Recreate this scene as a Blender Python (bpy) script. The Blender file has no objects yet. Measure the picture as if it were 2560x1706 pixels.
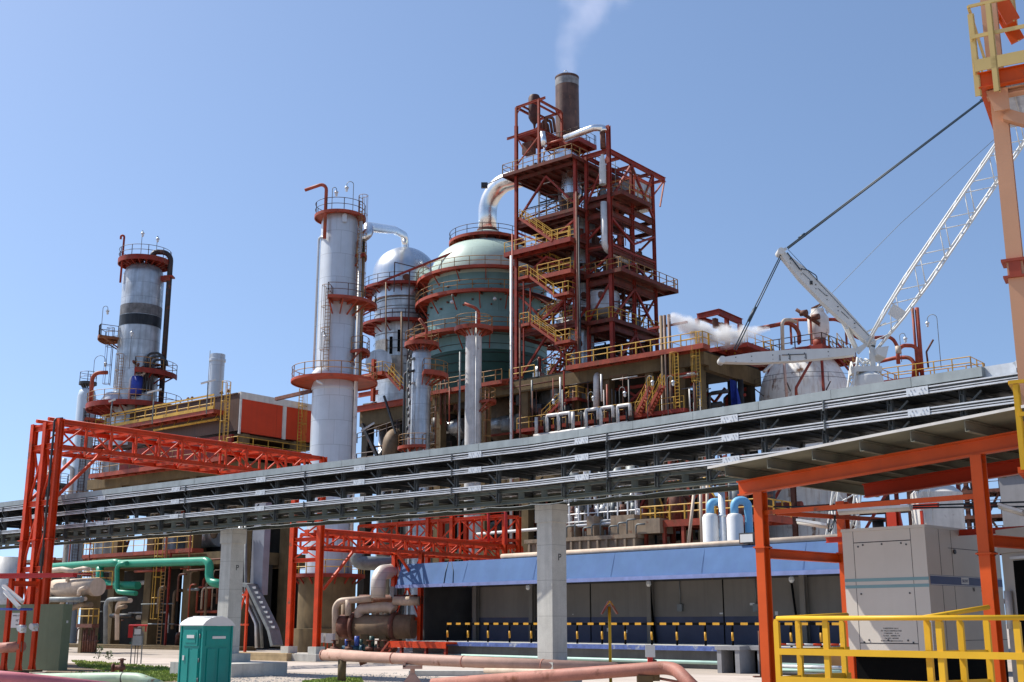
import bpy, math, random
from math import sin, cos, pi, radians, sqrt, atan2
random.seed(7)
S = bpy.context.scene
COL = S.collection
# ---------------------------------------------------------------- camera, sky, sun, exposure
EYE = 2.2
FPX, CU, CV = 2970.0, 1280.0, 853.0
PITCH = math.atan(706.0 / FPX)
cam = bpy.data.cameras.new('camera')
cam.sensor_width = 36.0
cam.lens = FPX / 2560.0 * 36.0
cam.clip_start = 0.1
cam.clip_end = 6000.0
camo = bpy.data.objects.new('camera', cam)
COL.objects.link(camo)
camo.location = (0, 0, EYE)
camo.rotation_euler = (pi / 2 + PITCH, 0, 0)
S.camera = camo

SUN_EL = radians(52.0)
SUN_DIR = (-0.925, 0.38)                    # horizontal direction towards the sun
_l = sqrt(SUN_DIR[0] ** 2 + SUN_DIR[1] ** 2)
SX, SY = SUN_DIR[0] / _l, SUN_DIR[1] / _l
w = bpy.data.worlds.new('World')
S.world = w
w.use_nodes = True
nt = w.node_tree
bg = nt.nodes['Background']
sky = nt.nodes.new('ShaderNodeTexSky')
sky.sky_type = 'NISHITA'
sky.sun_disc = False
sky.sun_elevation = SUN_EL
sky.sun_rotation = atan2(SX, SY)
sky.altitude = 0.0
sky.air_density = 1.0
sky.dust_density = 0.6
sky.ozone_density = 2.0
tcs = nt.nodes.new('ShaderNodeTexCoord'); vadd = nt.nodes.new('ShaderNodeVectorMath'); vadd.operation = 'ADD'
vadd.inputs[1].default_value = (0, 0, .16)          # lifts the yellow band of the model's horizon below the ground line
nt.links.new(tcs.outputs['Generated'], vadd.inputs[0]); nt.links.new(vadd.outputs[0], sky.inputs['Vector'])
nt.links.new(sky.outputs[0], bg.inputs[0])
bg.inputs[1].default_value = 0.138
sl = bpy.data.lights.new('sun', 'SUN')
sl.energy = 5.0
sl.angle = radians(0.5)
sl.color = (1.0, 0.955, 0.88)
so = bpy.data.objects.new('sun', sl)
COL.objects.link(so)
from mathutils import Vector, Matrix
so.rotation_euler = Vector((SX * cos(SUN_EL), SY * cos(SUN_EL), sin(SUN_EL))).to_track_quat('Z', 'Y').to_euler()
so.location = (-60, 30, 90)
S.view_settings.view_transform = 'Standard'
S.view_settings.look = 'None'
S.view_settings.gamma = 1.0
S.view_settings.use_curve_mapping = False
S.view_settings.exposure = 0.42
S.render.engine = 'CYCLES'
S.cycles.max_bounces = 6
S.cycles.volume_bounces = 2
S.cycles.volume_step_rate = 1.0

# ---------------------------------------------------------------- places: rays and frames
CP, SP = cos(PITCH), sin(PITCH)
def ray(u, v):
    xr = (u - CU) / FPX; yr = (CV - v) / FPX
    fw = CP - yr * SP
    return (xr / fw, 1.0, (SP + yr * CP) / fw)
def P(u, v, D):
    r = ray(u, v)
    return (r[0] * D, D, EYE + r[2] * D)
def zat(v, D): return P(CU, v, D)[2]
def crop(x0, y0, k): return lambda x, y: (x0 + x * k, y0 + y * k)
cA = crop(0, 560, 640 / 2281); cB = crop(640, 440, 640 / 2281); cC = crop(1200, 160, 520 / 2038)
cD = crop(1200, 540, 520 / 2038); cE = crop(1700, 560, 640 / 2281); cF = crop(2160, 0, 400 / 1568)
cG = crop(0, 1000, 640 / 2353); cH = crop(640, 860, 640 / 2281); cI = crop(0, 1280, 640 / 2353)
cJ = crop(600, 1280, 640 / 2353); cK = crop(1200, 1280, 700 / 2353); cL = crop(1860, 1280, 700 / 2353)
cM = crop(1240, 900, 660 / 2352); cN = crop(1860, 880, 700 / 2353); cO = crop(240, 960, 560 / 2311)
cQ = crop(900, 560, 420 / 1937); cR = crop(1900, 740, 500 / 2353); cS = crop(0, 900, 320 / 2281)
cT = crop(2300, 0, 260 / 1019); cU = crop(2440, 1040, 120 / 283)
class Fr:
    """a place: an origin and a heading; local x runs along the heading"""
    def __init__(s, o, deg=0.0):
        s.o = (o[0], o[1], o[2] if len(o) > 2 else 0.0); s.deg = deg
        a = radians(deg); s.c, s.s = cos(a), sin(a)
    def w(s, p):
        return (s.o[0] + p[0] * s.c - p[1] * s.s, s.o[1] + p[0] * s.s + p[1] * s.c, s.o[2] + p[2])
    def l(s, p):
        x, y = p[0] - s.o[0], p[1] - s.o[1]
        return (x * s.c + y * s.s, -x * s.s + y * s.c, p[2] - s.o[2])
    def _r(s, u, v):
        r = ray(u, v)
        return s.l((0, 0, EYE)), (r[0] * s.c + r[1] * s.s, -r[0] * s.s + r[1] * s.c, r[2])
    def _at(s, u, v, k, val):
        o, d = s._r(u, v); t = (val - o[k]) / d[k]
        return tuple(o[i] + d[i] * t for i in range(3))
    def px(s, u, v, x): return s._at(u, v, 0, x)
    def py(s, u, v, y): return s._at(u, v, 1, y)
    def pz(s, u, v, z): return s._at(u, v, 2, z)
    def pd(s, u, v, D): return s.l(P(u, v, D))
G1, G2 = -39.3, -46.2

# ---------------------------------------------------------------- mesh builder
def sub(a, b): return (a[0] - b[0], a[1] - b[1], a[2] - b[2])
def addv(a, b): return (a[0] + b[0], a[1] + b[1], a[2] + b[2])
def mul(a, k): return (a[0] * k, a[1] * k, a[2] * k)
def dot(a, b): return a[0] * b[0] + a[1] * b[1] + a[2] * b[2]
def crs(a, b): return (a[1] * b[2] - a[2] * b[1], a[2] * b[0] - a[0] * b[2], a[0] * b[1] - a[1] * b[0])
def ln(a): return sqrt(dot(a, a))
def nrm(a):
    l = ln(a) or 1.0
    return (a[0] / l, a[1] / l, a[2] / l)
def lerp(a, b, t): return tuple(a[i] + (b[i] - a[i]) * t for i in range(3))
def arc(r, a0, a1, z=0.0, n=None, c=(0, 0)):
    n = n or max(3, int(abs(a1 - a0) / 9))
    return [(c[0] + r * cos(radians(a0 + (a1 - a0) * i / n)), c[1] + r * sin(radians(a0 + (a1 - a0) * i / n)), z) for i in range(n + 1)]
def bend(pts, R, n=6):
    """round the corners of a polyline"""
    out = [pts[0]]
    for i in range(1, len(pts) - 1):
        a, b, c = pts[i - 1], pts[i], pts[i + 1]
        d1, d2 = nrm(sub(a, b)), nrm(sub(c, b))
        cs = max(-1, min(1, dot(d1, d2))); ang = math.acos(cs)
        if ang > 3.05: out.append(b); continue
        t = min(R / math.tan(ang / 2), ln(sub(a, b)) * .49, ln(sub(c, b)) * .49)
        r = t * math.tan(ang / 2)
        bis = nrm(addv(d1, d2)); cen = addv(b, mul(bis, r / sin(ang / 2)))
        p, q = addv(b, mul(d1, t)), addv(b, mul(d2, t))
        e1, e2 = nrm(sub(p, cen)), nrm(sub(q, cen)); om = math.acos(max(-1, min(1, dot(e1, e2))))
        for k in range(n + 1):
            f = k / n
            if om < 1e-4: e = e1
            else: e = addv(mul(e1, sin((1 - f) * om) / sin(om)), mul(e2, sin(f * om) / sin(om)))
            out.append(addv(cen, mul(e, r)))
    out.append(pts[-1])
    return out
class MB:
    def __init__(s): s.v, s.f, s.sm, s.mi, s.cur = [], [], [], [], 0
    def add(s, vs, fs, smooth=False):
        b = len(s.v); s.v += vs
        for f in fs:
            s.f.append(tuple(b + i for i in f)); s.sm.append(smooth); s.mi.append(s.cur)
        return s
    def box(s, x0, y0, z0, x1, y1, z1):
        x0, x1 = min(x0, x1), max(x0, x1); y0, y1 = min(y0, y1), max(y0, y1); z0, z1 = min(z0, z1), max(z0, z1)
        return s.add([(x0, y0, z0), (x1, y0, z0), (x1, y1, z0), (x0, y1, z0), (x0, y0, z1), (x1, y0, z1), (x1, y1, z1), (x0, y1, z1)],
              [(3, 2, 1, 0), (4, 5, 6, 7), (0, 1, 5, 4), (1, 2, 6, 5), (2, 3, 7, 6), (3, 0, 4, 7)])
    def cbox(s, c, dx, dy, dz): return s.box(c[0] - dx / 2, c[1] - dy / 2, c[2] - dz / 2, c[0] + dx / 2, c[1] + dy / 2, c[2] + dz / 2)
    def prof(s, p0, p1, pr, up=(0, 0, 1)):
        d = nrm(sub(p1, p0))
        if abs(dot(d, up)) > .98: up = (0, 1, 0) if abs(d[1]) < .9 else (1, 0, 0)
        x = nrm(crs(d, up)); y = crs(x, d); n = len(pr)
        vs = [addv(q, addv(mul(x, a), mul(y, b))) for q in (p0, p1) for a, b in pr]
        fs = [(i, (i + 1) % n, n + (i + 1) % n, n + i) for i in range(n)]
        return s.add(vs, fs + [tuple(range(n - 1, -1, -1)), tuple(range(n, 2 * n))])
    def beam(s, p0, p1, w, h=None, up=(0, 0, 1)):
        h = h or w
        return s.prof(p0, p1, [(-w / 2, -h / 2), (w / 2, -h / 2), (w / 2, h / 2), (-w / 2, h / 2)], up)
    def ib(s, p0, p1, w, h, up=(0, 0, 1), t=None):
        t = t or min(w, h) * .14; a, b = w / 2, h / 2
        return s.prof(p0, p1, [(-a, -b), (a, -b), (a, -b + t), (t / 2, -b + t), (t / 2, b - t), (a, b - t), (a, b), (-a, b), (-a, b - t), (-t / 2, b - t), (-t / 2, -b + t), (-a, -b + t)], up)
    def ch(s, p0, p1, w, h, up=(0, 0, 1), t=None):
        """C channel"""
        t = t or min(w, h) * .16; b = h / 2
        return s.prof(p0, p1, [(0, -b), (w, -b), (w, -b + t), (t, -b + t), (t, b - t), (w, b - t), (w, b), (0, b)], up)
    def tube(s, pts, r, n=8, closed=False, caps=True):
        m = len(pts); rr = r if isinstance(r, (list, tuple)) else [r] * m
        ds = []
        for i in range(m):
            if closed: d = sub(pts[(i + 1) % m], pts[i - 1])
            else: d = sub(pts[min(i + 1, m - 1)], pts[max(i - 1, 0)])
            ds.append(nrm(d))
        up = (0, 0, 1) if abs(ds[0][2]) < .9 else (1, 0, 0)
        x = nrm(crs(ds[0], up)); vs = []
        for i in range(m):
            x = nrm(sub(x, mul(ds[i], dot(x, ds[i])))); y = crs(ds[i], x)
            for k in range(n):
                a = 2 * pi * k / n
                vs.append(addv(pts[i], addv(mul(x, rr[i] * cos(a)), mul(y, rr[i] * sin(a)))))
        fs = []
        for i in range(m if closed else m - 1):
            j = (i + 1) % m
            for k in range(n):
                fs.append((i * n + k, i * n + (k + 1) % n, j * n + (k + 1) % n, j * n + k))
        s.add(vs, fs, n > 4)
        if caps and not closed:
            b = len(s.v) - len(vs)
            s.f += [tuple(b + k for k in range(n - 1, -1, -1)), tuple(b + (m - 1) * n + k for k in range(n))]
            s.sm += [False, False]; s.mi += [s.cur, s.cur]
        return s
    def cyl(s, p0, p1, r0, r1=None, n=20):
        return s.tube([p0, p1], [r0, r0 if r1 is None else r1], n)
    def lathe(s, pr, n=48, c=(0, 0, 0), a0=0.0, a1=360.0, smooth=True, sharp=True):
        full = abs(a1 - a0 - 360) < .01
        m = n if full else n + 1
        segs = [(pr[i], pr[i + 1]) for i in range(len(pr) - 1)] if sharp else None
        rows = [[(c[0] + r * cos(radians(a0 + (a1 - a0) * k / n)), c[1] + r * sin(radians(a0 + (a1 - a0) * k / n)), c[2] + z) for k in range(m)] for r, z in pr]
        def strip(A, B):
            vs = A + B; fs = []
            for k in range(n): fs.append((k, (k + 1) % m, m + (k + 1) % m, m + k))
            s.add(vs, fs, smooth)
        # runs split at corners sharper than ~35 degrees so that smooth shading stays clean
        run = [0]
        def flush(run):
            vs = sum((rows[i] for i in run), []); fs = []
            for j in range(len(run) - 1):
                for k in range(n): fs.append((j * m + k, j * m + (k + 1) % m, (j + 1) * m + (k + 1) % m, (j + 1) * m + k))
            s.add(vs, fs, smooth)
        for i in range(1, len(pr)):
            run.append(i)
            if i == len(pr) - 1: flush(run); break
            a = (pr[i][0] - pr[i - 1][0], pr[i][1] - pr[i - 1][1]); b = (pr[i + 1][0] - pr[i][0], pr[i + 1][1] - pr[i][1])
            la, lb = math.hypot(*a) or 1, math.hypot(*b) or 1
            if (a[0] * b[0] + a[1] * b[1]) / la / lb < .8: flush(run); run = [i]
        return s
    def ann(s, z0, z1, r0, r1, a0=0.0, a1=360.0, c=(0, 0), n=None):
        n = n or max(4, int(abs(a1 - a0) / 7))
        s.lathe([(r0, z0), (r1, z0), (r1, z1), (r0, z1), (r0, z0)], n, (c[0], c[1], 0), a0, a1, smooth=True)
        if abs(a1 - a0) < 359.9:
            for a in (a0, a1):
                ca, sa = cos(radians(a)), sin(radians(a))
                s.add([(c[0] + r * ca, c[1] + r * sa, z) for r, z in ((r0, z0), (r1, z0), (r1, z1), (r0, z1))], [(0, 1, 2, 3)])
        return s
    def poly(s, pts, d):
        """flat outline pushed out by the vector d"""
        n = len(pts); vs = list(pts) + [addv(p, d) for p in pts]
        return s.add(vs, [tuple(range(n - 1, -1, -1)), tuple(range(n, 2 * n))] + [(i, (i + 1) % n, n + (i + 1) % n, n + i) for i in range(n)])
    def rail(s, pts, h=1.1, sp=1.5, r=.03, mid=True, toe=0.0, closed=False, ends=True, n=4, kick=None):
        L = pts + ([pts[0]] if closed else [])
        for hh in ((h, h * .52) if mid else (h,)):
            s.tube([(p[0], p[1], p[2] + hh) for p in L], r, n)
        if toe:
            for a, b in zip(L[:-1], L[1:]): s.beam((a[0], a[1], a[2] + toe / 2), (b[0], b[1], b[2] + toe / 2), .02, toe)
        tot = 0.0; nxt = 0.0
        for a, b in zip(L[:-1], L[1:]):
            l = ln(sub(b, a))
            while nxt <= tot + l + 1e-6:
                p = lerp(a, b, (nxt - tot) / l if l else 0)
                s.beam(p, (p[0], p[1], p[2] + h), r * 1.9, r * 1.9)
                nxt += sp
            tot += l
        p = L[-1]
        if not closed: s.beam(p, (p[0], p[1], p[2] + h), r * 1.9, r * 1.9)
        return s
    def obj(s, name, mat, parent=None):
        me = bpy.data.meshes.new(name)
        me.from_pydata(s.v, [], s.f)
        for m in (mat if isinstance(mat, (list, tuple)) else [mat]): me.materials.append(m)
        me.polygons.foreach_set('use_smooth', s.sm)
        me.polygons.foreach_set('material_index', s.mi)
        me.update()
        o = bpy.data.objects.new(name, me); COL.objects.link(o)
        if parent is not None: o.parent = parent
        return o
def tag(o, label=None, cat=None, group=None, kind=None):
    if label: o['label'] = label
    if cat: o['category'] = cat
    if group: o['group'] = group
    if kind: o['kind'] = kind
    return o
def thing(name, label, cat, F, group=None):
    o = bpy.data.objects.new(name, None); COL.objects.link(o)
    o.location = F.o; o.rotation_euler = (0, 0, radians(F.deg)); o.empty_display_size = .3
    return tag(o, label, cat, group, 'thing')
def kids(o): return [c for c in bpy.data.objects if c.parent == o]
def place(o, F):
    o.location = F.o; o.rotation_euler = (0, 0, radians(F.deg)); return o
def copy_tree(o, F=None, label=None, _p=None, scale=None):
    c = o.copy(); COL.objects.link(c)
    if _p is not None: c.parent = _p
    if F is not None: place(c, F)
    if label: c['label'] = label
    if scale: c.scale = scale
    for k in kids(o): copy_tree(k, _p=c)
    return c
def text(body, size, mat, parent, name='lettering', at=(0, 0, 0), rot=(pi / 2, 0, 0), align='CENTER', depth=.002):
    cu = bpy.data.curves.new(name, 'FONT'); cu.body = body; cu.size = size; cu.extrude = depth; cu.align_x = align
    t = bpy.data.objects.new(name, cu); COL.objects.link(t)
    bpy.context.view_layer.update()
    me = bpy.data.meshes.new_from_object(t.evaluated_get(bpy.context.evaluated_depsgraph_get()))
    bpy.data.objects.remove(t)
    o = bpy.data.objects.new(name, me); me.materials.clear(); me.materials.append(mat); COL.objects.link(o)
    o.parent = parent; o.location = at; o.rotation_euler = rot
    return o

# ---------------------------------------------------------------- materials
MATS = {}
def M(name, col, rough=.55, metal=0.0, var=.18, vs=1.2, streak=0.0, rust=0.0, rcol=(.16, .055, .025), rs=1.6, bump=0.0, bs=30.0,
      seam=None, sdark=.55, spec=.3, dirt=0.0, dcol=(.05, .045, .04), grain=0.0, boards=None):
    m = bpy.data.materials.new(name); m.use_nodes = True; n = m.node_tree; nd = n.nodes; lk = n.links
    b = nd['Principled BSDF']; b.inputs['Roughness'].default_value = rough; b.inputs['Metallic'].default_value = metal
    b.inputs['Specular IOR Level'].default_value = spec
    tc = nd.new('ShaderNodeTexCoord'); co = tc.outputs['Object']
    def noise(scale, det=4, vec=None, ro=.6):
        q = nd.new('ShaderNodeTexNoise'); q.inputs['Scale'].default_value = scale; q.inputs['Detail'].default_value = det
        q.inputs['Roughness'].default_value = ro; lk.new(vec or co, q.inputs['Vector']); return q.outputs[0]
    def mapr(x, a, b_, c=0.0, d=1.0):
        q = nd.new('ShaderNodeMapRange'); q.inputs[1].default_value = a; q.inputs[2].default_value = b_
        q.inputs[3].default_value = c; q.inputs[4].default_value = d; lk.new(x, q.inputs[0]); return q.outputs[0]
    def math_(op, a, b_=None):
        q = nd.new('ShaderNodeMath'); q.operation = op
        for i, x in enumerate((a, b_)):
            if x is None: continue
            if isinstance(x, (int, float)): q.inputs[i].default_value = x
            else: lk.new(x, q.inputs[i])
        return q.outputs[0]
    def mix(f, a, b_, mode='MIX'):
        q = nd.new('ShaderNodeMix'); q.data_type = 'RGBA'; q.blend_type = mode
        for i, x in ((0, f), (6, a), (7, b_)):
            if isinstance(x, tuple): q.inputs[i].default_value = (*x, 1)
            elif isinstance(x, (int, float)): q.inputs[i].default_value = x
            else: lk.new(x, q.inputs[i])
        return q.outputs[2]
    lo = tuple(c * (1 - var) for c in col); hi = tuple(min(1, c * (1 + var)) for c in col)
    c = mix(mapr(noise(vs), .3, .7), lo, hi)
    mp = nd.new('ShaderNodeMapping'); mp.inputs['Scale'].default_value = (1, 1, .06); lk.new(co, mp.inputs['Vector'])
    if streak: c = mix(mapr(noise(3.2, 5, mp.outputs[0]), .48, .75, 0, streak), c, dcol)
    if dirt: c = mix(mapr(noise(.55, 6), .45, .75, 0, dirt), c, dcol)
    if grain: c = mix(mapr(noise(28, 3), .35, .7, 0, grain), c, tuple(x * .45 for x in col))
    rm = None
    if rust:
        rm = mapr(math_('MULTIPLY', math_('ADD', noise(rs, 7), math_('MULTIPLY', noise(2.0, 4, mp.outputs[0]), .5)), 1.0), .92 - rust * .35, 1.02 - rust * .25)
        c = mix(rm, c, mix(mapr(noise(9, 3), .3, .7), tuple(x * .55 for x in rcol), tuple(min(1, x * 1.6) for x in rcol)))
    if seam:
        zp, na = seam
        sp = nd.new('ShaderNodeSeparateXYZ'); lk.new(co, sp.inputs[0])
        fz = math_('DIVIDE', sp.outputs[2], zp); rowi = math_('FLOOR', fz)
        line = math_('LESS_THAN', math_('FRACT', fz), .035 / zp)
        if na:
            an = math_('ARCTAN2', sp.outputs[1], sp.outputs[0])
            fa = math_('ADD', math_('MULTIPLY', an, na / (2 * pi)), math_('MULTIPLY', rowi, .37))
            line = math_('MAXIMUM', line, math_('LESS_THAN', math_('FRACT', fa), .018))
            cell = math_('ADD', math_('MULTIPLY', rowi, 7.13), math_('FLOOR', fa))
        else: cell = rowi
        wn = nd.new('ShaderNodeTexWhiteNoise'); wn.noise_dimensions = '1D'; lk.new(cell, wn.inputs['W'])
        c = mix(math_('MULTIPLY', wn.outputs[0], .30), c, tuple(x * .68 for x in col))
        c = mix(math_('MULTIPLY', line, sdark), c, tuple(x * .25 for x in col))
        if metal: 
            rr = math_('ADD', math_('MULTIPLY', wn.outputs[0], .14), rough - .05); lk.new(rr, b.inputs['Roughness'])
    if boards:
        ax, per, wd = boards
        sp = nd.new('ShaderNodeSeparateXYZ'); lk.new(co, sp.inputs[0])
        c = mix(math_('MULTIPLY', math_('LESS_THAN', math_('FRACT', math_('DIVIDE', sp.outputs[ax], per)), wd), .6), c, tuple(x * .3 for x in col))
    lk.new(c, b.inputs['Base Color'])
    if rm is not None and metal:
        lk.new(math_('MULTIPLY', math_('SUBTRACT', 1.0, rm), metal), b.inputs['Metallic'])
    if bump:
        q = nd.new('ShaderNodeBump'); q.inputs['Strength'].default_value = bump; q.inputs['Distance'].default_value = .02
        lk.new(noise(bs, 4), q.inputs['Height']); lk.new(q.outputs[0], b.inputs['Normal'])
    MATS[name] = m
    return m
red = M('red oxide steel', (.24, .026, .014), .6, var=.3, streak=.25, rust=.25, rs=.9)
redd = M('dark rusted red steel', (.125, .024, .014), .7, var=.4, streak=.4, rust=.4, rcol=(.10, .04, .022))
redl = M('weathered red steel', (.31, .055, .028), .55, var=.3, streak=.2, rust=.3, rs=.9)
orange = M('vivid orange red paint', (.58, .046, .004), .55, var=.2, streak=.2, dcol=(.16, .03, .012), rust=.14, rs=1.4)
orangep = M('orange cladding', (.56, .05, .012), .5, var=.1, vs=.5, streak=.12, boards=(1, 4.3, .01))
rail_br = M('weathered yellow brown rail', (.28, .15, .045), .55, var=.35, rust=.35)
rail_y = M('yellow rail paint', (.50, .29, .04), .5, var=.25, rust=.22)
rail_k = M('dark rail steel', (.07, .04, .035), .55, var=.4)
yel = M('yellow paint', (.68, .385, .016), .45, var=.1, streak=.12, dirt=.12, dcol=(.3, .17, .03), rust=.10, rs=2.2)
galv = M('galvanised steel', (.60, .62, .63), .45, .35, var=.16, vs=3, streak=.12)
galvd = M('dull galvanised steel', (.19, .205, .205), .55, .35, var=.25, vs=2, streak=.15)
steelk = M('dark steel', (.05, .052, .055), .5, .2, var=.4, rust=.2)
alu = M('bright aluminium cladding', (.78, .79, .8), .30, .92, var=.1, vs=.8, seam=(1.3, 14), sdark=.45, streak=.15)
alup = M('aluminium pipe cladding', (.80, .80, .80), .27, .95, var=.12, vs=1, streak=.1)
aluw = M('weathered aluminium cladding', (.55, .57, .58), .42, .75, var=.28, vs=.7, seam=(1.5, 12), streak=.55, dirt=.45, dcol=(.16, .15, .14))
pale = M('pale grey painted shell', (.54, .57, .60), .40, .3, var=.08, vs=.6, seam=(2.05, 9), sdark=.5, streak=.12, dcol=(.25, .25, .26))
pipew = M('pale insulated pipe', (.58, .57, .55), .5, .15, var=.15, streak=.25, dcol=(.2, .19, .18), rust=.1)
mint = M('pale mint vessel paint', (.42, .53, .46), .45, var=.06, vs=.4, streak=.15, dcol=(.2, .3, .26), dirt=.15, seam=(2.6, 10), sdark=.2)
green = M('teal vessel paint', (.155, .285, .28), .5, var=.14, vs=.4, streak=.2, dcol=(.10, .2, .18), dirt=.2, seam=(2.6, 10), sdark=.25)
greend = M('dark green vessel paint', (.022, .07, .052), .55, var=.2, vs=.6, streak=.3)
white = M('white crane paint', (.62, .62, .595), .4, var=.05, streak=.08, dcol=(.35, .3, .25))
tankw = M('rust stained white tank', (.90, .86, .78), .5, var=.1, vs=.8, streak=.55, dcol=(.40, .25, .14), rust=.22, rcol=(.26, .13, .06), rs=.7)
conc = M('pale concrete', (.54, .525, .475), .85, var=.15, vs=1.3, streak=.28, dcol=(.12, .115, .1), bump=.25, grain=.25, boards=(2, 1.22, .012))
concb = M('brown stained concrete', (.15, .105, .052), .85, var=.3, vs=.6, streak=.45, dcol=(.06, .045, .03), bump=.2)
concd = M('shade dark concrete', (.035, .03, .024), .9, var=.4, vs=.6, streak=.3)  # carries the shade under slabs and in back bays in its colour
brown = M('brown cladding', (.085, .045, .03), .6, var=.2, vs=.5, streak=.3, boards=(0, .4, .06))
stackm = M('sooty chimney steel', (.125, .072, .055), .5, .15, var=.4, vs=.7, streak=.5, dcol=(.03, .022, .022), dirt=.5, rust=.3, rcol=(.16, .08, .05))
blackp = M('black band paint', (.012, .015, .02), .5, var=.5, streak=.3, dcol=(.08, .08, .08))
rustm = M('rusty dark steel', (.13, .05, .032), .7, var=.4, vs=3, streak=.3)
ins = M('tan insulation', (.21, .145, .09), .65, .1, var=.25, vs=1.5, streak=.35, dcol=(.10, .07, .05))
insl = M('pale tan insulation', (.50, .40, .31), .6, .1, var=.15, vs=1.5, streak=.3, dcol=(.2, .15, .12))
pinkp = M('salmon pipe paint', (.50, .31, .24), .6, var=.14, vs=2.2, streak=.1, rust=.12, grain=.25)
redp = M('faded red pipe paint', (.40, .17, .125), .6, var=.2, vs=2.2, rust=.2, grain=.35)
greenp = M('sea green pipe paint', (.03, .27, .165), .38, var=.1, vs=1.5)
palegr = M('pale green pipe paint', (.36, .46, .33), .5, var=.15, vs=2, rust=.12)
bluew = M('blue plaster', (.075, .148, .30), .8, var=.13, vs=.6, dirt=.15, streak=.3, dcol=(.07, .12, .3), bump=.15)
bluet = M('light blue trim', (.20, .25, .48), .7, var=.15, vs=2, grain=.2)
blued = M('deep blue dado', (.06, .068, .11), .7, var=.15, vs=.8, dirt=.2)
greyw = M('grey brown wall', (.185, .168, .145), .8, var=.1, vs=.5, streak=.2)
panelg = M('olive green wall', (.17, .205, .125), .6, var=.1, vs=.8, streak=.18, dcol=(.07, .08, .05))
cream = M('warm grey cabinet paint', (.59, .54, .47), .5, var=.05, vs=.8, streak=.06, dcol=(.3, .26, .22))
stripe = M('faded teal stripe', (.20, .33, .34), .5, var=.06)
navy = M('navy stripe', (.035, .055, .17), .5, var=.15)
black = M('black', (.004, .004, .004), .8, spec=.05, var=.2)
teal = M('teal plastic', (.005, .235, .20), .35, var=.08, vs=1.5, streak=.12, dcol=(.02, .12, .10))
whitep = M('white plastic', (.62, .61, .59), .4, var=.05)
lightb = M('light blue pipe paint', (.18, .42, .62), .45, var=.08, streak=.1)
cables = M('dark cable', (.03, .05, .07), .5)
glass = M('lamp glass', (.6, .61, .6), .15, var=.02)
corr = M('corrugated cement roof', (.17, .17, .135), .9, spec=.1, var=.2, vs=1, streak=.2, dcol=(.16, .16, .13))
peach = M('peach primer steel', (.58, .31, .18), .5, var=.07, vs=.6, streak=.08)
skyblue = M('blue tarpaulin', (.03, .06, .35), .6, var=.3)
ink = M('black lettering', (.02, .02, .025), .6, var=.05)
# ---------------------------------------------------------------- setting: ground, road, grass
def groundmat():
    m = M('yard concrete', (.42, .355, .295), .9, var=.14, vs=.16, dirt=.42, dcol=(.20, .17, .14), grain=.35, bump=.3, bs=14)
    return m
gm = groundmat()
g = MB(); N = 24
g.add([(-2500, -600, 0), (2500, -600, 0), (2500, 4000, 0), (-2500, 4000, 0)], [(0, 1, 2, 3)])
tag(g.obj('ground', gm), kind='structure')
roadm = M('pale road concrete', (.50, .43, .37), .9, var=.1, vs=.3, dirt=.34, dcol=(.3, .25, .22), bump=.15, bs=20, boards=(0, 6.0, .006))
GR = Fr((0, 0, 0), G1)
def gp(u, v, z=0.0):
    r = ray(u, v); t = (z - EYE) / r[2]
    return (r[0] * t, t, z)
road = MB()
a0 = GR.l(gp(300, 1652)); 
road.box(-140, a0[1] - 4.6, -.2, 60, a0[1] + 4.6, .004)
ro = road.obj('road', roadm); ro.rotation_euler = (0, 0, radians(G1)); tag(ro, kind='structure')
grassm = M('grass', (.30, .38, .09), .8, var=.45, vs=6, spec=.2)
soil = M('dry soil', (.20, .15, .10), .95, var=.3, vs=1.2, grain=.4, bump=.4)
def grass_patch(spots, n, hmax):
    b = MB(); rnd = random.Random(3)
    for i in range(n):
        (u0, v0), (u1, v1), (u2, v2), (u3, v3) = spots[i % len(spots)]
        s, t = rnd.random(), rnd.random()
        pu = (u0 * (1 - s) + u1 * s) * (1 - t) + (u3 * (1 - s) + u2 * s) * t
        pv = (v0 * (1 - s) + v1 * s) * (1 - t) + (v3 * (1 - s) + v2 * s) * t
        p = gp(pu, pv)
        cl = sin(p[0] * 1.7) * cos(p[1] * 1.3) + .6 * sin(p[0] * 4.1 + p[1] * 3.3)
        if rnd.random() > .55 + .4 * cl: continue
        h = hmax * (.35 + .65 * rnd.random()) * (.7 + .3 * cl); a = rnd.random() * pi; k = .05 + .05 * rnd.random()
        dx, dy = cos(a) * k, sin(a) * k; lx, ly = (rnd.random() - .5) * h, (rnd.random() - .5) * h
        b.add([(p[0] - dx, p[1] - dy, -.01), (p[0] + dx, p[1] + dy, -.01), (p[0] + lx, p[1] + ly, h)], [(0, 1, 2)])
    return b
sp = [((178, 1652), (430, 1672), (440, 1700), (200, 1668)), ((70, 1690), (440, 1676), (450, 1704), (60, 1712)), ((770, 1704), (900, 1694), (910, 1720), (740, 1720))]
tag(grass_patch(sp, 26000, .16).obj('grass', grassm), 'patchy green grass growing along the verge in front of the road', 'grass', kind='stuff')
sl_ = MB(); q = [gp(165, 1650), gp(430, 1670), gp(455, 1705), gp(60, 1712)]
sl_.add([(p[0], p[1], .002) for p in q], [(0, 1, 2, 3)])
tag(sl_.obj('soil', soil), kind='structure')

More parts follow.
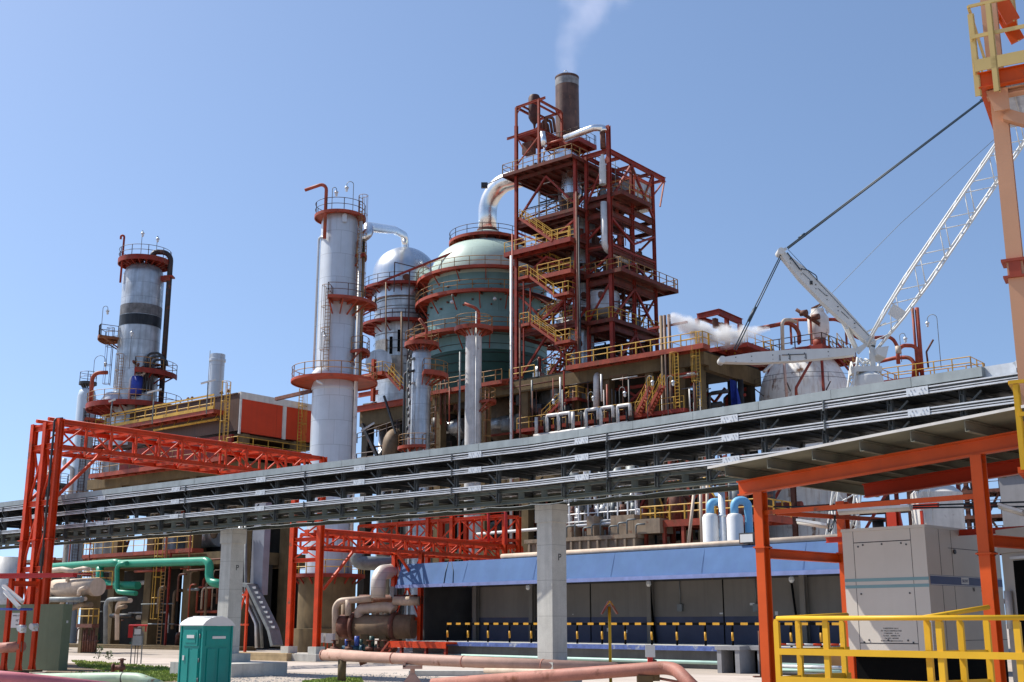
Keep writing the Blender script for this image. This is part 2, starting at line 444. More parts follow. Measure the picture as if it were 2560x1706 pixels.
rnd = random.Random(17); gb = MB()
for i in range(2600):
    u, v = rnd.uniform(440, 1100), rnd.uniform(1684, 1740); p = gp(u, v); r = rnd.uniform(.015, .05)
    gb.add([(p[0] - r, p[1] - r, 0), (p[0] + r, p[1] - r * .7, 0), (p[0] + r * .6, p[1] + r, 0), (p[0] + rnd.uniform(-.4, .4) * r, p[1], r * 1.1)], [(0, 1, 3), (1, 2, 3), (2, 0, 3)])
tag(gb.obj('gravel', M('pale gravel', (.42, .39, .35), .9, var=.35, vs=9)), 'loose pale gravel along the near edge of the yard', 'gravel', kind='stuff')
# ---------------------------------------------------------------- small shared builders
def lamp(base, h, F, label, reach=.55, face=0.0, group='gooseneck work lamps on the plant', mat=None):
    """gooseneck lamp: thin pole, hooked top, hanging glass globe"""
    t = thing('gooseneck_lamp', label, 'lamp', Fr(F.w(base), F.deg + face), group)
    b = MB(); r = .032
    pts = [(0, 0, 0), (0, 0, h - reach * .5)] + [(reach * .5 - reach * .5 * cos(pi * i / 8), 0, h - reach * .5 + reach * .5 * sin(pi * i / 8)) for i in range(1, 9)] + [(reach, 0, h - reach * .5 - .15)]
    b.tube(pts, r, 5).obj('pole', mat or galvd, t)
    MB().lathe([(.0, 0), (.10, -.02), (.19, -.14), (.19, -.2), (.0, -.2)], 12, (reach, 0, h - reach * .5 - .12)).obj('lamp_shade', galv, t)
    MB().lathe([(.0, -.55), (.09, -.5), (.13, -.36), (.1, -.2), (0, -.2)], 12, (reach, 0, h - reach * .5 - .12)).obj('globe', glass, t)
    return t
def tubelight(p0, p1, label, group='white strip lights on the plant', r=.11, mat=None):
    c = lerp(p0, p1, .5); L = ln(sub(p1, p0)); ang = math.degrees(atan2(p1[1] - p0[1], p1[0] - p0[0]))
    t = thing('strip_light', label, 'strip light', Fr(c, ang), group)
    tilt = math.asin((p1[2] - p0[2]) / L)
    d = (cos(tilt), 0, sin(tilt)); a, e = mul(d, -L / 2), mul(d, L / 2)
    MB().beam(addv(a, (0, 0, r * .5)), addv(e, (0, 0, r * .5)), r * 1.7, r * .6).obj('housing', galv, t)
    MB().tube([a, e], r * .62, 8).obj('tube', mat or glass, t)
    return t
def rungs(b, x, y, z0, z1, wd=.5, ax=(1, 0), r=.022):
    dx, dy = ax[0] * wd / 2, ax[1] * wd / 2
    for s in (-1, 1): b.beam((x + s * dx, y + s * dy, z0), (x + s * dx, y + s * dy, z1), .05, .05)
    z = z0 + .2
    while z < z1 - .1:
        b.beam((x - dx, y - dy, z), (x + dx, y + dy, z), r * 1.7, r * 1.7); z += .3
def cage(b, x, y, z0, z1, out, wd=.75, r=.022):
    """safety hoops bulging towards out"""
    ang = math.degrees(atan2(out[1], out[0])); c = (x + out[0] * .33, y + out[1] * .33)
    n = max(2, int((z1 - z0) / 1.5) + 1)
    for i in range(n):
        z = z0 + (z1 - z0) * i / (n - 1)
        b.tube(arc(wd / 2, ang - 140, ang + 140, z, 12, c), r * 1.15, 4)
    for a in (-120, -60, 0, 60, 120):
        q = (c[0] + wd / 2 * cos(radians(ang + a)), c[1] + wd / 2 * sin(radians(ang + a)))
        b.beam((q[0], q[1], z0), (q[0], q[1], z1), r * 1.3, r * 1.3)
def caged_ladder(t, x, y, z0, z1, out, mat, cz0=None):
    b = MB(); rungs(b, x, y, z0, z1 + 1.0, .5, (-out[1], out[0])); o = b.obj('ladder', mat, t)
    b = MB(); cage(b, x, y, cz0 if cz0 is not None else z0 + 2.2, z1 + 1.0, out); b.obj('cage', mat, o); return o
def ring_deck(t, z, r0, r1, a0=0, a1=360, mat=None, rm=None, c=(0, 0), th=.22, h=1.1, brackets=True, toe=0.0, name='platform', sp=None, deep=.9, rr=.03, band=.24):
    mat = mat or redl; rm = rm or rail_br
    b = MB(); b.ann(z - .06, z, r0 + .02, r1, a0, a1, c); b.ann(z - band, z + .05, r1 - .07, r1 + .02, a0, a1, c)
    if brackets:
        n = max(2, int(abs(a1 - a0) / 22))
        for i in range(n + (0 if abs(a1 - a0) > 359 else 1)):
            a = radians(a0 + (a1 - a0) * i / n); ca, sa = cos(a), sin(a)
            p0 = (c[0] + r0 * ca, c[1] + r0 * sa); p1 = (c[0] + (r1 - .1) * ca, c[1] + (r1 - .1) * sa)
            b.beam((*p0, z - .17), (*p1, z - .17), .1, .2)
            b.beam((c[0] + r0 * ca, c[1] + r0 * sa, z - deep - .2), (c[0] + (r0 + (r1 - r0) * .8) * ca, c[1] + (r0 + (r1 - r0) * .8) * sa, z - .2), .09, .12)
    o = b.obj(name, mat, t)
    rb = MB(); full = abs(a1 - a0) > 359
    n = max(5, int(abs(a1 - a0) / 8)); pts = arc(r1 - .05, a0, a1, z, n, c)
    if full: pts = pts[:-1]
    rb.rail(pts, h, sp or max(1.0, r1 * 2 * pi * abs(a1 - a0) / 360 / max(4, round(r1 * 2 * pi * abs(a1 - a0) / 360 / 1.6))), rr, True, 0.0, full)
    if not full:
        for a in (a0, a1):
            q = [(c[0] + r * cos(radians(a)), c[1] + r * sin(radians(a)), z) for r in (r0 + .1, r1 - .05)]
            rb.rail(q, h, 5, rr)
    rb.obj('railing', rm, o)
    return o
def deck(t, x0, y0, x1, y1, z, sides='fblr', mat=None, rm=None, h=1.1, th=.28, name='platform', ribs=1.5, sp=1.5, rr=.03):
    mat = mat or red; rm = rm or rail_y
    b = MB(); b.box(x0, y0, z - .05, x1, y1, z)
    b.box(x0, y0, z - th, x1, y0 + .09, z - .052); b.box(x0, y1 - .09, z - th, x1, y1, z - .052)
    b.box(x0, y0 + .092, z - th, x0 + .09, y1 - .092, z - .052); b.box(x1 - .09, y0 + .092, z - th, x1, y1 - .092, z - .052)
    x = x0 + ribs
    while x < x1 - .3: b.box(x - .06, y0 + .095, z - th * .85, x + .06, y1 - .095, z - .052); x += ribs
    o = b.obj(name, mat, t); rb = MB(); e = .06
    S_ = {'f': ((x0 + e, y0 + e, z), (x1 - e, y0 + e, z)), 'b': ((x0 + e, y1 - e, z), (x1 - e, y1 - e, z)), 'l': ((x0 + e, y0 + e, z), (x0 + e, y1 - e, z)), 'r': ((x1 - e, y0 + e, z), (x1 - e, y1 - e, z))}
    for k in sides: rb.rail(list(S_[k]), h, sp, rr)
    if sides: rb.obj('railing', rm, o)
    return o
def flight(t, p0, p1, wd, side, mat=None, rm=None, name='stair', h=1.0):
    """a flight of steps from p0 up to p1 (local), width towards the unit vector side"""
    mat = mat or redl; rm = rm or rail_y
    b = MB(); sd = (side[0] * wd, side[1] * wd, 0)
    for q in ((0, 0, 0), sd): b.beam(addv(p0, q), addv(p1, q), .07, .26)
    n = max(3, int(abs(p1[2] - p0[2]) / .24))
    for i in range(1, n):
        c = lerp(p0, p1, i / n); b.beam(addv(c, mul(sd, .03)), addv(c, mul(sd, .97)), .24, .035)
    o = b.obj(name, mat, t); r = MB()
    for q in ((0, 0, 0), sd): r.rail([addv(p0, q), addv(p1, q)], h, 1.25, .032)
    r.obj('handrail', rm, o); return o

# ---------------------------------------------------------------- concrete pillars and the cable rack
RC = (1.4, 42.6, 0)
FR = Fr(RC, G2); FL = Fr(RC, G1 + 180)      # right arm runs +x towards the camera; left arm runs +x away to the left
FLp = Fr(RC, G1)
def pillar(F, label, top, foot):
    t = thing('concrete_pillar', label, 'pillar', F, 'pillars carrying the cable rack')
    MB().box(-.37, -.36, .9, .37, .36, top - .62).obj('shaft', conc, t)
    b = MB(); b.box(-.43, -.40, top - .62, .43, .40, top + .02); b.obj('capital', conc, t)
    MB().box(-.72, -.72, foot, .72, .72, .92).obj('plinth', conc, t)
    if foot > .3: MB().box(-2.0, -1.5, -.3, 2.3, 1.5, foot + .004).obj('footing', conc, t)
    text('P', .34, ink, t, at=(.375, .02, 4.35 if foot < .3 else 4.5), rot=(pi / 2, 0, pi / 2))
    return t
pillar(FR, 'pale concrete pillar in front of the blue roofed building', 6.3, -.1)
PL = Fr(FL.w((18.0, 0, 0)), G1)
pillar(PL, 'pale concrete pillar behind the green portable toilet', 6.3, .55)
def rack():
    t = thing('cable_rack', 'long galvanised three tier cable rack crossing the whole scene on concrete pillars', 'cable rack', Fr(RC, 0))
    T = ((6.89, 7.07), (7.56, 7.75), (8.12, 8.32))
    cov = M('cover plate grey', (.30, .335, .335), .5, .3, var=.14, vs=2, streak=.25, dcol=(.12, .13, .13))
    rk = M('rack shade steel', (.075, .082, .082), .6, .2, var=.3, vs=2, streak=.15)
    lip = M('tray lip galvanised', (.62, .63, .64), .45, .35, var=.12, vs=3, streak=.1)
    def arm(F, L, sgn, cover_to):
        K = Fr((0, 0, 0), F.deg)
        def w(p): return K.w((p[0], p[1] * sgn, p[2]))
        for z0, z1 in T:
            b = MB(); d = MB()
            for ys in (-1.12, 1.12):
                # ladder tray side: two stiffening lips over a recessed web
                o = .05 if ys < 0 else -.05
                for za, zb in ((z0, z0 + .042), (z0 + .075, z0 + .10), (z1 - .036, z1)):
                    b.beam(w((0, ys, (za + zb) / 2)), w((L, ys, (za + zb) / 2)), .09, zb - za)
                d.beam(w((0, ys - .045 * (1 if ys < 0 else -1) + o * 1.2, (z0 + z1) / 2)), w((L, ys - .045 * (1 if ys < 0 else -1) + o * 1.2, (z0 + z1) / 2)), .02, z1 - z0 - .02)
            d.beam(w((0, 0, z0 + .045)), w((L, 0, z0 + .045)), 2.05, .01)
            b.obj('tray_rail', lip, t)
            x = .35
            while x < L:
                d.beam(w((x, -1.05, z0 + .03)), w((x, 1.05, z0 + .03)), .07, .03); x += .45
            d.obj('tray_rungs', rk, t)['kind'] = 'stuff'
            cb = MB(); rnd = random.Random(int(z0 * 100))
            for k in range(9):
                y = -.9 + k * .22; z = z0 + .08 + rnd.random() * .02
                cb.tube([w((xx, y + rnd.uniform(-.03, .03), z)) for xx in [L * i / 14 for i in range(15)]], .035 + rnd.random() * .035, 5)
            cb.obj('cable_run', cables, t)
            x = 2.6
            k = 0
            while x < L - .5:
                c = MB(); c.cbox((0, 0, 0), .62, .016, z1 - z0 + .02)
                for bx in (-.22, -.12, .08, .18):
                    for bz in (-.05, .05): c.cyl((bx + bz * .6, -.03, bz), (bx + bz * .6, 0, bz), .02, n=6)
                o = c.obj('splice_plate', galv, t); q = w((x, -1.176, (z0 + z1) / 2)); o.location = q
                o.rotation_euler = (0, 0, radians(F.deg + (180 if sgn < 0 else 0)))
                x += 6.1
        # posts, knees, bottom truss
        x = 1.6; k = 0
        while x < L:
            for ys in (-1.0, 1.0):
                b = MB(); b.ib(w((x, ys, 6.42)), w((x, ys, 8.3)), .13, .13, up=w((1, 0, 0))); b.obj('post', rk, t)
            b = MB()
            for z0, z1 in T: b.ch(w((x, -1.12, z0 - .075)), w((x, 1.12, z0 - .075)), .06, .14)
            for z0, z1 in T:
                b.beam(w((x, -.95, z0 - .5)), w((x + .5, -.95, z0 - .08)), .05, .05); b.beam(w((x, .95, z0 - .5)), w((x - .5, .95, z0 - .08)), .05, .05)
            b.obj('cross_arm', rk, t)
            if k % 4 == 1:
                for z0, z1 in T:
                    b = MB(); b.beam(w((x + .1, -1.19, z0 - .07)), w((x + .1, -1.19, z1 + .04)), .04, .05); b.obj('clamp', galvd, t)
            x += 2.05; k += 1
        for ys in (-.95, .95):
            b = MB(); b.ib(w((0, ys, 6.4)), w((L, ys, 6.4)), .16, .15); b.ib(w((0, ys, 6.78)), w((L, ys, 6.78)), .1, .1)
            x = .6; 
            while x < L - 1:
                b.beam(w((x, ys, 6.47)), w((x, ys, 6.74)), .22, .04, up=w((0, 0, 1))); x += 1.03
            b.obj('bottom_truss', M('olive grey steel', (.11, .12, .095), .6, .2, var=.2, streak=.2) if 'olive grey steel' not in MATS else MATS['olive grey steel'], t)
        # covered duct on top: sloping galvanised cover plates
        x = 0.0; rnd = random.Random(5)
        while x < cover_to:
            l = min(2.44, cover_to - x)
            b = MB(); zt = 8.62
            b.add([w((x + .006, -1.17, 8.36)), w((x + l - .006, -1.17, 8.36)), w((x + l - .006, -1.165, zt)), w((x + .006, -1.165, zt)), w((x + .006, .25, zt + .02)), w((x + l - .006, .25, zt + .02)), w((x + .006, .25, 8.36)), w((x + l - .006, .25, 8.36))],
                  [(0, 1, 2, 3), (3, 2, 5, 4), (4, 5, 7, 6), (0, 3, 4, 6), (1, 7, 5, 2), (0, 6, 7, 1)])
            b.obj('duct_cover', cov, t); x += l
        return w
    arm(FL, 50.0, -1.0, 50.0)
    rnd = random.Random(6); b = MB()
    for F_, L_, s_ in ((FL, 45.0, -1.0), (FR, 20.0, 1.0)):
        K_ = Fr((0, 0, 0), F_.deg); n_ = int(L_ / .5)
        b.tube([K_.w((L_ * i / n_, -1.05 * s_, 6.27 - .05 * abs(sin(i * .75)) - rnd.random() * .03)) for i in range(n_ + 1)], .018, 4)
    b.obj('sagging_wire', cables, t)
    w = arm(FR, 30.0, 1.0, 16.6)
    b = MB()
    pts = [(15.9, -.55, 8.5), (17.4, -.55, 8.5), (18.2, -.55, 9.0), (30, -.55, 9.0)]
    pr = [(-.42, -.14), (.42, -.14), (.42, .14), (-.42, .14)]
    for a, c in zip(pts[:-1], pts[1:]): b.prof(w(a), w(c), pr)
    b.obj('raised_duct', galv, t)
    return t
rack()
# ---------------------------------------------------------------- orange red pipe gantries
def box_truss(t, a, b, wv, h, n, mat, cw=.22, lw=.10, name='lattice'):
    """box truss from a to b (upper near chord), depth h, width vector wv"""
    dn = (0, 0, -h)
    cor = ((0, 0, 0), wv, dn, addv(wv, dn))
    for q in cor: MB().ib(addv(a, q), addv(b, q), cw * .8, cw).obj('chord', mat, t)
    for q in ((0, 0, 0), wv):
        m = MB()
        for i in range(n + 1):
            p = addv(lerp(a, b, i / n), q); m.beam(p, addv(p, dn), lw * 1.2, lw)
            if i < n:
                p2 = addv(lerp(a, b, (i + 1) / n), q)
                if i % 2 == 0: m.beam(addv(p, dn), p2, lw * .8, lw * .8)
                else: m.beam(p, addv(p2, dn), lw * .8, lw * .8)
        m.obj(name, mat, t)
    for q, o in (((0, 0, 0), 0), (dn, 1)):
        m = MB()
        for i in range(n + 1):
            p = addv(lerp(a, b, i / n), q); m.beam(p, addv(p, wv), lw, lw * 1.3)
            if i < n:
                p2 = addv(lerp(a, b, (i + 1) / n), q)
                if (i + o) % 2 == 0: m.beam(p, addv(p2, wv), lw * .8, lw * .6)
                else: m.beam(addv(p, wv), p2, lw * .8, lw * .6)
        m.obj('cross_bracing', mat, t)
def xbrace(m, x0, x1, z0, z1, y=0.0, w_=.1):
    m.beam((x0, y, z0), (x1, y, z1), w_, w_ * .7); m.beam((x0, y + .011, z1), (x1, y + .011, z0), w_, w_ * .7)
    m.cbox(((x0 + x1) / 2, y + .005, (z0 + z1) / 2), .34, .09, .4)
GT = Fr((ray(113, 1500)[0] * 60, 60, 0), G1)
LG = GT.px(801, 1330, 0)[1]
zt = GT.px(118, 1046, 0)[2]; zb = GT.px(117, 1108, 0)[2]
t = thing('pipe_gantry', 'tall orange red lattice pipe bridge crossing over the cable rack at far left', 'pipe bridge', GT)
box_truss(t, (0, 0, zt - .1), (0, LG, zt - .1), (-2.5, 0, 0), zt - zb, 12, orange)
for x in (0, -1.28, -2.5):
    MB().ib((x, -.02, -.1), (x, -.02, zt + (.02 if x else .08)), .28, .32, up=(0, 1, 0)).obj('leg', orange, t)
for x in (0, -2.5):
    MB().ib((x, LG + .02, .75), (x, LG + .02, zt), .36, .36, up=(0, 1, 0)).obj('leg', orange, t)
m = MB()
for zz in (zt - .25, zb, zb - 2.9, zb - 6.2, zb - 9.4):
    m.ib((0, -.02, zz), (-2.5, -.02, zz), .16, .26)
for za, zc in ((zb, zb - 2.9), (zb - 2.9, zb - 6.2), (zb - 6.2, zb - 9.4)):
    for xa, xb in ((-.1, -1.2), (-1.36, -2.4)):
        m.beam((xa, -.02, za - .1), (xb, -.02, zc + .1), .09, .09); m.beam((xa, .05, zc + .1), (xb, .05, za - .1), .09, .09)
m.beam((0, .15, zb - 2.6), (0, 2.6, zb), .14, .14); m.beam((-2.5, .15, zb - 2.6), (-2.5, 2.6, zb), .14, .14)
m.obj('leg_bracing', orange, t)
m = MB()
for zz in (zt - 6, zt - 9.6):
    for x in (0, -1.28, -2.5): m.cbox((x, -.02, zz), .5, .5, .05)
m.obj('splice_flange', orange, t)
m = MB()
z1, z2 = GT.px(790, 1325, 0)[2], GT.px(790, 1400, 0)[2]
for zz in (z1 + .5, z2 + 1.3, 6.0): m.ib((0, LG, zz), (-2.5, LG, zz), .2, .24)
xbrace(m, -.15, -2.35, z2 + 1.2, z1 + .4, LG); xbrace(m, -.15, -2.35, 6.1, z2 + 1.1, LG - .05, .08)
m.obj('leg_bracing', orange, t)
m = MB(); m.box(-3.2, LG - .8, -.1, .9, LG + 1.2, .42)
for x in (0, -2.5): m.box(x - .36, LG - .34, .425, x + .36, LG + .38, .84)
m.obj('plinth', conc, t)
# two pipes turned down beside the near legs
m = MB(); m.tube(bend([(-.2, -.24, -.1), (-.2, -.24, zt + .05), (-.2, .2, zt + .14)], .15), .06, 8); m.obj('conduit', steelk, t)
for x in (-.75, -1.9):
    MB().tube(bend([(x, -.28, -.1), (x, -.28, zt + .12), (x, LG * .98, zt + .12)][1:], .35), .1, 8).obj('pipe', orange, t)

# the low gantry that carries on beyond the far legs
GL = Fr(GT.w((0, LG + .4, 0)), G1)
za, zb2 = GL.px(806, 1331, 0)[2], GL.px(806, 1366, 0)[2]
Ly = GL.px(1306, 1357, 0)[1]
t = thing('pipe_gantry', 'low orange red lattice pipe bridge running behind the blue roof', 'pipe bridge', GL)
box_truss(t, (0, .2, za), (0, Ly, za), (-2.5, 0, 0), za - zb2, 14, orange, .2, .1)
ym = GL.px(1052, 1480, 0)[1]
for x in (0, -2.5):
    for yy in (ym, Ly - 1.2): MB().ib((x, yy, 0), (x, yy, zb2), .3, .3, up=(0, 1, 0)).obj('leg', orange, t)
m = MB(); xbrace(m, -.12, -2.4, 2.6, zb2 - .3, ym); m.ib((0, ym, 2.5), (-2.5, ym, 2.5), .16, .2); m.ib((0, ym, zb2 - .25), (-2.5, ym, zb2 - .25), .16, .2)
m.beam((0, 0.0, zb2 - 2.6), (0, 2.6, zb2), .14, .14); m.beam((0, ym, zb2 - 2.4), (0, ym - 2.4, zb2), .14, .14)
m.obj('leg_bracing', orange, t)
m = MB(); m.tube([(-.8, .5, za + .2), (-.8, Ly, za + .2)], .12, 10); m.tube([(-1.6, .5, za + .18), (-1.6, Ly, za + .18)], .09, 10); m.obj('pipe', orange, t)

# a further orange frame behind the low gantry, running across
p0 = P(896, 1316, 97); GB = Fr((p0[0], p0[1], 0), G1)
x1 = GB.py(1262, 1292, 0)[0]; zt3 = p0[2]; zb3 = GB.py(1200, 1352, 0)[2]
t = thing('pipe_gantry', 'orange red pipe bridge behind the low bridge ending in upright red pipes', 'pipe bridge', GB)
box_truss(t, (0, 0, zt3), (x1, 0, zt3), (0, 1.6, 0), zt3 - zb3, 7, orange, .2, .11)
for x in (GB.py(1070, 1340, 0)[0], GB.py(1130, 1340, 0)[0], x1):
    MB().ib((x, 0, 0), (x, 0, zt3 + (.6 if x != x1 else 0)), .3, .3).obj('leg', orange, t); MB().ib((x, 1.6, 0), (x, 1.6, zt3), .3, .3).obj('leg', orange, t)
for k, x in enumerate((x1 - 1.3, x1 + .35)):
    MB().tube(bend([(x, -.3, zb3 - .4), (x, -.3, zt3 + .3), (x - 7, -.3, zt3 + .3 + .02 * k)], .3), .1, 8).obj('pipe', M('bright red pipe', (.5, .03, .025), .45, var=.1) if 'bright red pipe' not in MATS else MATS['bright red pipe'], t)

# ---------------------------------------------------------------- olive wall, red stand and pipes at the lower left
wl0 = P(152, 1600, 58.6); WL = Fr((wl0[0], wl0[1], 0), -22)
xl = WL.py(-60, 1660, 0)[0]
t = thing('olive_wall', 'olive green panel wall with a white notice beside the pipe bridge legs', 'wall', WL)
zw = WL.py(100, 1511, 0)[2]
MB().box(xl, 0, -.1, 0, .6, zw).obj('panel', panelg, t)
n0, n1 = WL.py(31, 1533, 0), WL.py(63, 1570, 0)
nb = MB().box(n0[0], -.03, n1[2], n1[0], -.002, n0[2]).obj('notice', whitep, t)
cx = (n0[0] + n1[0]) / 2
for body, sz, z in (('PIPING COOLING', .095, n0[2] - .16), ('N° 1', .16, (n0[2] + n1[2]) / 2 - .06), ('Bomba', .10, n1[2] + .12)):
    text(body, sz, ink, nb, at=(cx, -.034, z))
m = MB(); c = WL.px(168, 1555, 0); m.box(.002, c[1] - .06, c[2] - .06, .01, c[1] + .06, c[2] + .06); m.obj('tag_plate', whitep, t)

# red stand with strip lamps and horns, near left
p0 = P(48, 1600, 56.4); ST = Fr((p0[0], p0[1], 0), -24)
t = thing('pipe_stand', 'orange red pipe stand with a flat red canopy in front of the olive wall', 'pipe stand', ST)
zc = ST.py(100, 1442, 0)[2]
def stp(u, v, y=0.0): return ST.py(u, v, y)
xs = (stp(5, 1600)[0], stp(52, 1600)[0], stp(86, 1600, 1.2)[0])
pc0, pc1 = stp(-40, 1444), stp(203, 1450)
m = MB(); m.beam((pc0[0], -.2, zc + .02), (pc1[0] - .2, -.2, zc + .02), .26, .17)
m.add([(pc0[0], -.5, zc + .1), (pc1[0], -.3, zc + .08), (pc1[0], .9, zc + .08), (pc0[0], .9, zc + .1), (pc0[0], -.5, zc + .18), (pc1[0], -.3, zc + .12), (pc1[0], .9, zc + .12), (pc0[0], .9, zc + .18)],
      [(3, 2, 1, 0), (4, 5, 6, 7), (0, 1, 5, 4), (1, 2, 6, 5), (2, 3, 7, 6), (3, 0, 4, 7)])
m.obj('canopy', M('canopy red', (.45, .022, .02), .4, var=.1), t)
for i, (x, y) in enumerate(((xs[0], .25), (xs[1], 0), (xs[2], 1.2))):
    h0 = zc - .05 if i != 1 else stp(50, 1525)[2]
    m = MB(); m.ib((x, y, .05), (x, y, h0), .20, .20, up=(0, 1, 0))
    for s in (-1, 1): m.add([(x + s * .1, y - .02, .06), (x + s * .27, y - .02, .06), (x + s * .1, y - .02, .6), (x + s * .1, y + .02, .06), (x + s * .27, y + .02, .06), (x + s * .1, y + .02, .6)], [(0, 1, 2), (5, 4, 3), (1, 4, 5, 2)])
    m.obj('post', orange, t)
    MB().box(x - .34, y - .34, -.1, x + .34, y + .34, .1).obj('foot_block', concb, t)
a, b_ = stp(-30, 1622), stp(52, 1617)
MB().tube([(a[0], .1, a[2]), (b_[0], .1, b_[2])], .24, 14).obj('red_barrel', redp, t)
a, b_ = stp(-20, 1523), stp(86, 1524)
m = MB(); m.tube([(a[0], -.15, a[2]), (b_[0], -.15, b_[2])], .055, 8); m.obj('blue_pipe', M('blue pipe', (.05, .09, .35), .45), t)
m = MB(); m.ib((xs[0], .25, zc - .28), (xs[2], 1.2, zc - .28), .16, .24); m.obj('cross_beam', orange, t)
for u, v in ((58, 1570), (88, 1566)):
    c = stp(u, v, -.3 if u < 80 else .9)
    q = MB(); q.cyl((c[0], c[1] - .25, c[2] - .02), (c[0], c[1] + .12, c[2] + .02), .15, .11, 14); q.cbox((c[0], c[1], c[2] - .12), .2, .2, .2); q.obj('bell', galv, t)
for k, (dv, y) in enumerate(((0, -.55), (14, -.75))):
    tubelight(ST.w(stp(8 + k * 4, 1467 + dv, y)), ST.w(stp(56 - k * 8, 1507 + dv, y)), ('upper' if k == 0 else 'lower') + ' of two white strip lights leaning on the red pipe stand', 'white strip lights of the red stand', .12, MATS.get('white plastic'))

# pink and pale green pipes along the bottom edge at left
a, b_ = gp(-60, 1706, .5), P(262, 1719, 24)
a = P(-60, 1688, 22); MBp = MB()
F = Fr((0, 0, 0)); t = thing('ground_pipe', 'thick pink pipe along the lower left edge', 'pipe', Fr((a[0], a[1], 0)))
q = Fr((a[0], a[1], 0))
MB().tube([q.l(P(-80, 1690, 21)), q.l(P(60, 1702, 21.5)), q.l(P(300, 1727, 22.5))], .13, 20).obj('pipe_run', M('pink pipe paint', (.55, .17, .19), .5, var=.12, vs=2, grain=.2), t)
q = Fr(P(330, 1700, 44)); q = Fr((q.o[0], q.o[1], 0))
t = thing('ground_pipe', 'pale green pipe with a black weathered band lying in the grass', 'pipe', q)
MB().tube(bend([q.l(P(40, 1699, 46)), q.l(P(300, 1695, 44.5)), q.l(P(345, 1697, 44)), q.l(P(400, 1716, 43.5))], .9), .2, 20).obj('pipe_run', palegr, t)
c = q.l(P(305, 1696, 44.4)); m = MB(); m.tube([(c[0], c[1], c[2]), (c[0] + .35, c[1] - .02, c[2])], .215, 20); m.obj('band', steelk, t)

# valve stem near the grass
V0 = P(302, 1690, 46); VF = Fr((V0[0], V0[1], 0))
t = thing('valve_stem', 'small dark rusty hydrant valve sticking up behind the pale green pipe', 'valve', VF)
zz = VF.l(P(302, 1646, 46))[2]
m = MB(); m.cyl((0, 0, 0), (0, 0, zz), .07, n=10); m.cyl((0, 0, zz * .55), (0, 0, zz * .72), .15, n=12); m.cyl((-.32, 0, zz * .62), (.1, 0, zz * .66), .1, n=10); m.cyl((-.34, 0, zz * .62), (-.28, 0, zz * .62), .17, n=12); m.obj('stem', rustm, t)
m = MB(); m.tube([(.13 * cos(a * pi / 6), .13 * sin(a * pi / 6), zz - .05) for a in range(12)], .025, 6, True); m.beam((-.13, 0, zz - .05), (.13, 0, zz - .05), .03); m.obj('hand_wheel', rustm, t)
# weeds along the road edge
def weed(u, v, h, label):
    p = gp(u, v); b = MB(); rnd = random.Random(int(u))
    for i in range(26):
        a = rnd.random() * 6.28; rr = rnd.random() * .35; z = rnd.random() * h; k = .05 + rnd.random() * .07
        x, y = cos(a) * rr * (1.2 - z / h), sin(a) * rr * (1.2 - z / h)
        b.add([(x, y, z), (x + k * cos(a + 1), y + k * sin(a + 1), z + k), (x + 1.6 * k * cos(a), y + 1.6 * k * sin(a), z + k * .4), (x + k * cos(a - 1), y + k * sin(a - 1), z - k * .2)], [(0, 1, 2, 3)])
    t = thing('weed', label, 'weed', Fr(p)); b.obj('leaves', M('weed leaf', (.07, .10, .035), .7, var=.4) if 'weed leaf' not in MATS else MATS['weed leaf'], t)
    s_ = MB()
    for i in range(4): s_.tube([(0, 0, 0), (rnd.uniform(-.15, .15), rnd.uniform(-.15, .15), h * .6), (rnd.uniform(-.25, .25), rnd.uniform(-.2, .2), h)], .012, 4)
    s_.obj('stem', MATS['weed leaf'], t)
weed(246, 1648, .85, 'taller leafy weed at the road edge left of the meter stand')
weed(272, 1650, .5, 'small dry weed just left of the meter stand')

# meter stand with red hood
MF = Fr(gp(339, 1660), 12)
t = thing('meter_stand', 'grey meter box on posts with a red hood beside the road', 'meter stand', MF)
for x in (-.28, .28): MB().beam((x, 0, 0), (x, 0, 1.75), .06, .06).obj('post', galvd, t)
for x in (-.07, .07): MB().tube([(x, 0, 0), (x, 0, 1.0)], .025, 6).obj('conduit', steelk, t)
bo = MB().box(-.24, -.14, 1.0, .24, .14, 1.52).obj('lower_box', M('meter grey', (.34, .36, .36), .5, .2), t)
bo = MB().box(-.22, -.15, 1.54, .22, .12, 1.98).obj('upper_box', galvd, t)
MB().box(-.17, -.165, 1.6, .17, -.152, 1.9).obj('window', glass, bo)
m = MB(); m.add([(-.5, -.3, 2.04), (.5, -.3, 2.04), (.5, .25, 2.04), (-.5, .25, 2.04), (-.5, -.3, 2.1), (.5, -.3, 2.1), (.5, .25, 2.14), (-.5, .25, 2.14)], [(3, 2, 1, 0), (4, 5, 6, 7), (0, 1, 5, 4), (1, 2, 6, 5), (2, 3, 7, 6), (3, 0, 4, 7)])
m.box(-.5, -.26, 1.42, -.46, .25, 2.036); m.box(.40, -.26, 1.75, .44, .25, 2.036); m.box(-.455, -.26, 1.42, -.24, -.24, 2.034)
m.obj('hood', MATS['canopy red'], t)

# ---------------------------------------------------------------- portable toilet
d = 39.0; c = P(507, 1600, d); PT = Fr((c[0], c[1], 0), 51)
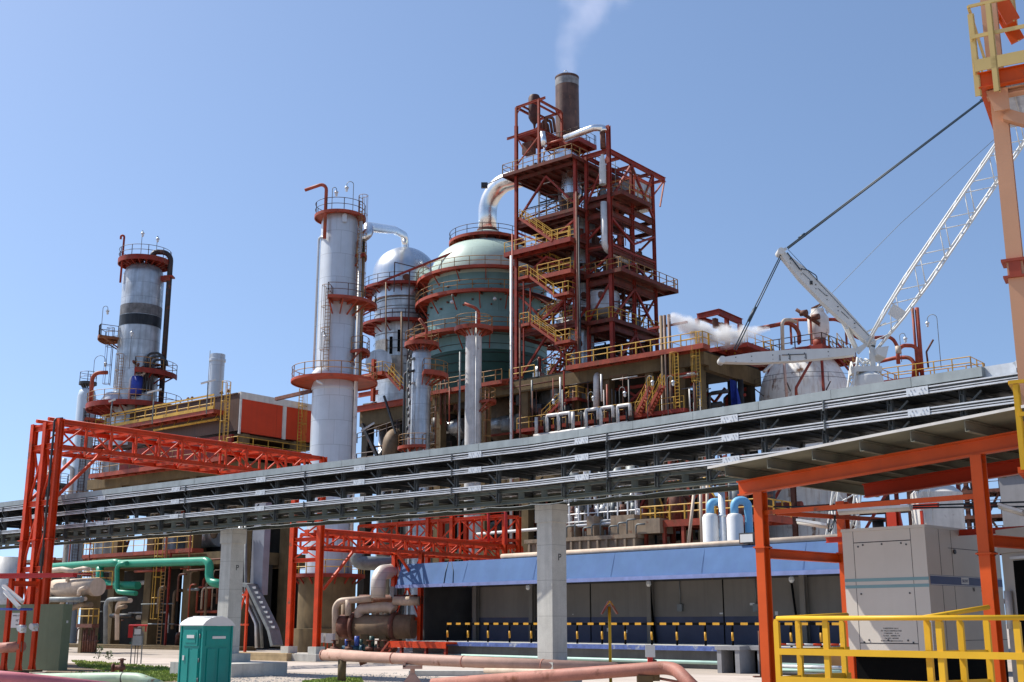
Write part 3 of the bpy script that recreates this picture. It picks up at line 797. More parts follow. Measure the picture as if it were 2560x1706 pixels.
# local +x: right visible face direction away to the right; left face runs along +y
t = thing('portable_toilet', 'green portable toilet with a white domed roof in front of the pillar', 'portable toilet', PT)
W_ = 1.13
m = MB(); m.box(0, 0, .05, W_, W_, 2.12)
for x, y in ((0, 0), (W_, 0), (0, W_), (W_, W_)): m.box(x - .03, y - .03, .05, x + .03, y + .03, 2.13)
m.box(-.035, -.035, 0, W_ + .035, W_ + .035, .14); m.obj('cabin', teal, t)
dr = MB(); dr.box(-.022, .12, .2, -.002, 1.02, 2.03)
dr.box(-.05, .2, 1.50, -.024, .94, 2.0); dr.box(-.045, .16, .3, -.024, .46, 1.42); dr.box(-.045, .66, .3, -.024, .98, 1.42)
dr_ = dr.obj('door', teal, t)
m = MB(); m.box(-.064, .30, 1.60, -.052, .84, 1.92); fr = m.obj('door_panel', teal, t)
MB().box(-.078, .36, 1.74, -.066, .74, 1.84).obj('label_plate', whitep, fr)
m = MB(); m.box(.12, -.02, 1.5, 1.02, -.002, 1.98); m.box(.18, -.032, .25, .5, -.002, 1.42); m.box(.64, -.032, .25, .96, -.002, 1.42); m.obj('side_panel', teal, t)
m = MB(); m.box(.34, -.045, 1.72, .86, -.034, 1.8); m.obj('vent', whitep, t)
m = MB(); m.box(-.07, .84, 1.05, -.024, .92, 1.2); m.obj('latch', whitep, dr_)
for z in (.4, 1.0, 1.75): MB().cyl((-.03, .115, z), (-.03, .115, z + .12), .022, n=8).obj('hinge', galvd, dr_)
m = MB(); n = 12
rows = []
for i in range(n + 1):
    x = -.06 + (W_ + .12) * i / n; z = 2.16 + .26 * (1 - (2 * i / n - 1) ** 2) ** .75
    rows.append((x, z))
vs = [(x, -.06, z) for x, z in rows] + [(x, W_ + .06, z) for x, z in rows]; k = n + 1
m.add(vs, [(i, i + 1, k + i + 1, k + i) for i in range(n)], True)
m.add([(x, -.06, z) for x, z in rows], [tuple(range(k))]); m.add([(x, W_ + .06, z) for x, z in rows], [tuple(range(k))[::-1]])
m.box(-.07, -.07, 2.125, W_ + .07, W_ + .07, 2.165)
for i in (3, 5, 7, 9): m.tube([(rows[i][0], -.062, rows[i][1] + .004), (rows[i][0], W_ + .062, rows[i][1] + .004)], .014, 5)
m.obj('roof', whitep, t)

# ---------------------------------------------------------------- salmon and red ground pipes, bottom centre
q = Fr(gp(1000, 1690)); PF = Fr((q.o[0], q.o[1], 0))
def pp(u, v, D): return PF.l(P(u, v, D))
t = thing('ground_pipe', 'long salmon coloured pipe on steel stools across the yard', 'pipe', PF)
A_, B_ = pp(806, 1638, 47.5), pp(1540, 1672, 40.5)
MB().tube([A_, B_], .20, 20).obj('pipe_run', pinkp, t)
for f_ in (.002, .27, .52, .78):
    m = MB(); m.tube([lerp(A_, B_, f_), lerp(A_, B_, f_ + .0035)], .212, 20); m.obj('weld_band', redp, t)
MB().tube([pp(818, 1630, 49), pp(905, 1636, 48.5), pp(912, 1640, 48.3)], .13, 14).obj('side_pipe', pinkp, t)
for u in (864, 1058):
    f_ = (u - 806) / 734; c = lerp(A_, B_, f_)
    m = MB()
    if u < 900: m.cyl((c[0], c[1], -.05), (c[0], c[1], c[2] - .1), .16, n=14)
    else:
        m.ib((c[0], c[1], -.05), (c[0], c[1], c[2] - .34), .16, .16, up=(0, 1, 0)); m.cbox((c[0], c[1], c[2] - .28), .7, .3, .12); m.cbox((c[0] - .3, c[1], c[2] - .2), .1, .3, .14); m.add([(c[0] - .4, c[1] - .2, 0), (c[0] + .4, c[1] - .2, 0), (c[0] + .4, c[1] + .2, 0), (c[0] - .4, c[1] + .2, 0), (c[0] - .1, c[1] - .1, .4), (c[0] + .1, c[1] - .1, .4), (c[0] + .1, c[1] + .1, .4), (c[0] - .1, c[1] + .1, .4)], [(0, 1, 5, 4), (1, 2, 6, 5), (2, 3, 7, 6), (3, 0, 4, 7)])
    m.obj('pipe_stool', concb if u < 900 else pinkp, t)
m = MB(); m.cyl(pp(905, 1650, 47), pp(909, 1662, 47), .14, n=12); m.obj('drain_valve', rustm, t)
q = Fr(gp(1500, 1705)); PF = Fr((q.o[0], q.o[1], 0))
t = thing('ground_pipe', 'faded red pipe bending down to the ground in front of the salmon pipe', 'pipe', PF)
MB().tube(bend([pp(1080, 1712, 34.5), pp(1684, 1668, 32), pp(1745, 1730, 30.5)], .7, 8), .17, 22).obj('pipe_run', redp, t)
c = pp(1612, 1696, 32.3); m = MB(); m.cbox((c[0], c[1], c[2] - .1), .4, .3, .35); m.cbox((c[0] + .28, c[1], c[2] + .03), .2, .22, .2); m.box(c[0] - .12, c[1] - .1, -.1, c[0] + .12, c[1] + .1, c[2] - .3); m.obj('valve_block', concb, t)
MB().tube([(c[0] + .35, c[1], c[2]), pp(1700, 1706, 32)], .035, 8).obj('thin_pipe', redp, t)
q = Fr(gp(1290, 1690)); PF = Fr((q.o[0], q.o[1], 0))
t = thing('ground_pipe', 'thin whitish pipe lying between the salmon and the red pipe', 'pipe', PF)
MB().tube([pp(1213, 1677, 42), pp(1420, 1681, 39), pp(1500, 1684, 38)], .09, 14).obj('pipe_run', insl, t)
MB().box(-4.6, -.35, -.05, 2.0, .35, .22).obj('kerb_block', conc, t)
# yellow lamp post with slanted twin hood
YP = Fr(gp(1527, 1720)); t = thing('marker_post', 'thin yellow post with a small pitched hood on top', 'marker post', YP)
zz = YP.l(P(1527, 1506, YP.o[1]))[2]
MB().cyl((0, 0, 0), (0, 0, zz - .15), .055, n=12).obj('post', yel, t)
m = MB()
for s in (-1, 1):
    m.prof((0, .3, zz), (0, -.3, zz), [(0, 0), (s * .26, -.42), (s * .30, -.40), (s * .04, .04)])
m.obj('hood', redl, t)
m = MB(); m.prof((0, .31, zz), (0, -.31, zz), [(-.14, -.14), (0, .05), (.14, -.14), (0, -.02)]); m.obj('cap', yel, t)

# ---------------------------------------------------------------- dock, blue roofed building, striped fence
BD = Fr((P(1000, 1465, 80)[0], 80, 0), G2)
zd = 1.12; YW = 3.6
zf = BD.py(1000, 1465, 0)[2]; ztop = BD.py(1000, 1412, .45)[2]
X0, X1 = BD.py(992, 1500, 0)[0], BD.py(2330, 1500, 0)[0]
t = thing('blue_building', 'long low building with a sloping blue fascia and an open shaded front on a dock', 'building', BD)
b = MB()
b.add([(X0, 0, zf), (X1, 0, zf), (X1, .45, ztop), (X0, .45, ztop), (X0, 5.0, ztop), (X1, 5.0, ztop), (X0, 5.0, zf + .2), (X1, 5.0, zf + .2), (X0, .1, zf - .0), (X1, .1, zf)],
      [(0, 1, 2, 3), (3, 2, 5, 4), (8, 6, 7, 9), (0, 8, 9, 1)])
b.add([(X0, 0, zf), (X0, .45, ztop), (X0, 5, ztop), (X0, 5, zf)], [(0, 1, 2, 3)]); b.add([(X1, 0, zf), (X1, .45, ztop), (X1, 5, ztop), (X1, 5, zf)], [(3, 2, 1, 0)])
b.obj('fascia', bluew, t)
MB().beam((X0 - .05, .05, zf - .05), (X1 + .05, .05, zf - .05), .32, .2).obj('edge_trim', bluet, t)
rnd = random.Random(23)
for k in range(1, 6):
    x = X0 + (X1 - X0) * k / 6 + rnd.uniform(-.3, .3); m = MB(); m.beam((x, -.004, zf + .1), (x + rnd.uniform(-.05, .05), .446, ztop - .02), .012, .012); m.obj('fascia_joint', MATS['dark blue paint'] if 'dark blue paint' in MATS else M('dark blue paint', (.04, .08, .2), .8), t)
for k in range(9):
    x = X0 + 6 + rnd.random() * (X1 - X0 - 8); z = zd + rnd.uniform(.4, 3.0); m = MB(); m.box(x, YW - .012, z, x + rnd.uniform(.06, .3), YW - .006, z + rnd.uniform(.04, .25)); m.obj('wall_patch', pipew, t)
for k, u in enumerate((1400, 1700, 1890)):
    c = BD.py(u, 1520, YW - .1); m = MB(); m.box(c[0] - .16, YW - .16, c[2] - .2, c[0] + .16, YW - .01, c[2] + .2); m.obj('junction_box', galvd, t)
    m = MB(); m.tube([(c[0], YW - .06, c[2] + .2), (c[0], YW - .06, zf - .1)], .025, 6); m.obj('wall_conduit', galvd, t)
m = MB(); m.add([(X0 - .12, -.02, zf - .15), (X0 - .004, -.02, zf - .15), (X0 - .004, .45, ztop + .05), (X0 - .12, .45, ztop + .05), (X0 - .12, .85, ztop + .05), (X0 - .004, .85, ztop + .05), (X0 - .12, .4, zf - .15), (X0 - .004, .4, zf - .15)], [(0, 1, 2, 3), (3, 2, 5, 4), (4, 5, 7, 6), (6, 7, 1, 0), (0, 3, 4, 6), (1, 7, 5, 2)]); m.obj('end_trim', M('dark blue trim', (.05, .12, .30), .6), t)
xw0 = BD.py(1180, 1500, YW)[0]
m = MB(); m.box(xw0, YW, zd + 1.45, X1, YW + .3, zf + .12); m.obj('wall', greyw, t)
m = MB(); m.box(xw0, YW - .004, zd, X1, YW + .3, zd + 1.446); m.obj('dado', blued, t)
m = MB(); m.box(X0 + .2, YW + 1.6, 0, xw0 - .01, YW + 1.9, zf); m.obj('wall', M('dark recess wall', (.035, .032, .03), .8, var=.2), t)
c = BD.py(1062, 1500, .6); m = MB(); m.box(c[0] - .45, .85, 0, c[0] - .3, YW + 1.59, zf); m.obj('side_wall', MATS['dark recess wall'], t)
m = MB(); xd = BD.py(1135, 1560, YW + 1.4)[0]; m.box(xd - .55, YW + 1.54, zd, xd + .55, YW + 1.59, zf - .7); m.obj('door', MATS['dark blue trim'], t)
x = X0 + 2.0; k = 0
for u in (1062, 1190, 1625, 2010, 1330):
    c = BD.py(u, 1500, YW - .25)
    m = MB(); m.ib((c[0], YW - .25 if u > 1100 else .6, zd), (c[0], YW - .25 if u > 1100 else .6, zf), .3 if u > 1100 else .42, .3, up=(0, 1, 0)); m.obj('column', greyw if u > 1100 else M('pale blue grey column', (.30, .32, .34), .6, var=.1, streak=.15), t)
m = MB()
for u in (1476, 1808, 2130): 
    c = BD.py(u, 1500, YW - .02); m.box(c[0] - .03, YW - .03, zd, c[0] + .03, YW - .005, zf)
m.obj('wall_joint', black, t)
MB().beam((X0, YW - .06, zf - .06), (X1, YW - .06, zf - .06), .07, .09).obj('conduit', steelk, t)
for u in (1628, 1984):
    c = BD.py(u, 1480, YW - .2); MB().beam((c[0] - .1, YW - .2, zf - .3), (c[0] + .18, YW - .15, zd), .11, .05).obj('drain_strip', black, t)
for u in (1320, 1622, 1980, 1068):
    c = BD.py(u, 1474, 1.6); m = MB(); m.lathe([(0, .02), (.12, -.05), (.15, -.2), (.08, -.32), (0, -.34)], 14, (c[0], 1.6, zf - .12)); m.obj('ceiling_lamp', glass, t)
# dock slab and its blue edge
m = MB(); m.box(X0 + 2.6, -.7, -.1, X1, YW + 3, zd - .25); m.obj('dock', M('dock concrete', (.17, .16, .15), .85, var=.2, vs=.8, streak=.25, grain=.2), t)
m = MB(); m.box(X0 + 2.3, -1.05, zd - .25, X1, YW + 3, zd - .02); m.obj('dock_edge', M('worn blue edge', (.10, .15, .38), .7, var=.3, vs=3, grain=.4, rust=.25, rcol=(.4, .42, .42)), t)
m = MB(); m.box(X0 + 2.3, -1.0, zd - .02, X1, YW + 1.8, zd); m.obj('dock_floor', conc, t)
MB().tube([(BD.py(1255, 1390, .75)[0], .75, ztop + .17), (X1, .75, ztop + .17)], .15, 12).obj('roof_pipe', insl, t)
MB().tube([(X0 + 3, -1.1, .32), (X1, -1.1, .32)], .09, 8).obj('ground_pipe', M('mint pipe', (.42, .60, .52), .5, var=.1), t)
c = BD.py(1880, 1362, .8); m = MB(); m.box(c[0] - .45, .35, ztop + .08, c[0] + .45, .5, ztop + .62); m.beam((c[0], .55, ztop - .05), (c[0], .55, ztop + .2), .06); fl = m.obj('floodlight', steelk, t); MB().box(c[0] - .38, .335, ztop + .15, c[0] + .38, .348, ztop + .55).obj('lens', glass, fl)
cb_ = MB(); c = BD.py(1134, 1405, .9)
cb_.tube([(c[0], .46, ztop + .03), (c[0] + .02, .2, zf + .72), (c[0] + .12, -.03, zf + .0), (c[0] + .1, -.12, zf - .15)], .03, 5); cb_.tube([(c[0] + .3, .46, ztop + .03), (c[0] + .75, .24, zf + .8), (c[0] + 1.0, -.01, zf + .02)], .03, 5); cb_.obj('hanging_cable', MATS['dark cable'], t)
# striped fence on the dock edge
ystr = M('barrier yellow', (.66, .34, .03), .5, var=.12, grain=.2); 
F_ = Fr(BD.w((0, -.85, zd)), G2)
xf0, xf1 = F_.py(1119, 1560, 0)[0], F_.py(2140, 1560, 0)[0]
t = thing('striped_fence', 'black and yellow striped guard fence along the dock edge', 'fence', F_)
m = MB(); x = xf0; k = 0
while x < xf1:
    m.cur = k % 2; m.beam((x, 0, 1.06), (min(x + .42, xf1), 0, 1.06), .1, .12); x += .42; k += 1
m.obj('top_rail', [ystr, black], t)
us = (1119, 1170, 1220, 1274, 1328, 1443, 1505, 1563, 1629, 1692, 1763, 1831, 1904, 1977, 2052)
for u in us:
    x = F_.py(u, 1580, 0)[0]; b = MB()
    for i, (za_, zb_) in enumerate(((0, .25), (.25, .66), (.66, 1.0))):
        b.cur = 0 if i == 1 else 1; b.tube([(x, 0, za_), (x, 0, zb_)], .058, 10)
    b.obj('post', [ystr, black], t)
# red steps and red platform at the left end of the dock
SPF = Fr(BD.w((0, -1.9, 0)), G2)
t = thing('red_platform', 'low red steel platform with a short ladder at the left end of the dock', 'platform', SPF)
xa, xb = SPF.py(972, 1604, 0)[0], SPF.py(1116, 1606, 0)[0]
m = MB(); m.box(xa, 0, zd - .14, xb, 1.6, zd - .02); m.beam((xa, -.03, zd - .22), (xb, -.03, zd - .22), .05, .34); m.obj('deck_plate', orange, t)
for x in (xa + 1.2, (xa + xb) / 2 + .8, xb - .15): MB().ib((x, .1, 0), (x, .1, zd - .3), .18, .18, up=(0, 1, 0)).obj('leg', red, t)
m = MB()
for y in (-.1, .5): m.beam((xa - 1.1, y, .02), (xa + .15, y, zd - .05), .05, .13)
for i in range(1, 5): c = lerp((xa - 1.1, 0, .02), (xa + .15, 0, zd - .05), i / 5); m.box(c[0] - .1, -.1, c[2] - .02, c[0] + .1, .5, c[2] + .02)
m.obj('steps', redl, t)
# hollow concrete blocks, red hydrant post
for k, (u, lab) in enumerate(((1822, 'pale hollow concrete frame block standing by the dock, left one of two'), (1878, 'pale hollow concrete frame block standing by the dock, right one of two'))):
    c = gp(u, 1684); HB = Fr(c, G2)
    t = thing('concrete_culvert', lab, 'concrete block', HB, 'hollow concrete culverts')
    m = MB(); 
    for x in (-.62, .38): m.box(x, 0, 0, x + .24, 1.2, 1.02)
    m.box(-.7, -.05, 1.022, .68, 1.25, 1.2); m.obj('frame_block', M('block grey', (.27, .27, .28), .85, var=.15, streak=.15) if 'block grey' not in MATS else MATS['block grey'], t)
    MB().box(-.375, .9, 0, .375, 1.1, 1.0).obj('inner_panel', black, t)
HP = Fr(gp(1626, 1674)); t = thing('hydrant_post', 'short red post with a white sign plate in front of the dock', 'post', HP)
zz = HP.l(P(1626, 1612, HP.o[1]))[2]
MB().beam((0, 0, 0), (0, 0, zz - .55), .24, .24).obj('post', MATS['bright red pipe'], t); MB().box(-.24, -.14, zz - .6, .24, -.1, zz).obj('sign_plate', whitep, t)
m = MB(); m.cyl((.12, -.1, zz - .75), (.3, -.1, zz - .8), .07, n=8); m.obj('outlet', rustm, t)
# ---------------------------------------------------------------- left process building
LB = Fr((ray(588, 1200)[0] * 105, 105, 0), G1)
def lb(u, v, y=0.0): return LB.py(u, v, y)
t = thing('cooler_building', 'tall brown concrete process building with an orange clad penthouse and yellow walkways', 'building', LB)
ZT = lb(582, 986)[2]; ZP = lb(584, 1078)[2]; XL = lb(284, 1045)[0]; YD = LB.px(800, 1030, 0)[1] + .8
# penthouse: brown front, orange side, white trims
m = MB(); m.box(XL, 0, ZP, -.05, .2, ZT - .02); m.obj('front_wall', brown, t)
m = MB()
ya, yb, ye = LB.px(592, 1010, 0)[1], LB.px(706, 1040, 0)[1], YD
m.box(-.3, .23, ZP - .1, 0, ye, ZT - .5); m.obj('side_wall', orangep, t)
trim = M('white trim', (.62, .60, .56), .6, var=.1, streak=.2)
m = MB(); m.box(-.32, .05, ZT - .5, .1, ye, ZT + .12); m.box(-.04, .03, ZP - .3, .1, .22, ZT - .52); m.box(.005, yb, ZP - .2, .1, yb + .4, ZT - .52); m.obj('roof_trim', trim, t)
m = MB(); m.box(XL - .1, -.1, ZT - .05, -.33, YD, ZT + .06); m.obj('roof', brown, t)
m = MB(); m.box(XL, YD - .3, ZP, -.4, YD, ZT - .1); m.obj('back_wall', brown, t)
for u in (323, 335, 470, 480, 553, 570, 395):
    c = lb(u, 1000, .6); m = MB(); m.cyl((c[0], .6, ZT + .05), (c[0], .6, ZT + .45), .05, n=6); m.cyl((c[0], .6, ZT + .45), (c[0], .6, ZT + .7), .2, .1, n=10); m.obj('roof_vent', rustm, t)
# walkway along the front
zw = lb(540, 1024, -1.0)[2]; xr = lb(541, 1024, -1.0)[0]
deck(t, XL - 1.2, -1.3, xr, -.03, zw, 'fl', redl, rail_y, th=.35, name='walkway', sp=1.7, rr=.045)
m = MB(); m.beam((XL - 1.2, -1.34, zw + .16), (xr, -1.34, zw + .16), .03, .3); m.beam((XL, -1.34, zw + 1.3), (xr, -1.34, zw + 1.3), .05, .16); m.obj('kick_plate', rail_y, t)
zc2 = lb(543, 1048, -.6)[2]
m = MB(); m.tube([lb(385, 1076, -.6), lb(545, 1048, -.6)], .12, 8)
x = lb(400, 1070, -.6)[0]
while x < lb(540, 1050, -.6)[0]: m.beam((x, -.6, zc2), (x, -.3, zw - .2), .05, .05); x += 2.1
m.obj('header_pipe', rail_y, t)
m = MB(); m.box(XL + 2, -.2, ZP - 2.2, -.6, .1, ZP - .3); m.obj('beam', red, t)
# corner ladder cage, side ladder
caged_ladder(t, -.9, -.55, ZP - 2.4, ZT, (0, -1), rail_y, ZP - 1.0)
caged_ladder(t, .55, LB.px(748, 1090, .5)[1], ZP - 3.5, ZT + .3, (1, 0), rail_y, ZP - 2)
MB().beam(LB.l(P(690, 998, 103)), LB.l(P(778, 978, 97.5)), .25, .3).obj('rusty_strut', rustm, t)
# levels below
rnd_ = random.Random(41)
zl2 = lb(340, 1170, -1.5)[2]; 
c0 = lb(222, 1186, -1.5)
deck(t, c0[0], -1.5, 0, 0, zl2, 'fl', redl, rail_br, th=.4, sp=1.7, name='walkway')
deck(t, -.5, -.9, 1.2, YD, lb(588, 1128)[2], 'rf', redl, rail_y, th=.3, sp=1.7, name='walkway')
zl3 = lb(300, 1382, -1.2)[2]; c1 = lb(205, 1388, -1.2)
deck(t, c1[0], -1.2, -4, 0, zl3, 'fl', redl, rail_y, th=.35, sp=1.7, name='walkway')
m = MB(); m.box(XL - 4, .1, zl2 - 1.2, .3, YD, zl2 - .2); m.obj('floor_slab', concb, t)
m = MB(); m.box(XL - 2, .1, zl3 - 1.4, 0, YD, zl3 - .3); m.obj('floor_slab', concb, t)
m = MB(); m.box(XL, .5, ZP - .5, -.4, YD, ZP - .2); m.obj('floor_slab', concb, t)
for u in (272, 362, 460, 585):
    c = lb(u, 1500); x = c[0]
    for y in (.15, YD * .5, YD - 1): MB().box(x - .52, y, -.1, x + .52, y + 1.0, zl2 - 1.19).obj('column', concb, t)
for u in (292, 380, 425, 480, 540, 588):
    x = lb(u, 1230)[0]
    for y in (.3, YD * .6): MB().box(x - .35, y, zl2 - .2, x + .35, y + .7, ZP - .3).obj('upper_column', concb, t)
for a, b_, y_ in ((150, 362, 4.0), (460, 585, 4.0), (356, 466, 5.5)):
    m = MB(); m.box(lb(a, 1400)[0], y_, .0, lb(b_, 1400)[0], y_ + .3, zl3 - 1.41); m.obj('dark_sheet', concd, t)  # added dark sheets, standing in for the shade deep in the bays
m = MB(); m.box(lb(395, 1230)[0], 6.2, zl2 - .1, -.5, 6.5, ZP - .3); m.obj('dark_sheet', concd, t)
m = MB(); m.box(lb(300, 1230)[0], 7, zl3 - .2, -1, 7.3, zl2 - 1.3); m.obj('dark_sheet', concd, t)
m = MB(); m.box(-16, 8, -.1, -.5, 8.3, zl3 - 1.5); m.obj('dark_sheet', concd, t)
for k in range(44):
    u = rnd_.uniform(185, 585); y = rnd_.uniform(-1.6, 3.4); v = rnd_.uniform(1395, 1600); p = LB.py(u, v, y); l = rnd_.uniform(1.2, 5)
    pts = [(p[0], y, max(.3, p[2] - l)), (p[0], y, p[2]), (p[0] + rnd_.uniform(.6, 2), y, p[2])] if k % 3 else [p, (p[0] + l, y, p[2])]
    MB().tube(bend(pts, .35), rnd_.choice((.06, .09, .13, .2)), 8).obj('pipe', rnd_.choice((ins, insl, steelk, rustm, redl, galvd)), t)
for k in range(8):
    u = rnd_.uniform(200, 580); p = LB.py(u, 1590, 1.4); m = MB(); m.cyl((p[0] - .6, 1.4, .9), (p[0] + .6, 1.4, .9), rnd_.uniform(.3, .5), n=14); m.box(p[0] - .8, 1.0, .3, p[0] + .8, 1.8, .5); m.obj('machine', rnd_.choice((steelk, rustm, greend, ins)), t)
# hanging hopper under the middle slab
c = lb(512, 1335, 1.0); m = MB(); m.lathe([(0, -.4), (.25, -.3), (.5, .5), (1.6, 1.1), (2.0, 1.6), (2.0, 3)], 24, (c[0], 2.0, c[2])); m.obj('hopper', ins, t)
m = MB(); m.lathe([(2.1, 0), (2.1, 5)], 24, (lb(335, 1300)[0], 4.5, zl3)); m.cyl((lb(420, 1300)[0], 3.2, zl3 + 1.5), (lb(480, 1300)[0], 3.2, zl3 + 1.5), 1.1, n=20); m.obj('drum', aluw, t)
# inside clutter: pipes
rnd = random.Random(11)
for k in range(26):
    z = rnd.choice((rnd.uniform(1, zl3 - 2), rnd.uniform(zl3 + .3, zl2 - 1.5), rnd.uniform(zl2 + .3, ZP - 1)))
    x = rnd.uniform(XL, -2); y = rnd.uniform(.8, 3.6); l = rnd.uniform(2, 7)
    pts = [(x, y, z), (min(x + l, -.5), y, z), (min(x + l, -.5), y, z + rnd.uniform(-2, 2))] if k % 2 else [(x, y, max(.4, z - 2)), (x, y, z + 1.5), (x, y + 2, z + 1.5)]
    MB().tube(bend(pts, .4), rnd.choice((.08, .12, .16, .22)), 10).obj('pipe', rnd.choice((ins, insl, pipew, steelk, redl)), t)
# the sloping stair high in the lower bay
flight(t, (lb(293, 1388, .6)[0], .6, zl3), (lb(318, 1335, .6)[0], .6, zl3 + 3.4), .8, (0, 1), redl, rail_y)
# ladder down to the ground in front of the walkway
x = lb(405, 1500, -1.4)[0]
b = MB(); rungs(b, x, -1.45, .2, zl3 + 1.1, .62, (1, 0), .028); lo = b.obj('ladder', rail_br, t)
b = MB(); cage(b, x - .05, -1.5, zl3 - 7.0 if zl3 > 9 else 2.6, zl3 + 1.2, (-.6, -.8), .9, .028); b.obj('cage', rail_y, lo)
m = MB(); m.ib((x + .6, -1.2, 0), (x + .6, -1.2, zl3 - .3), .16, .16, up=(0, 1, 0)); m.obj('post', red, t)
m = MB(); m.box(c1[0] - 6, -2.6, -.1, 4, 0, .3); m.box(c1[0] + 4, -3.0, -.1, 2, -2.61, .16); m.obj('kerb', concb, t)

# sea green pipe hung in front
pg = Fr((LB.w((lb(300, 1420, -2.4)[0], -2.4, 0))[0], LB.w((lb(300, 1420, -2.4)[0], -2.4, 0))[1], 0), G1)
t = thing('green_pipe', 'sea green pipe with drop legs hung in front of the brown process building', 'pipe', pg)
def gq(u, v, y=0.0): return pg.py(u, v, y)
m = MB(); m.tube(bend([gq(113, 1505, -.2), gq(113, 1419, -.2), gq(290, 1407, -.2), gq(300, 1410, 0), gq(515, 1403), gq(524, 1410), gq(522, 1455), gq(560, 1462)], .8), .36, 16).obj('pipe_run', greenp, t)
MB().tube(bend([gq(250, 1418, -.2), gq(250, 1455, -.2), gq(278, 1463, .2), gq(345, 1464, .2)], .9), .36, 16).obj('drop_leg', greenp, t)
MB().tube(bend([gq(318, 1409, -.5), gq(293, 1412, -.5), gq(293, 1480, -.5), gq(340, 1484, -.5)], .5), .22, 12).obj('small_leg', greenp, t)
for u in (160, 210, 400, 460):
    c = gq(u, 1410); m = MB(); m.beam((c[0], .5, c[2] - .5), (c[0], .5, c[2] + 2.6), .1, .1); m.beam((c[0], -.3, c[2] - .42), (c[0], .55, c[2] - .42), .1, .1); m.obj('hanger', redl, t)

# piping skid on the ground to the left of the building
p0 = P(150, 1600, 97); SK = Fr((p0[0], p0[1], 0), G1)
t = thing('exchanger_skid', 'pale insulated horizontal exchanger with looping pipes at far left', 'exchanger', SK)
def sk(u, v, y=0.0): return SK.py(u, v, y)
a, b_ = sk(118, 1472), sk(245, 1468)
m = MB(); m.cyl((a[0] + 1, 0, a[2]), (b_[0], 0, a[2]), .7, n=24); m.obj('shell', insl, t)
MB().cyl((a[0], 0, a[2]), (a[0] + 1, 0, a[2]), 1.05, n=24).obj('channel_head', steelk, t)
for x in (a[0] + 1.6, b_[0] - .8): MB().box(x - .2, -.7, 0, x + .2, .7, a[2] - .6).obj('saddle', concb, t)
for k, pts in enumerate(([sk(135, 1432), sk(165, 1428), sk(190, 1425), sk(225, 1432)], [sk(150, 1452), sk(152, 1436), sk(185, 1430)], [sk(186, 1455), sk(188, 1430), sk(225, 1422), sk(240, 1424)],
     [sk(240, 1500), sk(160, 1500), sk(152, 1506)], [sk(180, 1512), sk(184, 1500), sk(240, 1498)], [sk(186, 1526), sk(225, 1511), sk(245, 1513)], [sk(232, 1490), sk(234, 1475), sk(250, 1470)],
     [sk(290, 1610), sk(291, 1500), sk(342, 1498)], [sk(310, 1600), sk(311, 1505), sk(345, 1502)], [sk(328, 1535), sk(332, 1520), sk(350, 1517)])):
    MB().tube(bend([(p[0], -1.2 + .3 * (k % 3), p[2]) for p in pts], .5), .21 if k in (0, 3, 5) else .16, 12).obj('pipe', (insl, ins, insl, galvd)[k % 4], t)
m = MB(); 
for i in range(7):
    x = sk(205 + i * 6, 1580, -.6)[0]; m.cyl((x, -.6, .1), (x, -.6, 1.3 + .4 * (i % 3)), .09, n=8); m.cyl((x - .3, -.6, .9), (x + .3, -.6, .9), .07, n=8)
m.obj('valve_bank', rustm, t)['kind'] = 'stuff'
deck(t, sk(200, 1465, .4)[0], .4, sk(248, 1465, .4)[0], 1.6, sk(200, 1465, .4)[2], 'flr', red, rail_y)
deck(t, sk(205, 1560, -.9)[0], -1.4, sk(245, 1560, -.9)[0], -.8, sk(205, 1560, -.9)[2], 'fr', rustm, rail_y)
m = MB(); m.cyl(SK.py(12, 1500, 3)[:2] + (0,), SK.py(12, 1500, 3)[:2] + (SK.py(12, 1395, 3)[2],), 1.5, n=20); m.obj('side_vessel', pipew, t)
# loose columns and pipe steel at far left under the rack
PK = Fr(gp(60, 1600), G1)
t = thing('pipe_rack', 'distant steel pipe rack with stacked pipes behind the red gantry legs', 'pipe rack', PK)
for x in (-14, -9, -4, 1, 6, 11, 16):
    for y in (0, 4): MB().ib((x, y, 0), (x, y, 11), .3, .3, up=(0, 1, 0)).obj('post', redl, t)
for z in (4.5, 6.5, 8.5, 10.5):
    m = MB()
    for x in (-14, -9, -4, 1, 6, 11, 16): m.ib((x, -.3, z), (x, 4.3, z), .2, .3)
    m.obj('cross_beam', redl, t)
    for k in range(5): MB().tube([(-20, .3 + k * .8, z + .35), (18, .3 + k * .8, z + .35)], .1 + .05 * (k % 3), 8).obj('pipe', (pipew, insl, galvd, aluw)[(k + int(z)) % 4], t)

# ---------------------------------------------------------------- columns
def column(u, v, D): 
    p = P(u, v, D); return Fr((p[0], D, 0), 0)
# big silver column
SC = column(838, 900, 98.0)
t = thing('distillation_column', 'tall pale silver column with round red platforms in front of the silver dome', 'column', SC)
Z = lambda v, D=98.0: zat(v, D)
zp, ztp = Z(956), Z(548)
m = MB(); m.lathe([(1.95, 0), (1.95, 5), (1.82, 6.2), (1.82, zp - .8), (1.90, zp - .75), (1.90, zp - .55), (1.60, zp + .3), (1.60, ztp - .5), (1.45, ztp + .05), (1.0, ztp + .45), (0, ztp + .6)], 56); m.obj('shell', pale, t)
ring_deck(t, zp, 1.65, 3.6, 0, 360, M('orange red platform', (.40, .062, .022), .5, var=.2, rust=.2), rail_br, rr=.035, brackets=False, band=.16)
ring_deck(t, ztp + .12, .2, 2.2, 0, 360, redl, rail_k, rr=.03, band=.2, brackets=False)
zm = Z(764); ring_deck(t, zm, 1.6, 3.4, -95, 18, redl, rail_k, band=.2)
ring_deck(t, Z(640), 1.6, 2.4, -20, 40, red, rail_br)
ring_deck(t, Z(880), 1.6, 2.9, -30, 30, redl, rail_br)
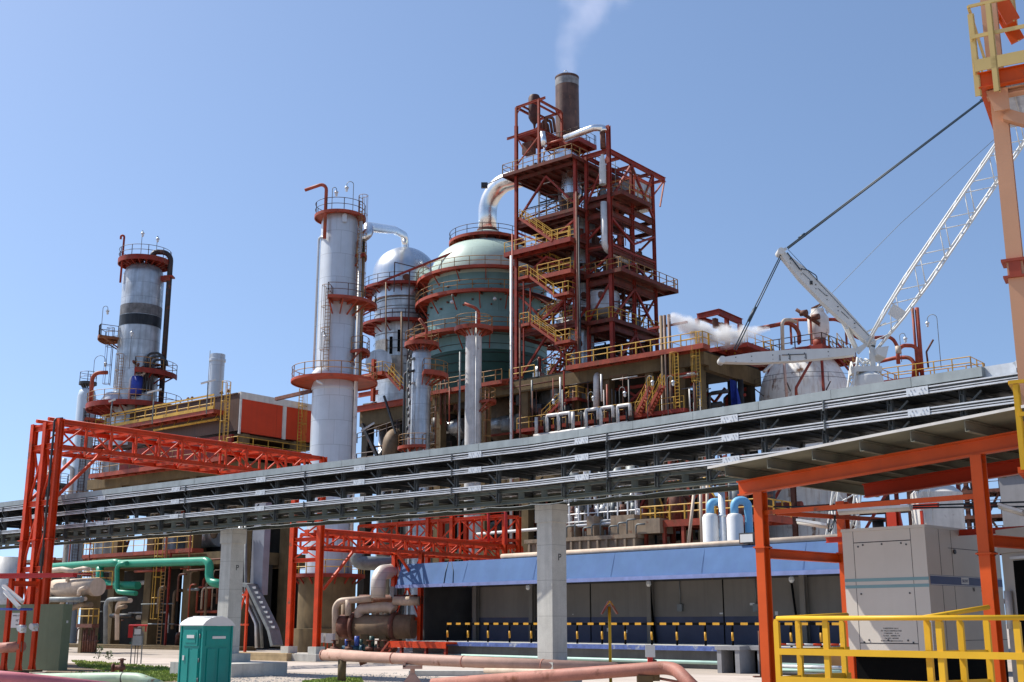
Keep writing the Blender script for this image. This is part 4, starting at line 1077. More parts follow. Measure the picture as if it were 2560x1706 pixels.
caged_ladder(t, 1.55 * cos(radians(-105)) - .1, -1.72, zp, zm + .2, (-.35, -.94), rail_br, zp + 2.3)
caged_ladder(t, 1.85, -.75, Z(800), ztp + .8, (.8, -.6), rail_br, Z(790))
m = MB(); m.tube(bend([(-1.72, -.35, zp + 1), (-1.72, -.35, Z(600)), (-1.4, -.9, Z(600)), (-1.05, -1.62, Z(610))], .2), .1, 8); m.obj('side_pipe', pale, t)
m = MB(); m.tube(bend([(-1.02, -1.68, Z(612)), (-1.0, -1.8, Z(500) + .9), (-2.9, -1.4, Z(490))], .5), .15, 10); m.obj('vent_pipe', redl, t)
m = MB(); m.tube([(1.9, -.6, 0), (1.9, -.6, Z(560))], .17, 10); m.obj('fire_pipe', pipew, t)
m = MB(); m.tube([(2.15, -.2, zp), (2.15, -.2, Z(600))], .13, 8); m.obj('side_pipe', ins, t)
m = MB(); m.add([(-.2 + .62, -1.62, Z(570)), (.2 + .62, -1.62, Z(570)), (.2 + .62, -1.62, Z(553)), (.62, -1.62, Z(548)), (-.2 + .62, -1.62, Z(553)), (-.2 + .62, -1.5, Z(570)), (.2 + .62, -1.5, Z(570)), (.2 + .62, -1.5, Z(553)), (.62, -1.5, Z(548)), (-.2 + .62, -1.5, Z(553))], [(0, 1, 2, 3, 4), (9, 8, 7, 6, 5), (1, 6, 7, 2), (0, 4, 9, 5), (2, 7, 8, 3), (3, 8, 9, 4)]); m.obj('lifting_lug', pale, t)
m = MB(); m.lathe([(0, 1.0), (.5, .85), (.85, .4), (.92, 0)], 24, (-.85, -1.35, zp + .05)); m.obj('manway_cover', whitep, t)
for h, rr in ((Z(1130), 2.6),): ring_deck(t, 6.0, 1.9, 3.0, 0, 360, red, rail_y)
m = MB(); m.lathe([(2.6, 0), (2.6, 1.8), (2.3, 1.82), (2.3, 5.9)], 32); m.obj('pedestal', concb, t)
lamp((.9, 1.2, ztp + .15), Z(446) - ztp, SC, 'tall gooseneck lamp on the right of the silver column top', .6, 180)
lamp((-.62, -.9, ztp + .15), Z(482) - ztp, SC, 'short gooseneck lamp in the middle of the silver column top', .35, 0)
lamp((-.95, -1.75, zp + .02), Z(842) - zp, SC, 'gooseneck lamp on the lower round platform of the silver column', .3, 0)

# vapour line from the silver column to the silver dome
RS = column(1012, 700, 141.0)
q = SC; t = thing('vapour_line', 'shiny aluminium overhead pipe from the silver column down into the silver dome', 'pipe', q)
zd_ = zat(622, 141)
pts = [(1.2, .9, Z(600)), (2.3, 1.6, Z(568)), (SC.l(P(920, 568, 100))), SC.l(P(985, 575, 134)), SC.l(P(1013, 590, 141)), SC.l(RS.w((0, 0, zd_ - 1.2)))]
MB().tube(bend(pts, 2.6, 10), .47, 24).obj('pipe_run', alup, t)

# silver domed reactor
t = thing('domed_vessel', 'shiny silver domed vessel with two round red platforms left of the green vessel', 'vessel', RS)
Z2 = lambda v: zat(v, 141.0)
z1, z2, zb_ = Z2(731), Z2(820), Z2(960)
R = 3.95; h0 = Z2(692)
pr = [(3.68, h0 - 3.5), (R, h0 - 3.4), (R, h0)] + [(R * cos(a * pi / 24), h0 + (zd_ - h0) * sin(a * pi / 24)) for a in range(1, 12)] + [(0, zd_)]
m = MB(); m.lathe(pr, 64); m.obj('dome', M('polished aluminium', (.60, .62, .64), .28, .93, var=.08, seam=(60, 22), sdark=.25, streak=.12), t)
m = MB(); m.lathe([(3.47, zb_ - 3), (3.47, zb_), (3.47, z2 - 1), (3.58, z2), (3.53, h0 - 3.2)], 56); m.obj('shell', aluw, t)
ring_deck(t, z1, 3.55, 5.2, 0, 360, red, rail_k, rr=.04, band=.28)
ring_deck(t, z2, 3.5, 5.25, 0, 360, red, rail_k, rr=.04, band=.28)
rnd = random.Random(4)
m = MB()
for zz in [z2 - 1.4 - .95 * i for i in range(6)] + [z1 - 1 - .8 * i for i in range(5)]: m.tube(arc(3.6, 180, 350, zz, 30), .03, 4)
m.obj('insulation_band', steelk, t)
for a, za, zc_ in ((-112, 858, 900), (-96, 842, 895), (-125, 870, 905)):
    m = MB(); m.ann(Z2(zc_), Z2(za), 3.45, 3.60 if a != -112 else 3.605, a, a + 5); m.obj('torn_gap', black, t)
m = MB(); m.ann(Z2(925), Z2(862), 3.47, 3.64, -150, -118); m.ann(Z2(948), Z2(905), 3.47, 3.68, -118, -84); m.obj('torn_cladding', M('torn pale insulation', (.62, .58, .5), .8, var=.3, vs=2, dirt=.4), t)
m = MB(); c = RS.l(P(947, 906, 134.8)); m.cyl(c, (c[0], c[1] + 2.5, c[2]), 1.55, n=28); m.obj('manway', aluw, t)
m = MB(); m.cyl(RS.l(P(1016, 693, 135.8)), RS.l(P(1018, 693, 137.8)), .4, n=16); m.obj('flange', rustm, t)
m = MB(); p_ = (RS.l(P(985, 730, 135.3)), RS.l(P(1000, 656, 135.3)), RS.l(P(1045, 670, 134.8)))
m.beam(p_[0], (p_[0][0], p_[0][1], p_[1][2]), .12); m.beam((p_[0][0], p_[0][1], p_[1][2]), p_[2], .1); m.beam((p_[0][0] + 1.8, p_[0][1], p_[0][2] - 12), (p_[0][0] + 1.8, p_[0][1], p_[1][2] - 1), .16); m.obj('davit', rail_k, t)
MB().beam(RS.l(P(945, 708, 134.8)), RS.l(P(1150, 625, 130.8)), .18, .22).obj('sloping_strut', red, t)
m = MB(); m.tube([RS.l(P(965, 706, 135.3)), RS.l(P(965, 930, 135.3))], .09, 6); m.tube([RS.l(P(1004, 780, 135.3)), RS.l(P(1004, 960, 135.3))], .12, 6); m.obj('riser', ins, t)

# green regenerator
RG = column(1218, 720, 136.0)
t = thing('green_vessel', 'huge green domed vessel ringed by red walkways beside the red steel tower', 'vessel', RG)
Z3 = lambda v: zat(v, 136.0)
zr = {1: Z3(610), 2: Z3(713), 3: Z3(770), 4: Z3(864)}
R = 7.06; h0 = Z3(722)
ztop_ = Z3(617)
pr = [(R, zr[4] - 2), (R, h0)] + [(2.4 + (R - 2.4) * cos(a * pi / 20) ** .9, h0 + (ztop_ - h0) * sin(a * pi / 20)) for a in range(1, 10)] + [(2.4, ztop_), (2.4, ztop_ + 1.3), (1.2, ztop_ + 1.8)]
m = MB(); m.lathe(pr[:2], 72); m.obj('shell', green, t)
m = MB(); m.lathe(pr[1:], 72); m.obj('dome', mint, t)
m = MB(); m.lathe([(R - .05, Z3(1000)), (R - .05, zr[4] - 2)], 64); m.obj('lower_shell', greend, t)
rl = M('walkway rust orange', (.33, .055, .025), .5, var=.25, rust=.2)
ring_deck(t, zr[1], 2.5, 4.6, 0, 360, rl, rail_k, rr=.04, band=.3, sp=1.9)
ring_deck(t, zr[2], 6.7, 8.35, 170, 345, rl, rail_br, rr=.04, band=.3, sp=1.8, deep=1.6)
ring_deck(t, zr[3], 7.06, 8.5, 150, 380, rl, rail_br, rr=.045, band=.32, sp=1.8, deep=1.7)
ring_deck(t, zr[4], 7.06, 9.4, 175, 372, rl, rail_br, rr=.045, band=.32, sp=1.8, deep=1.7)
# short flight from walkway two up to the tower
flight(t, (5.6, -5.6, zr[2] + .05), (7.2, -4.6, zr[2] + 3.0), .9, (-.5, .85), rl, rail_br)
m = MB()
for k in range(40):
    a = radians(-170 + 8.5 * (k % 20)); zz = (Z3(775), Z3(800))[k // 20] + .6 * ((k * 7) % 3); m.cyl((7.05 * cos(a), 7.05 * sin(a), zz), (7.3 * cos(a), 7.3 * sin(a), zz), .11, n=6)
m.obj('nozzle', rustm, t)['kind'] = 'stuff'
m = MB(); 
for i in range(10): m.tube(arc(7.1, 195, 355, Z3(870) - 1.05 * i, 40), .035, 4)
m.obj('insulation_band', steelk, t)
for k, (u, v, lab) in enumerate(((1130, 765, 'small lamp hanging under the middle walkway of the green vessel, left one'), (1237, 757, 'small lamp hanging under the middle walkway of the green vessel, right one'))):
    c = P(u, v - 14, 128); lt = thing('hanging_lamp', lab, 'lamp', Fr(c), 'lamps under the green vessel walkways')
    MB().cyl((0, 0, .0), (0, 0, .7), .04, n=6).obj('stem', galvd, lt); MB().lathe([(0, .05), (.2, -.1), (.22, -.3), (0, -.42)], 10).obj('globe', glass, lt)
# overhead flue from the green vessel to the stack
q = Fr((RG.o[0], RG.o[1], 0)); t = thing('flue_pipe', 'wide shiny aluminium flue curving from the green vessel into the red tower', 'pipe', q)
zf_ = RG.l(P(1270, 455, 134))[2]
pts = [(0, 0, ztop_ + 1.0), (0, 0, zf_), (11.5 * .774, -11.5 * .633, zf_ + .1)]
MB().tube(bend(pts, 4.2, 14), 1.13, 32).obj('pipe_run', M('flue aluminium', (.80, .79, .77), .24, .96, var=.14, vs=.6, streak=.3, dcol=(.3, .2, .12), seam=(1.7, 0), sdark=.2), t)
for zz in (ztop_ + 1.8,):
    m = MB(); m.ann(zz, zz + .3, 1.05, 1.25); m.obj('flange', rustm, t)

fl = thing('floodlight', 'box floodlight on a long arm beside the shiny flue', 'floodlight', Fr(RG.w((0, 0, 0))))
L_ = lambda u, v, D=132: (P(u, v, D)[0] - RG.o[0], P(u, v, D)[1] - RG.o[1], P(u, v, D)[2])
MB().tube([L_(1216, 462), L_(1268, 438)], .06, 6).obj('arm', steelk, fl); c = L_(1211, 464); m = MB(); m.cbox(c, .75, .5, .6); m.cbox((c[0] - .1, c[1] - .26, c[2]), .5, .03, .4); m.obj('lamp_box', steelk, fl)
# left far column
LC = column(347, 860, 118.0)
t = thing('distillation_column', 'tall weathered column with a black band and a dark overhead pipe at far left', 'column', LC)
Z4 = lambda v: zat(v, 118.0)
zt4 = Z4(655)
m = MB(); m.lathe([(2.15, Z4(1120)), (2.15, Z4(960)), (2.08, Z4(900)), (2.05, zt4 - 1.6), (1.8, zt4 - .9), (1.2, zt4 - .4), (0, zt4 - .1)], 48); m.obj('shell', aluw, t)
m = MB(); m.lathe([(2.085, Z4(822)), (2.085, Z4(796))], 48); m.obj('black_band', blackp, t)
m = MB(); m.lathe([(2.08, Z4(795)), (2.08, Z4(770))], 48); m.obj('grey_band', M('grey weathered band', (.16, .16, .165), .6, var=.4, vs=2, streak=.5, dirt=.4), t)
ring_deck(t, zt4, .4, 2.65, 0, 360, red, rail_k, band=.45)
MB().tube(bend([(.9, -.6, zt4 - .2), (.9, -.6, zt4 + .9), (2.75, -.3, zt4 + .9), (2.75, -.3, Z4(1120))], .9), .27, 12).obj('overhead_pipe', M('dark pipe', (.04, .03, .03), .5, var=.4, rust=.3), t)
for v in (700,): 
    m = MB(); m.cbox((2.35, -.3, Z4(v)), 1.1, .7, .5); m.cbox((2.75, -.3, Z4(v) + .2), .9, .9, .16); m.obj('pipe_bracket', red, t)
MB().tube(bend([(-1.98, -1.2, Z4(715)), (-1.9, -1.3, Z4(600)), (-2.25, -1.3, Z4(598)), (-2.25, -1.3, Z4(608))], .2), .11, 8).obj('vent_pipe', red, t)
ring_deck(t, Z4(850), 2.05, 4.0, 165, 215, M('rusty ochre platform', (.22, .08, .03), .6, var=.3, rust=.4), rail_k, rr=.035)
caged_ladder(t, -2.3, -.9, Z4(968), Z4(850), (-.95, -.3), rail_k, Z4(965))
ring_deck(t, Z4(938), 2.08, 4.0, -75, 8, red, rail_br, band=.45)
caged_ladder(t, -.95, -2.1, Z4(985), Z4(935) + .5, (-.2, -.95), rail_br, Z4(980))
ring_deck(t, Z4(1020), 2.1, 4.6, 150, 385, red, rail_br, band=.45)
m = MB(); m.lathe([(0, 1.5), (.9, 1.2), (1.35, .4), (1.4, 0)], 24, (-1.6, -1.3, Z4(1020))); m.obj('manway_cover', pale, t)
m = MB(); m.tube(bend([(.2, -2.35, Z4(1010)), (.2, -2.35, Z4(955)), (1.5, -2.3, Z4(948)), (1.6, -2.25, Z4(935))], .4), .14, 8); m.obj('side_pipe', pipew, t)
m = MB(); rnd = random.Random(9)
for k in range(9):
    a = radians(-80 + 10 * k); zz = Z4(918) - .25 * (k % 3); m.cyl((2.2 * cos(a), 2.2 * sin(a), zz), (2.75 * cos(a), 2.75 * sin(a), zz), .14, n=8)
m.obj('nozzle', rustm, t)['kind'] = 'stuff'
for k in range(3):
    MB().tube(bend([(1.6 + .3 * k, -2.0, Z4(990)), (1.6 + .3 * k, -2.0, Z4(895 + 8 * k)), (2.9 + .3 * k, -1.9, Z4(893 + 8 * k)), (3.1 + .25 * k, -1.9, Z4(925))], .5), .13, 8).obj('pipe', steelk, t)
MB().tube(bend([(-3.9, -1.5, Z4(1030)), (-3.9, -1.5, Z4(940)), (-2.4, -1.6, Z4(940))], .8), .2, 10).obj('overflow_pipe', redl, t)
m = MB(); m.cyl((.9, -2.55, Z4(1000)), (.9, -2.4, Z4(955)), .55, n=10); m.obj('blue_wrap', skyblue, t)
lamp((-3.7, -.7, Z4(850)), Z4(770) - Z4(850), LC, 'gooseneck lamp on the small side platform of the black banded column', .5, 0)
lamp((.15, -2.9, Z4(938)), 4.0, LC, 'gooseneck lamp in front of the black banded column', .02, 0)
lamp((-.3, -.6, zt4), 3.2, LC, 'thin lamp pole on the middle of the black banded column top', .05, 0)
lamp((1.3, -.6, zt4), 2.6, LC, 'thin lamp pole on the right of the black banded column top', .05, 0)
# small vessel beside it
SV = column(213, 1040, 124.0)
t = thing('storage_column', 'slim pale blue column with a white domed top at far left', 'column', SV)
zt5 = zat(969, 124)
m = MB(); m.lathe([(.98, 0), (.95, zt5 - 1.0), (.8, zt5 - .4), (.5, zt5 - .12), (0, zt5)], 36); m.obj('shell', M('pale blue shell', (.46, .54, .62), .4, .1, var=.08, streak=.15), t)
ring_deck(t, zt5 - 3.6, .95, 2.2, -70, 20, redl, rail_k)
ring_deck(t, zt5 + .5, .1, .9, 0, 360, steelk, rail_k)
caged_ladder(t, .5, -.95, 4, zt5 - 3.5, (.3, -.95), rail_k)
MB().tube(bend([(-.5, -1.0, 3), (-.5, -1.0, zat(1175, 124)), (-1.4, -1.0, zat(1165, 124)), (-1.4, -1.0, zat(1150, 124))], .4), .22, 10).obj('side_pipe', pipew, t)
lamp((.6, -.3, zt5), 3.4, SV, 'gooseneck lamp on top of the slim pale blue column', 1.2, 0)
ring_deck(t, zat(1260, 124), .97, 2.1, -110, 20, redl, rail_br)
SV2 = column(268, 1250, 126.0)
t = thing('storage_column', 'slim white column half hidden behind the tall red pipe bridge', 'column', SV2)
m = MB(); m.lathe([(.9, 0), (.9, zat(1030, 126)), (.5, zat(1026, 126)), (0, zat(1024, 126))], 32); m.obj('shell', pale, t)
caged_ladder(t, -.8, -.9, 2, zat(1060, 126), (-.7, -.7), rail_k)
for v in (1120, 1215, 1290): ring_deck(t, zat(v, 126), .9, 2.0, 150, 300, redl, rail_br)
DS = column(124, 1215, 128); t = thing('storage_column', 'dark narrow tower with small platforms behind the red gantry legs', 'column', DS)
m = MB(); m.lathe([(.8, 0), (.8, zat(1190, 128)), (.3, zat(1175, 128)), (.3, zat(1160, 128)), (0, zat(1160, 128))], 20); m.obj('shell', steelk, t)
ring_deck(t, zat(1212, 128), .8, 2.0, 0, 360, steelk, rail_k); ring_deck(t, zat(1260, 128), .8, 1.8, 0, 360, steelk, rail_k)
# grey stack
GS = column(541, 950, 142.0); t = thing('chimney_stack', 'plain pale grey chimney behind the orange clad penthouse', 'chimney', GS)
z6 = zat(887, 142); m = MB(); m.lathe([(.92, 0), (.88, z6 - .9), (1.0, z6 - .9), (1.0, z6 - .6), (.9, z6 - .55), (.9, z6), (.8, z6), (.8, z6 - 1.5)], 32); m.obj('stack', pale, t)
MB().tube([(-.95, -.4, 8), (-.85, -.5, z6 + .4)], .04, 5).obj('lightning_rod', steelk, t)
# two columns in front of the green vessel
K1 = column(1052, 1000, 112.0); Z5 = lambda v: zat(v, 112.0)
t = thing('slim_column', 'slim silver column with a round top and a ring platform below the silver dome', 'column', K1)
zk = Z5(868); m = MB(); m.lathe([(.98, 0), (.92, zk - .8), (.75, zk - .3), (.4, zk - .05), (0, zk)], 36); m.obj('shell', aluw, t)
ring_deck(t, Z5(860), .3, 1.65, 0, 360, redl, rail_br, band=.35); ring_deck(t, Z5(938), .92, 2.6, -80, 20, redl, rail_br, band=.4); ring_deck(t, Z5(1120), .92, 2.1, 160, 290, redl, rail_br)
caged_ladder(t, 1.1, -.3, 12, Z5(940), (1, -.2), rail_br, 14)
m = MB(); m.tube(bend([(.5, -1.2, Z5(860)), (.55, -1.2, Z5(830)), (-.2, -1.3, Z5(805))], .5), .14, 8); m.obj('vent_pipe', redl, t)
for k, (dx, dy) in enumerate(((-1.25, -.5), (-1.55, -.3), (-1.0, -.9))): MB().tube(bend([(dx, dy, 3), (dx, dy, Z5(905 + 30 * k)), (-.6, -.7, Z5(900 + 30 * k))], .3), .12, 8).obj('riser', (galvd, steelk, pipew)[k], t)
m = MB()
for i in range(14): m.cyl((-1.15 + .1 * (i % 3), -1.05, Z5(880) - i * .62), (-1.15 + .1 * (i % 3), -1.05, Z5(880) - i * .62 - .4), .09, n=8)
m.obj('valve_bank', steelk, t)['kind'] = 'stuff'
K2 = column(1183, 1000, 112.0)
t = thing('slim_column', 'slim grey column with a flat ring platform in front of the green vessel', 'column', K2)
zk = Z5(824); m = MB(); m.lathe([(.80, 0), (.78, zk), (.85, zk), (.85, zk + .12), (0, zk + .14)], 32); m.obj('shell', pipew, t)
ring_deck(t, zk + .1, .4, 1.85, 0, 360, redl, rail_br, band=.36)
MB().tube([(.28, -.84, 4), (.28, -.84, Z5(785))], .085, 8).obj('side_pipe', pipew, t)
m = MB(); m.tube(bend([(.5, -.9, zk), (.55, -.9, Z5(780)), (-.9, -1.0, Z5(766))], .8), .15, 8); m.obj('vent_pipe', redl, t)
caged_ladder(t, 1.0, -.2, 16, Z5(1000), (1, -.2), rail_br, 18)
ring_deck(t, Z5(1003), .8, 2.2, -40, 40, redl, rail_br)
for k, (u, v0_, v1_, m_) in enumerate(((1149, 880, 1160, galvd), (1278, 640, 1160, pipew), (1281, 585, 1100, redl), (1300, 800, 1150, rustm))):
    p = P(u, 1000, 111.5); q = Fr((p[0], p[1], 0)); t = thing('riser_pipe', ('thin grey upright pipe between the two slim columns', 'long pale upright pipe in front of the green vessel', 'thin red upright pipe beside the long pale one', 'rusty upright pipe at the tower foot')[k], 'pipe', q, 'upright risers')
    MB().tube([(0, 0, 2), (0, 0, zat(v0_, 111.5))], .14 if k == 1 else .09, 8).obj('pipe_run', m_, t)
# strip lights on poles near the penthouse
for k, (u0, v0_, u1, v1_, ub, vb, D, lab) in enumerate(((368, 983, 404, 974, 386, 1060, 102, 'white strip light on a thin pole in front of the black banded column'), (502, 960, 539, 950, 517, 1035, 102, 'white strip light on a thin pole in front of the grey chimney'), (272, 1005, 289, 999, 272, 1065, 102, 'short strip light on a pole left of the black banded column'))):
    lt = tubelight(P(u0, v0_, D), P(u1, v1_, D), lab); F_ = Fr(lt.location, lt.rotation_euler[2] * 180 / pi)
    a, b_ = F_.l(P((u0 + u1) / 2, (v0_ + v1_) / 2, D)), F_.l(P(ub, vb, D)); MB().tube([(a[0], a[1], a[2] - .05), (a[0], a[1], b_[2])], .06, 6).obj('pole', galvd, lt)
# ---------------------------------------------------------------- concrete table under the reactors
TW = Fr((ray(1440, 600)[0] * 115, 115, 0), G1)          # near corner of the stair side of the tower
def tw(u, v, y=0.0): return TW.py(u, v, y)
yF = -1.8
ZD = tw(1490, 915, yF)[2]
xL, xR = tw(1085, 962, yF)[0], tw(1757, 868, yF)[0]
DP = 19.0
TB = Fr(TW.w((0, yF, 0)), G1)
t = thing('concrete_table', 'massive brown stained concrete table frame carrying the reactors and red tower', 'concrete frame', TB)
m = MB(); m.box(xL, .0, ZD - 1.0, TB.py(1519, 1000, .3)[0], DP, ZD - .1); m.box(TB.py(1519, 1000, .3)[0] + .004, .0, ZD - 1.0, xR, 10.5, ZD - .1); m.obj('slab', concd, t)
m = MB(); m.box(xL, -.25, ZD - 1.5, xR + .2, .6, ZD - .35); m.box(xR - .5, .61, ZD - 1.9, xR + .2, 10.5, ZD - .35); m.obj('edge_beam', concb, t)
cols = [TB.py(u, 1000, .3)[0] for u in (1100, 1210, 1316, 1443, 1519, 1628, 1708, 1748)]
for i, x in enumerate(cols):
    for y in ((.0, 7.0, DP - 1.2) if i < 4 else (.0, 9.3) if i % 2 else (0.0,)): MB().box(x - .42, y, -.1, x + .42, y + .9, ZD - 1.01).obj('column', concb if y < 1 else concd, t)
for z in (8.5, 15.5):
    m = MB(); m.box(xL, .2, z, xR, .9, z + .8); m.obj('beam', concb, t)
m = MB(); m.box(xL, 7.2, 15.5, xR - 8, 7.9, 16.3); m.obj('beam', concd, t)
m = MB(); m.box(xL, DP - .6, 0, cols[3] + 3, DP - .3, ZD - 1.0); m.obj('back_wall', concd, t)  # this back wall and the side wall are added to darken the interior
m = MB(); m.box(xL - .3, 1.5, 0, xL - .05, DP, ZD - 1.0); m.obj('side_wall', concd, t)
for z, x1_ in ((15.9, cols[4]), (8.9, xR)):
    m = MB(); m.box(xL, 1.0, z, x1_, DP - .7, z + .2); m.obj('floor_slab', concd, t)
# edge walkway and railings along the deck
deck(t, TB.py(1434, 921, -.2)[0], -1.5, xR + .9, -.26, ZD + .1, 'flr', redl, rail_y, th=.45, name='walkway', sp=1.6, rr=.045)
m = MB(); m.rail([(TB.py(1276, 940, 0)[0], -.1, ZD - .1), (TB.py(1338, 930, 0)[0], -.1, ZD - .1)], 1.2, 1.6, .05); m.rail([(xR + .8, -.4, ZD + .1), (xR + .8, 10.5, ZD + .1)], 1.1, 1.6, .04); m.obj('railing', rail_y, t)
# bracing steel in the open right bays
m = MB()
for i in range(4, 7):
    for za_, zc_ in ((16.3, 20.9), (21.8, ZD - 1.9), (9.3, 15.4)):
        for y in (1.5, 9.0): m.beam((cols[i] + .5, y, za_), (cols[i + 1] - .5, y, zc_), .22, .22); m.beam((cols[i] + .5, y + .03, zc_), (cols[i + 1] - .5, y + .03, za_), .2, .2)
m.obj('bracing', red, t)
for z in (18.5, 21.6, 24.0):
    m = MB(); m.ib((cols[4], 1.6, z), (cols[7], 1.6, z), .2, .3); m.ib((cols[4], 9.2, z), (cols[7], 9.2, z), .2, .3); m.obj('girder', red, t)
rnd = random.Random(21)
for k in range(130):
    x = rnd.uniform(xL + 1, xR - 1); y = rnd.uniform(1.2, 6); z = rnd.uniform(3, ZD - 2.5); l = rnd.uniform(1.5, 7)
    kind = k % 3
    if kind == 0: pts = [(x, y, z), (min(x + l, xR - .5), y, z)]
    elif kind == 1: pts = [(x, y, max(.5, z - l)), (x, y, z), (x + 1.5, y, z)]
    else: pts = [(x, y, max(.5, z - l)), (x, y, z), (x, y + 3, z)]
    MB().tube(bend(pts, .4), rnd.choice((.06, .08, .12, .18, .28)), 8).obj('pipe', rnd.choice((rustm, steelk, redl, galvd, ins, rustm, steelk, steelk)), t)
for k in range(14):
    x = rnd.uniform(cols[4], xR - .5); y = rnd.uniform(1.2, 9); z = rnd.uniform(ZD - 9, ZD - 2.5)
    MB().tube(bend([(x, y, z - 4), (x, y, z), (x + rnd.uniform(1, 3), y, z)], .4), rnd.choice((.06, .1, .16)), 8).obj('pipe', rnd.choice((redl, red, steelk, pipew)), t)
for (u, v, r, v1_) in ((1470, 1010, .8, 1080), (1380, 985, 1.3, 1040), (1260, 1010, 1.6, 1090), (1585, 1000, .9, 1040)):
    a = TB.py(u, v, 4); b_ = TB.py(u, v1_, 4); m = MB(); m.lathe([(0, a[2] + r * .5), (r * .7, a[2] + r * .3), (r, a[2] - .3), (r, b_[2]), (r * .5, b_[2] - r * .6), (0, b_[2] - r * .7)], 20, (a[0], 4, 0)); m.obj('drum', rnd.choice((aluw, rustm, ins)), t)
for (u, v, r, l) in ((1120, 1080, 1.0, 6), (1250, 1060, .8, 5), (1350, 1110, .9, 6)):
    a = TB.py(u, v, 3); m = MB(); m.tube([(a[0] - l / 2, 3, a[2]), (a[0] + l / 2, 3, a[2])], r, 18); m.obj('drum', aluw, t)
deck(t, xL, -1.3, TB.py(1272, 940, -.2)[0], -.26, ZD - .15, 'fl', redl, rail_br, th=.4, name='walkway', sp=1.6, rr=.045)
for k in range(54):
    u = rnd.uniform(1090, 1760); y = rnd.uniform(-1.5, -.3); p = TB.py(u, rnd.uniform(935, 985), y); l = rnd.uniform(2, 9)
    pts = [(p[0], y, p[2] - l), (p[0], y, p[2])] if k % 4 else [p, (min(p[0] + l, xR - .3), y, p[2])]
    MB().tube(pts, rnd.choice((.035, .05, .07, .1)), 7).obj('pipe', rnd.choice((steelk, rustm, redl, galvd, rustm, pipew)), t)
for k in range(16):
    u = rnd.uniform(1090, 1500); p = TB.py(u, rnd.uniform(990, 1080), .8); m = MB(); m.cyl(p, (p[0], p[1], p[2] + rnd.uniform(1, 2.2)), rnd.uniform(.3, .7), n=12); m.cbox((p[0] + .8, p[1], p[2] + .4), .7, .6, .8); m.obj('machine', rnd.choice((steelk, rustm, concd, galvd)), t)
# flights and landings tucked under the deck
a = TB.py(1410, 999, -1.0); b_ = TB.py(1440, 999, -1.0)
deck(t, a[0], -1.2, b_[0] + .3, 1.2, a[2], 'flr', red, rail_y, name='landing')
flight(t, (TB.py(1356, 1045, -1)[0], -1.1, TB.py(1356, 1045, -1)[2] - .3), (a[0], -1.1, a[2]), .9, (0, 1), red, rail_y)
for k, x in enumerate((a[0] + .1,)): MB().ib((x, -1.1, a[2]), (x, -1.1, ZD - .3), .14, .14, up=(0, 1, 0)).obj('hanger', red, t)
zlow = TB.py(1400, 1064, -.8)[2]
deck(t, TB.py(1300, 1080, -1)[0], -1.6, TB.py(1720, 1030, -1)[0], .0, zlow, 'f', red, rail_y, th=.35, name='walkway')
p_ = TB.py(1640, 1045, -1.4)
for dx in (0, 1.2): flight(t, (p_[0] + dx - 1.6, -2.3, zlow - .2), (p_[0] + dx, -2.3, zlow + 2.2), .6, (0, 1), redl, rail_y)
caged_ladder(t, TB.py(1752, 950, -.4)[0], -.8, zlow, ZD + .3, (-.2, -1), rail_y, zlow + 2.3)
caged_ladder(t, TB.py(1700, 1010, -1.2)[0], -1.6, zlow, zlow + 4, (-.2, -1), rail_y, zlow + 2.3)
m = MB(); m.tube(bend([TB.py(1491, 1040, -.6), TB.py(1491, 940, -.6), TB.py(1506, 934, 2)], .6), .3, 14); m.obj('riser', pipew, t)
for k, (u, v) in enumerate(((1828, 1010), (1853, 1000), (1838, 1020))):
    c = TB.py(u, v, 6); MB().cyl((c[0], 6, 2), (c[0], 6, ZD - 2), .28, n=10).obj('outer_post', steelk, t)
m = MB(); c = TB.py(1838, 1000, 5.4); m.add([(c[0] - .4, 5.3, c[2] + 2), (c[0] + .2, 5.3, c[2] + 1.7), (c[0] + .9, 5.3, c[2] - 1.6), (c[0] - .3, 5.2, c[2] - 1.9), (c[0] - .3, 5.6, c[2]), (c[0] + .4, 5.1, c[2] - .6)], [(0, 1, 4), (1, 5, 4), (1, 2, 5), (2, 3, 5), (3, 4, 5), (3, 0, 4)]); m.obj('blue_wrap', skyblue, t)
# row of white loop pipes standing on the lower walkway
LP = Fr(TB.w((TB.py(1340, 1090, -2.4)[0], -2.4, 0)), G1)
t = thing('loop_manifold', 'row of white square pipe loops standing above the cable rack', 'manifold', LP)
zb5 = LP.py(1345, 1090, 0)[2]
for k, (u, vt_, vb) in enumerate(((1341, 1044, 1086), (1368, 1040, 1080), (1397, 1036, 1076), (1433, 1030, 1074), (1466, 1026, 1070), (1503, 1021, 1066), (1545, 1016, 1061))):
    a = LP.py(u, vb, 0); b_ = LP.py(u, vt_, 0); l = 1.35
    pts = [(a[0], 0, a[2]), (a[0], 0, b_[2]), (a[0] + l, 0, b_[2]), (a[0] + l, 0, b_[2] - 1.0)] if k not in (0, 3) else [(a[0], 0, a[2]), (a[0], 0, b_[2])]
    MB().tube(bend(pts, .12, 3), .17, 10).obj('loop', pipew, t)
    m = MB(); m.cyl((a[0] + l - .1, .3, a[2] + .1), (a[0] + l - .1, .3, a[2] + 1.5), .25, n=10); m.cyl((a[0] + l * .55, .35, a[2]), (a[0] + l * .55, .35, a[2] + 1.7), .12, n=8); m.cbox((a[0] + l * .5, .35, a[2] + 1.5), .6, .3, .25); m.obj('valve', steelk, t)
MB().tube([LP.py(1336, 1091, 0), LP.py(1570, 1058, 0)], .2, 10).obj('header', pipew, t)
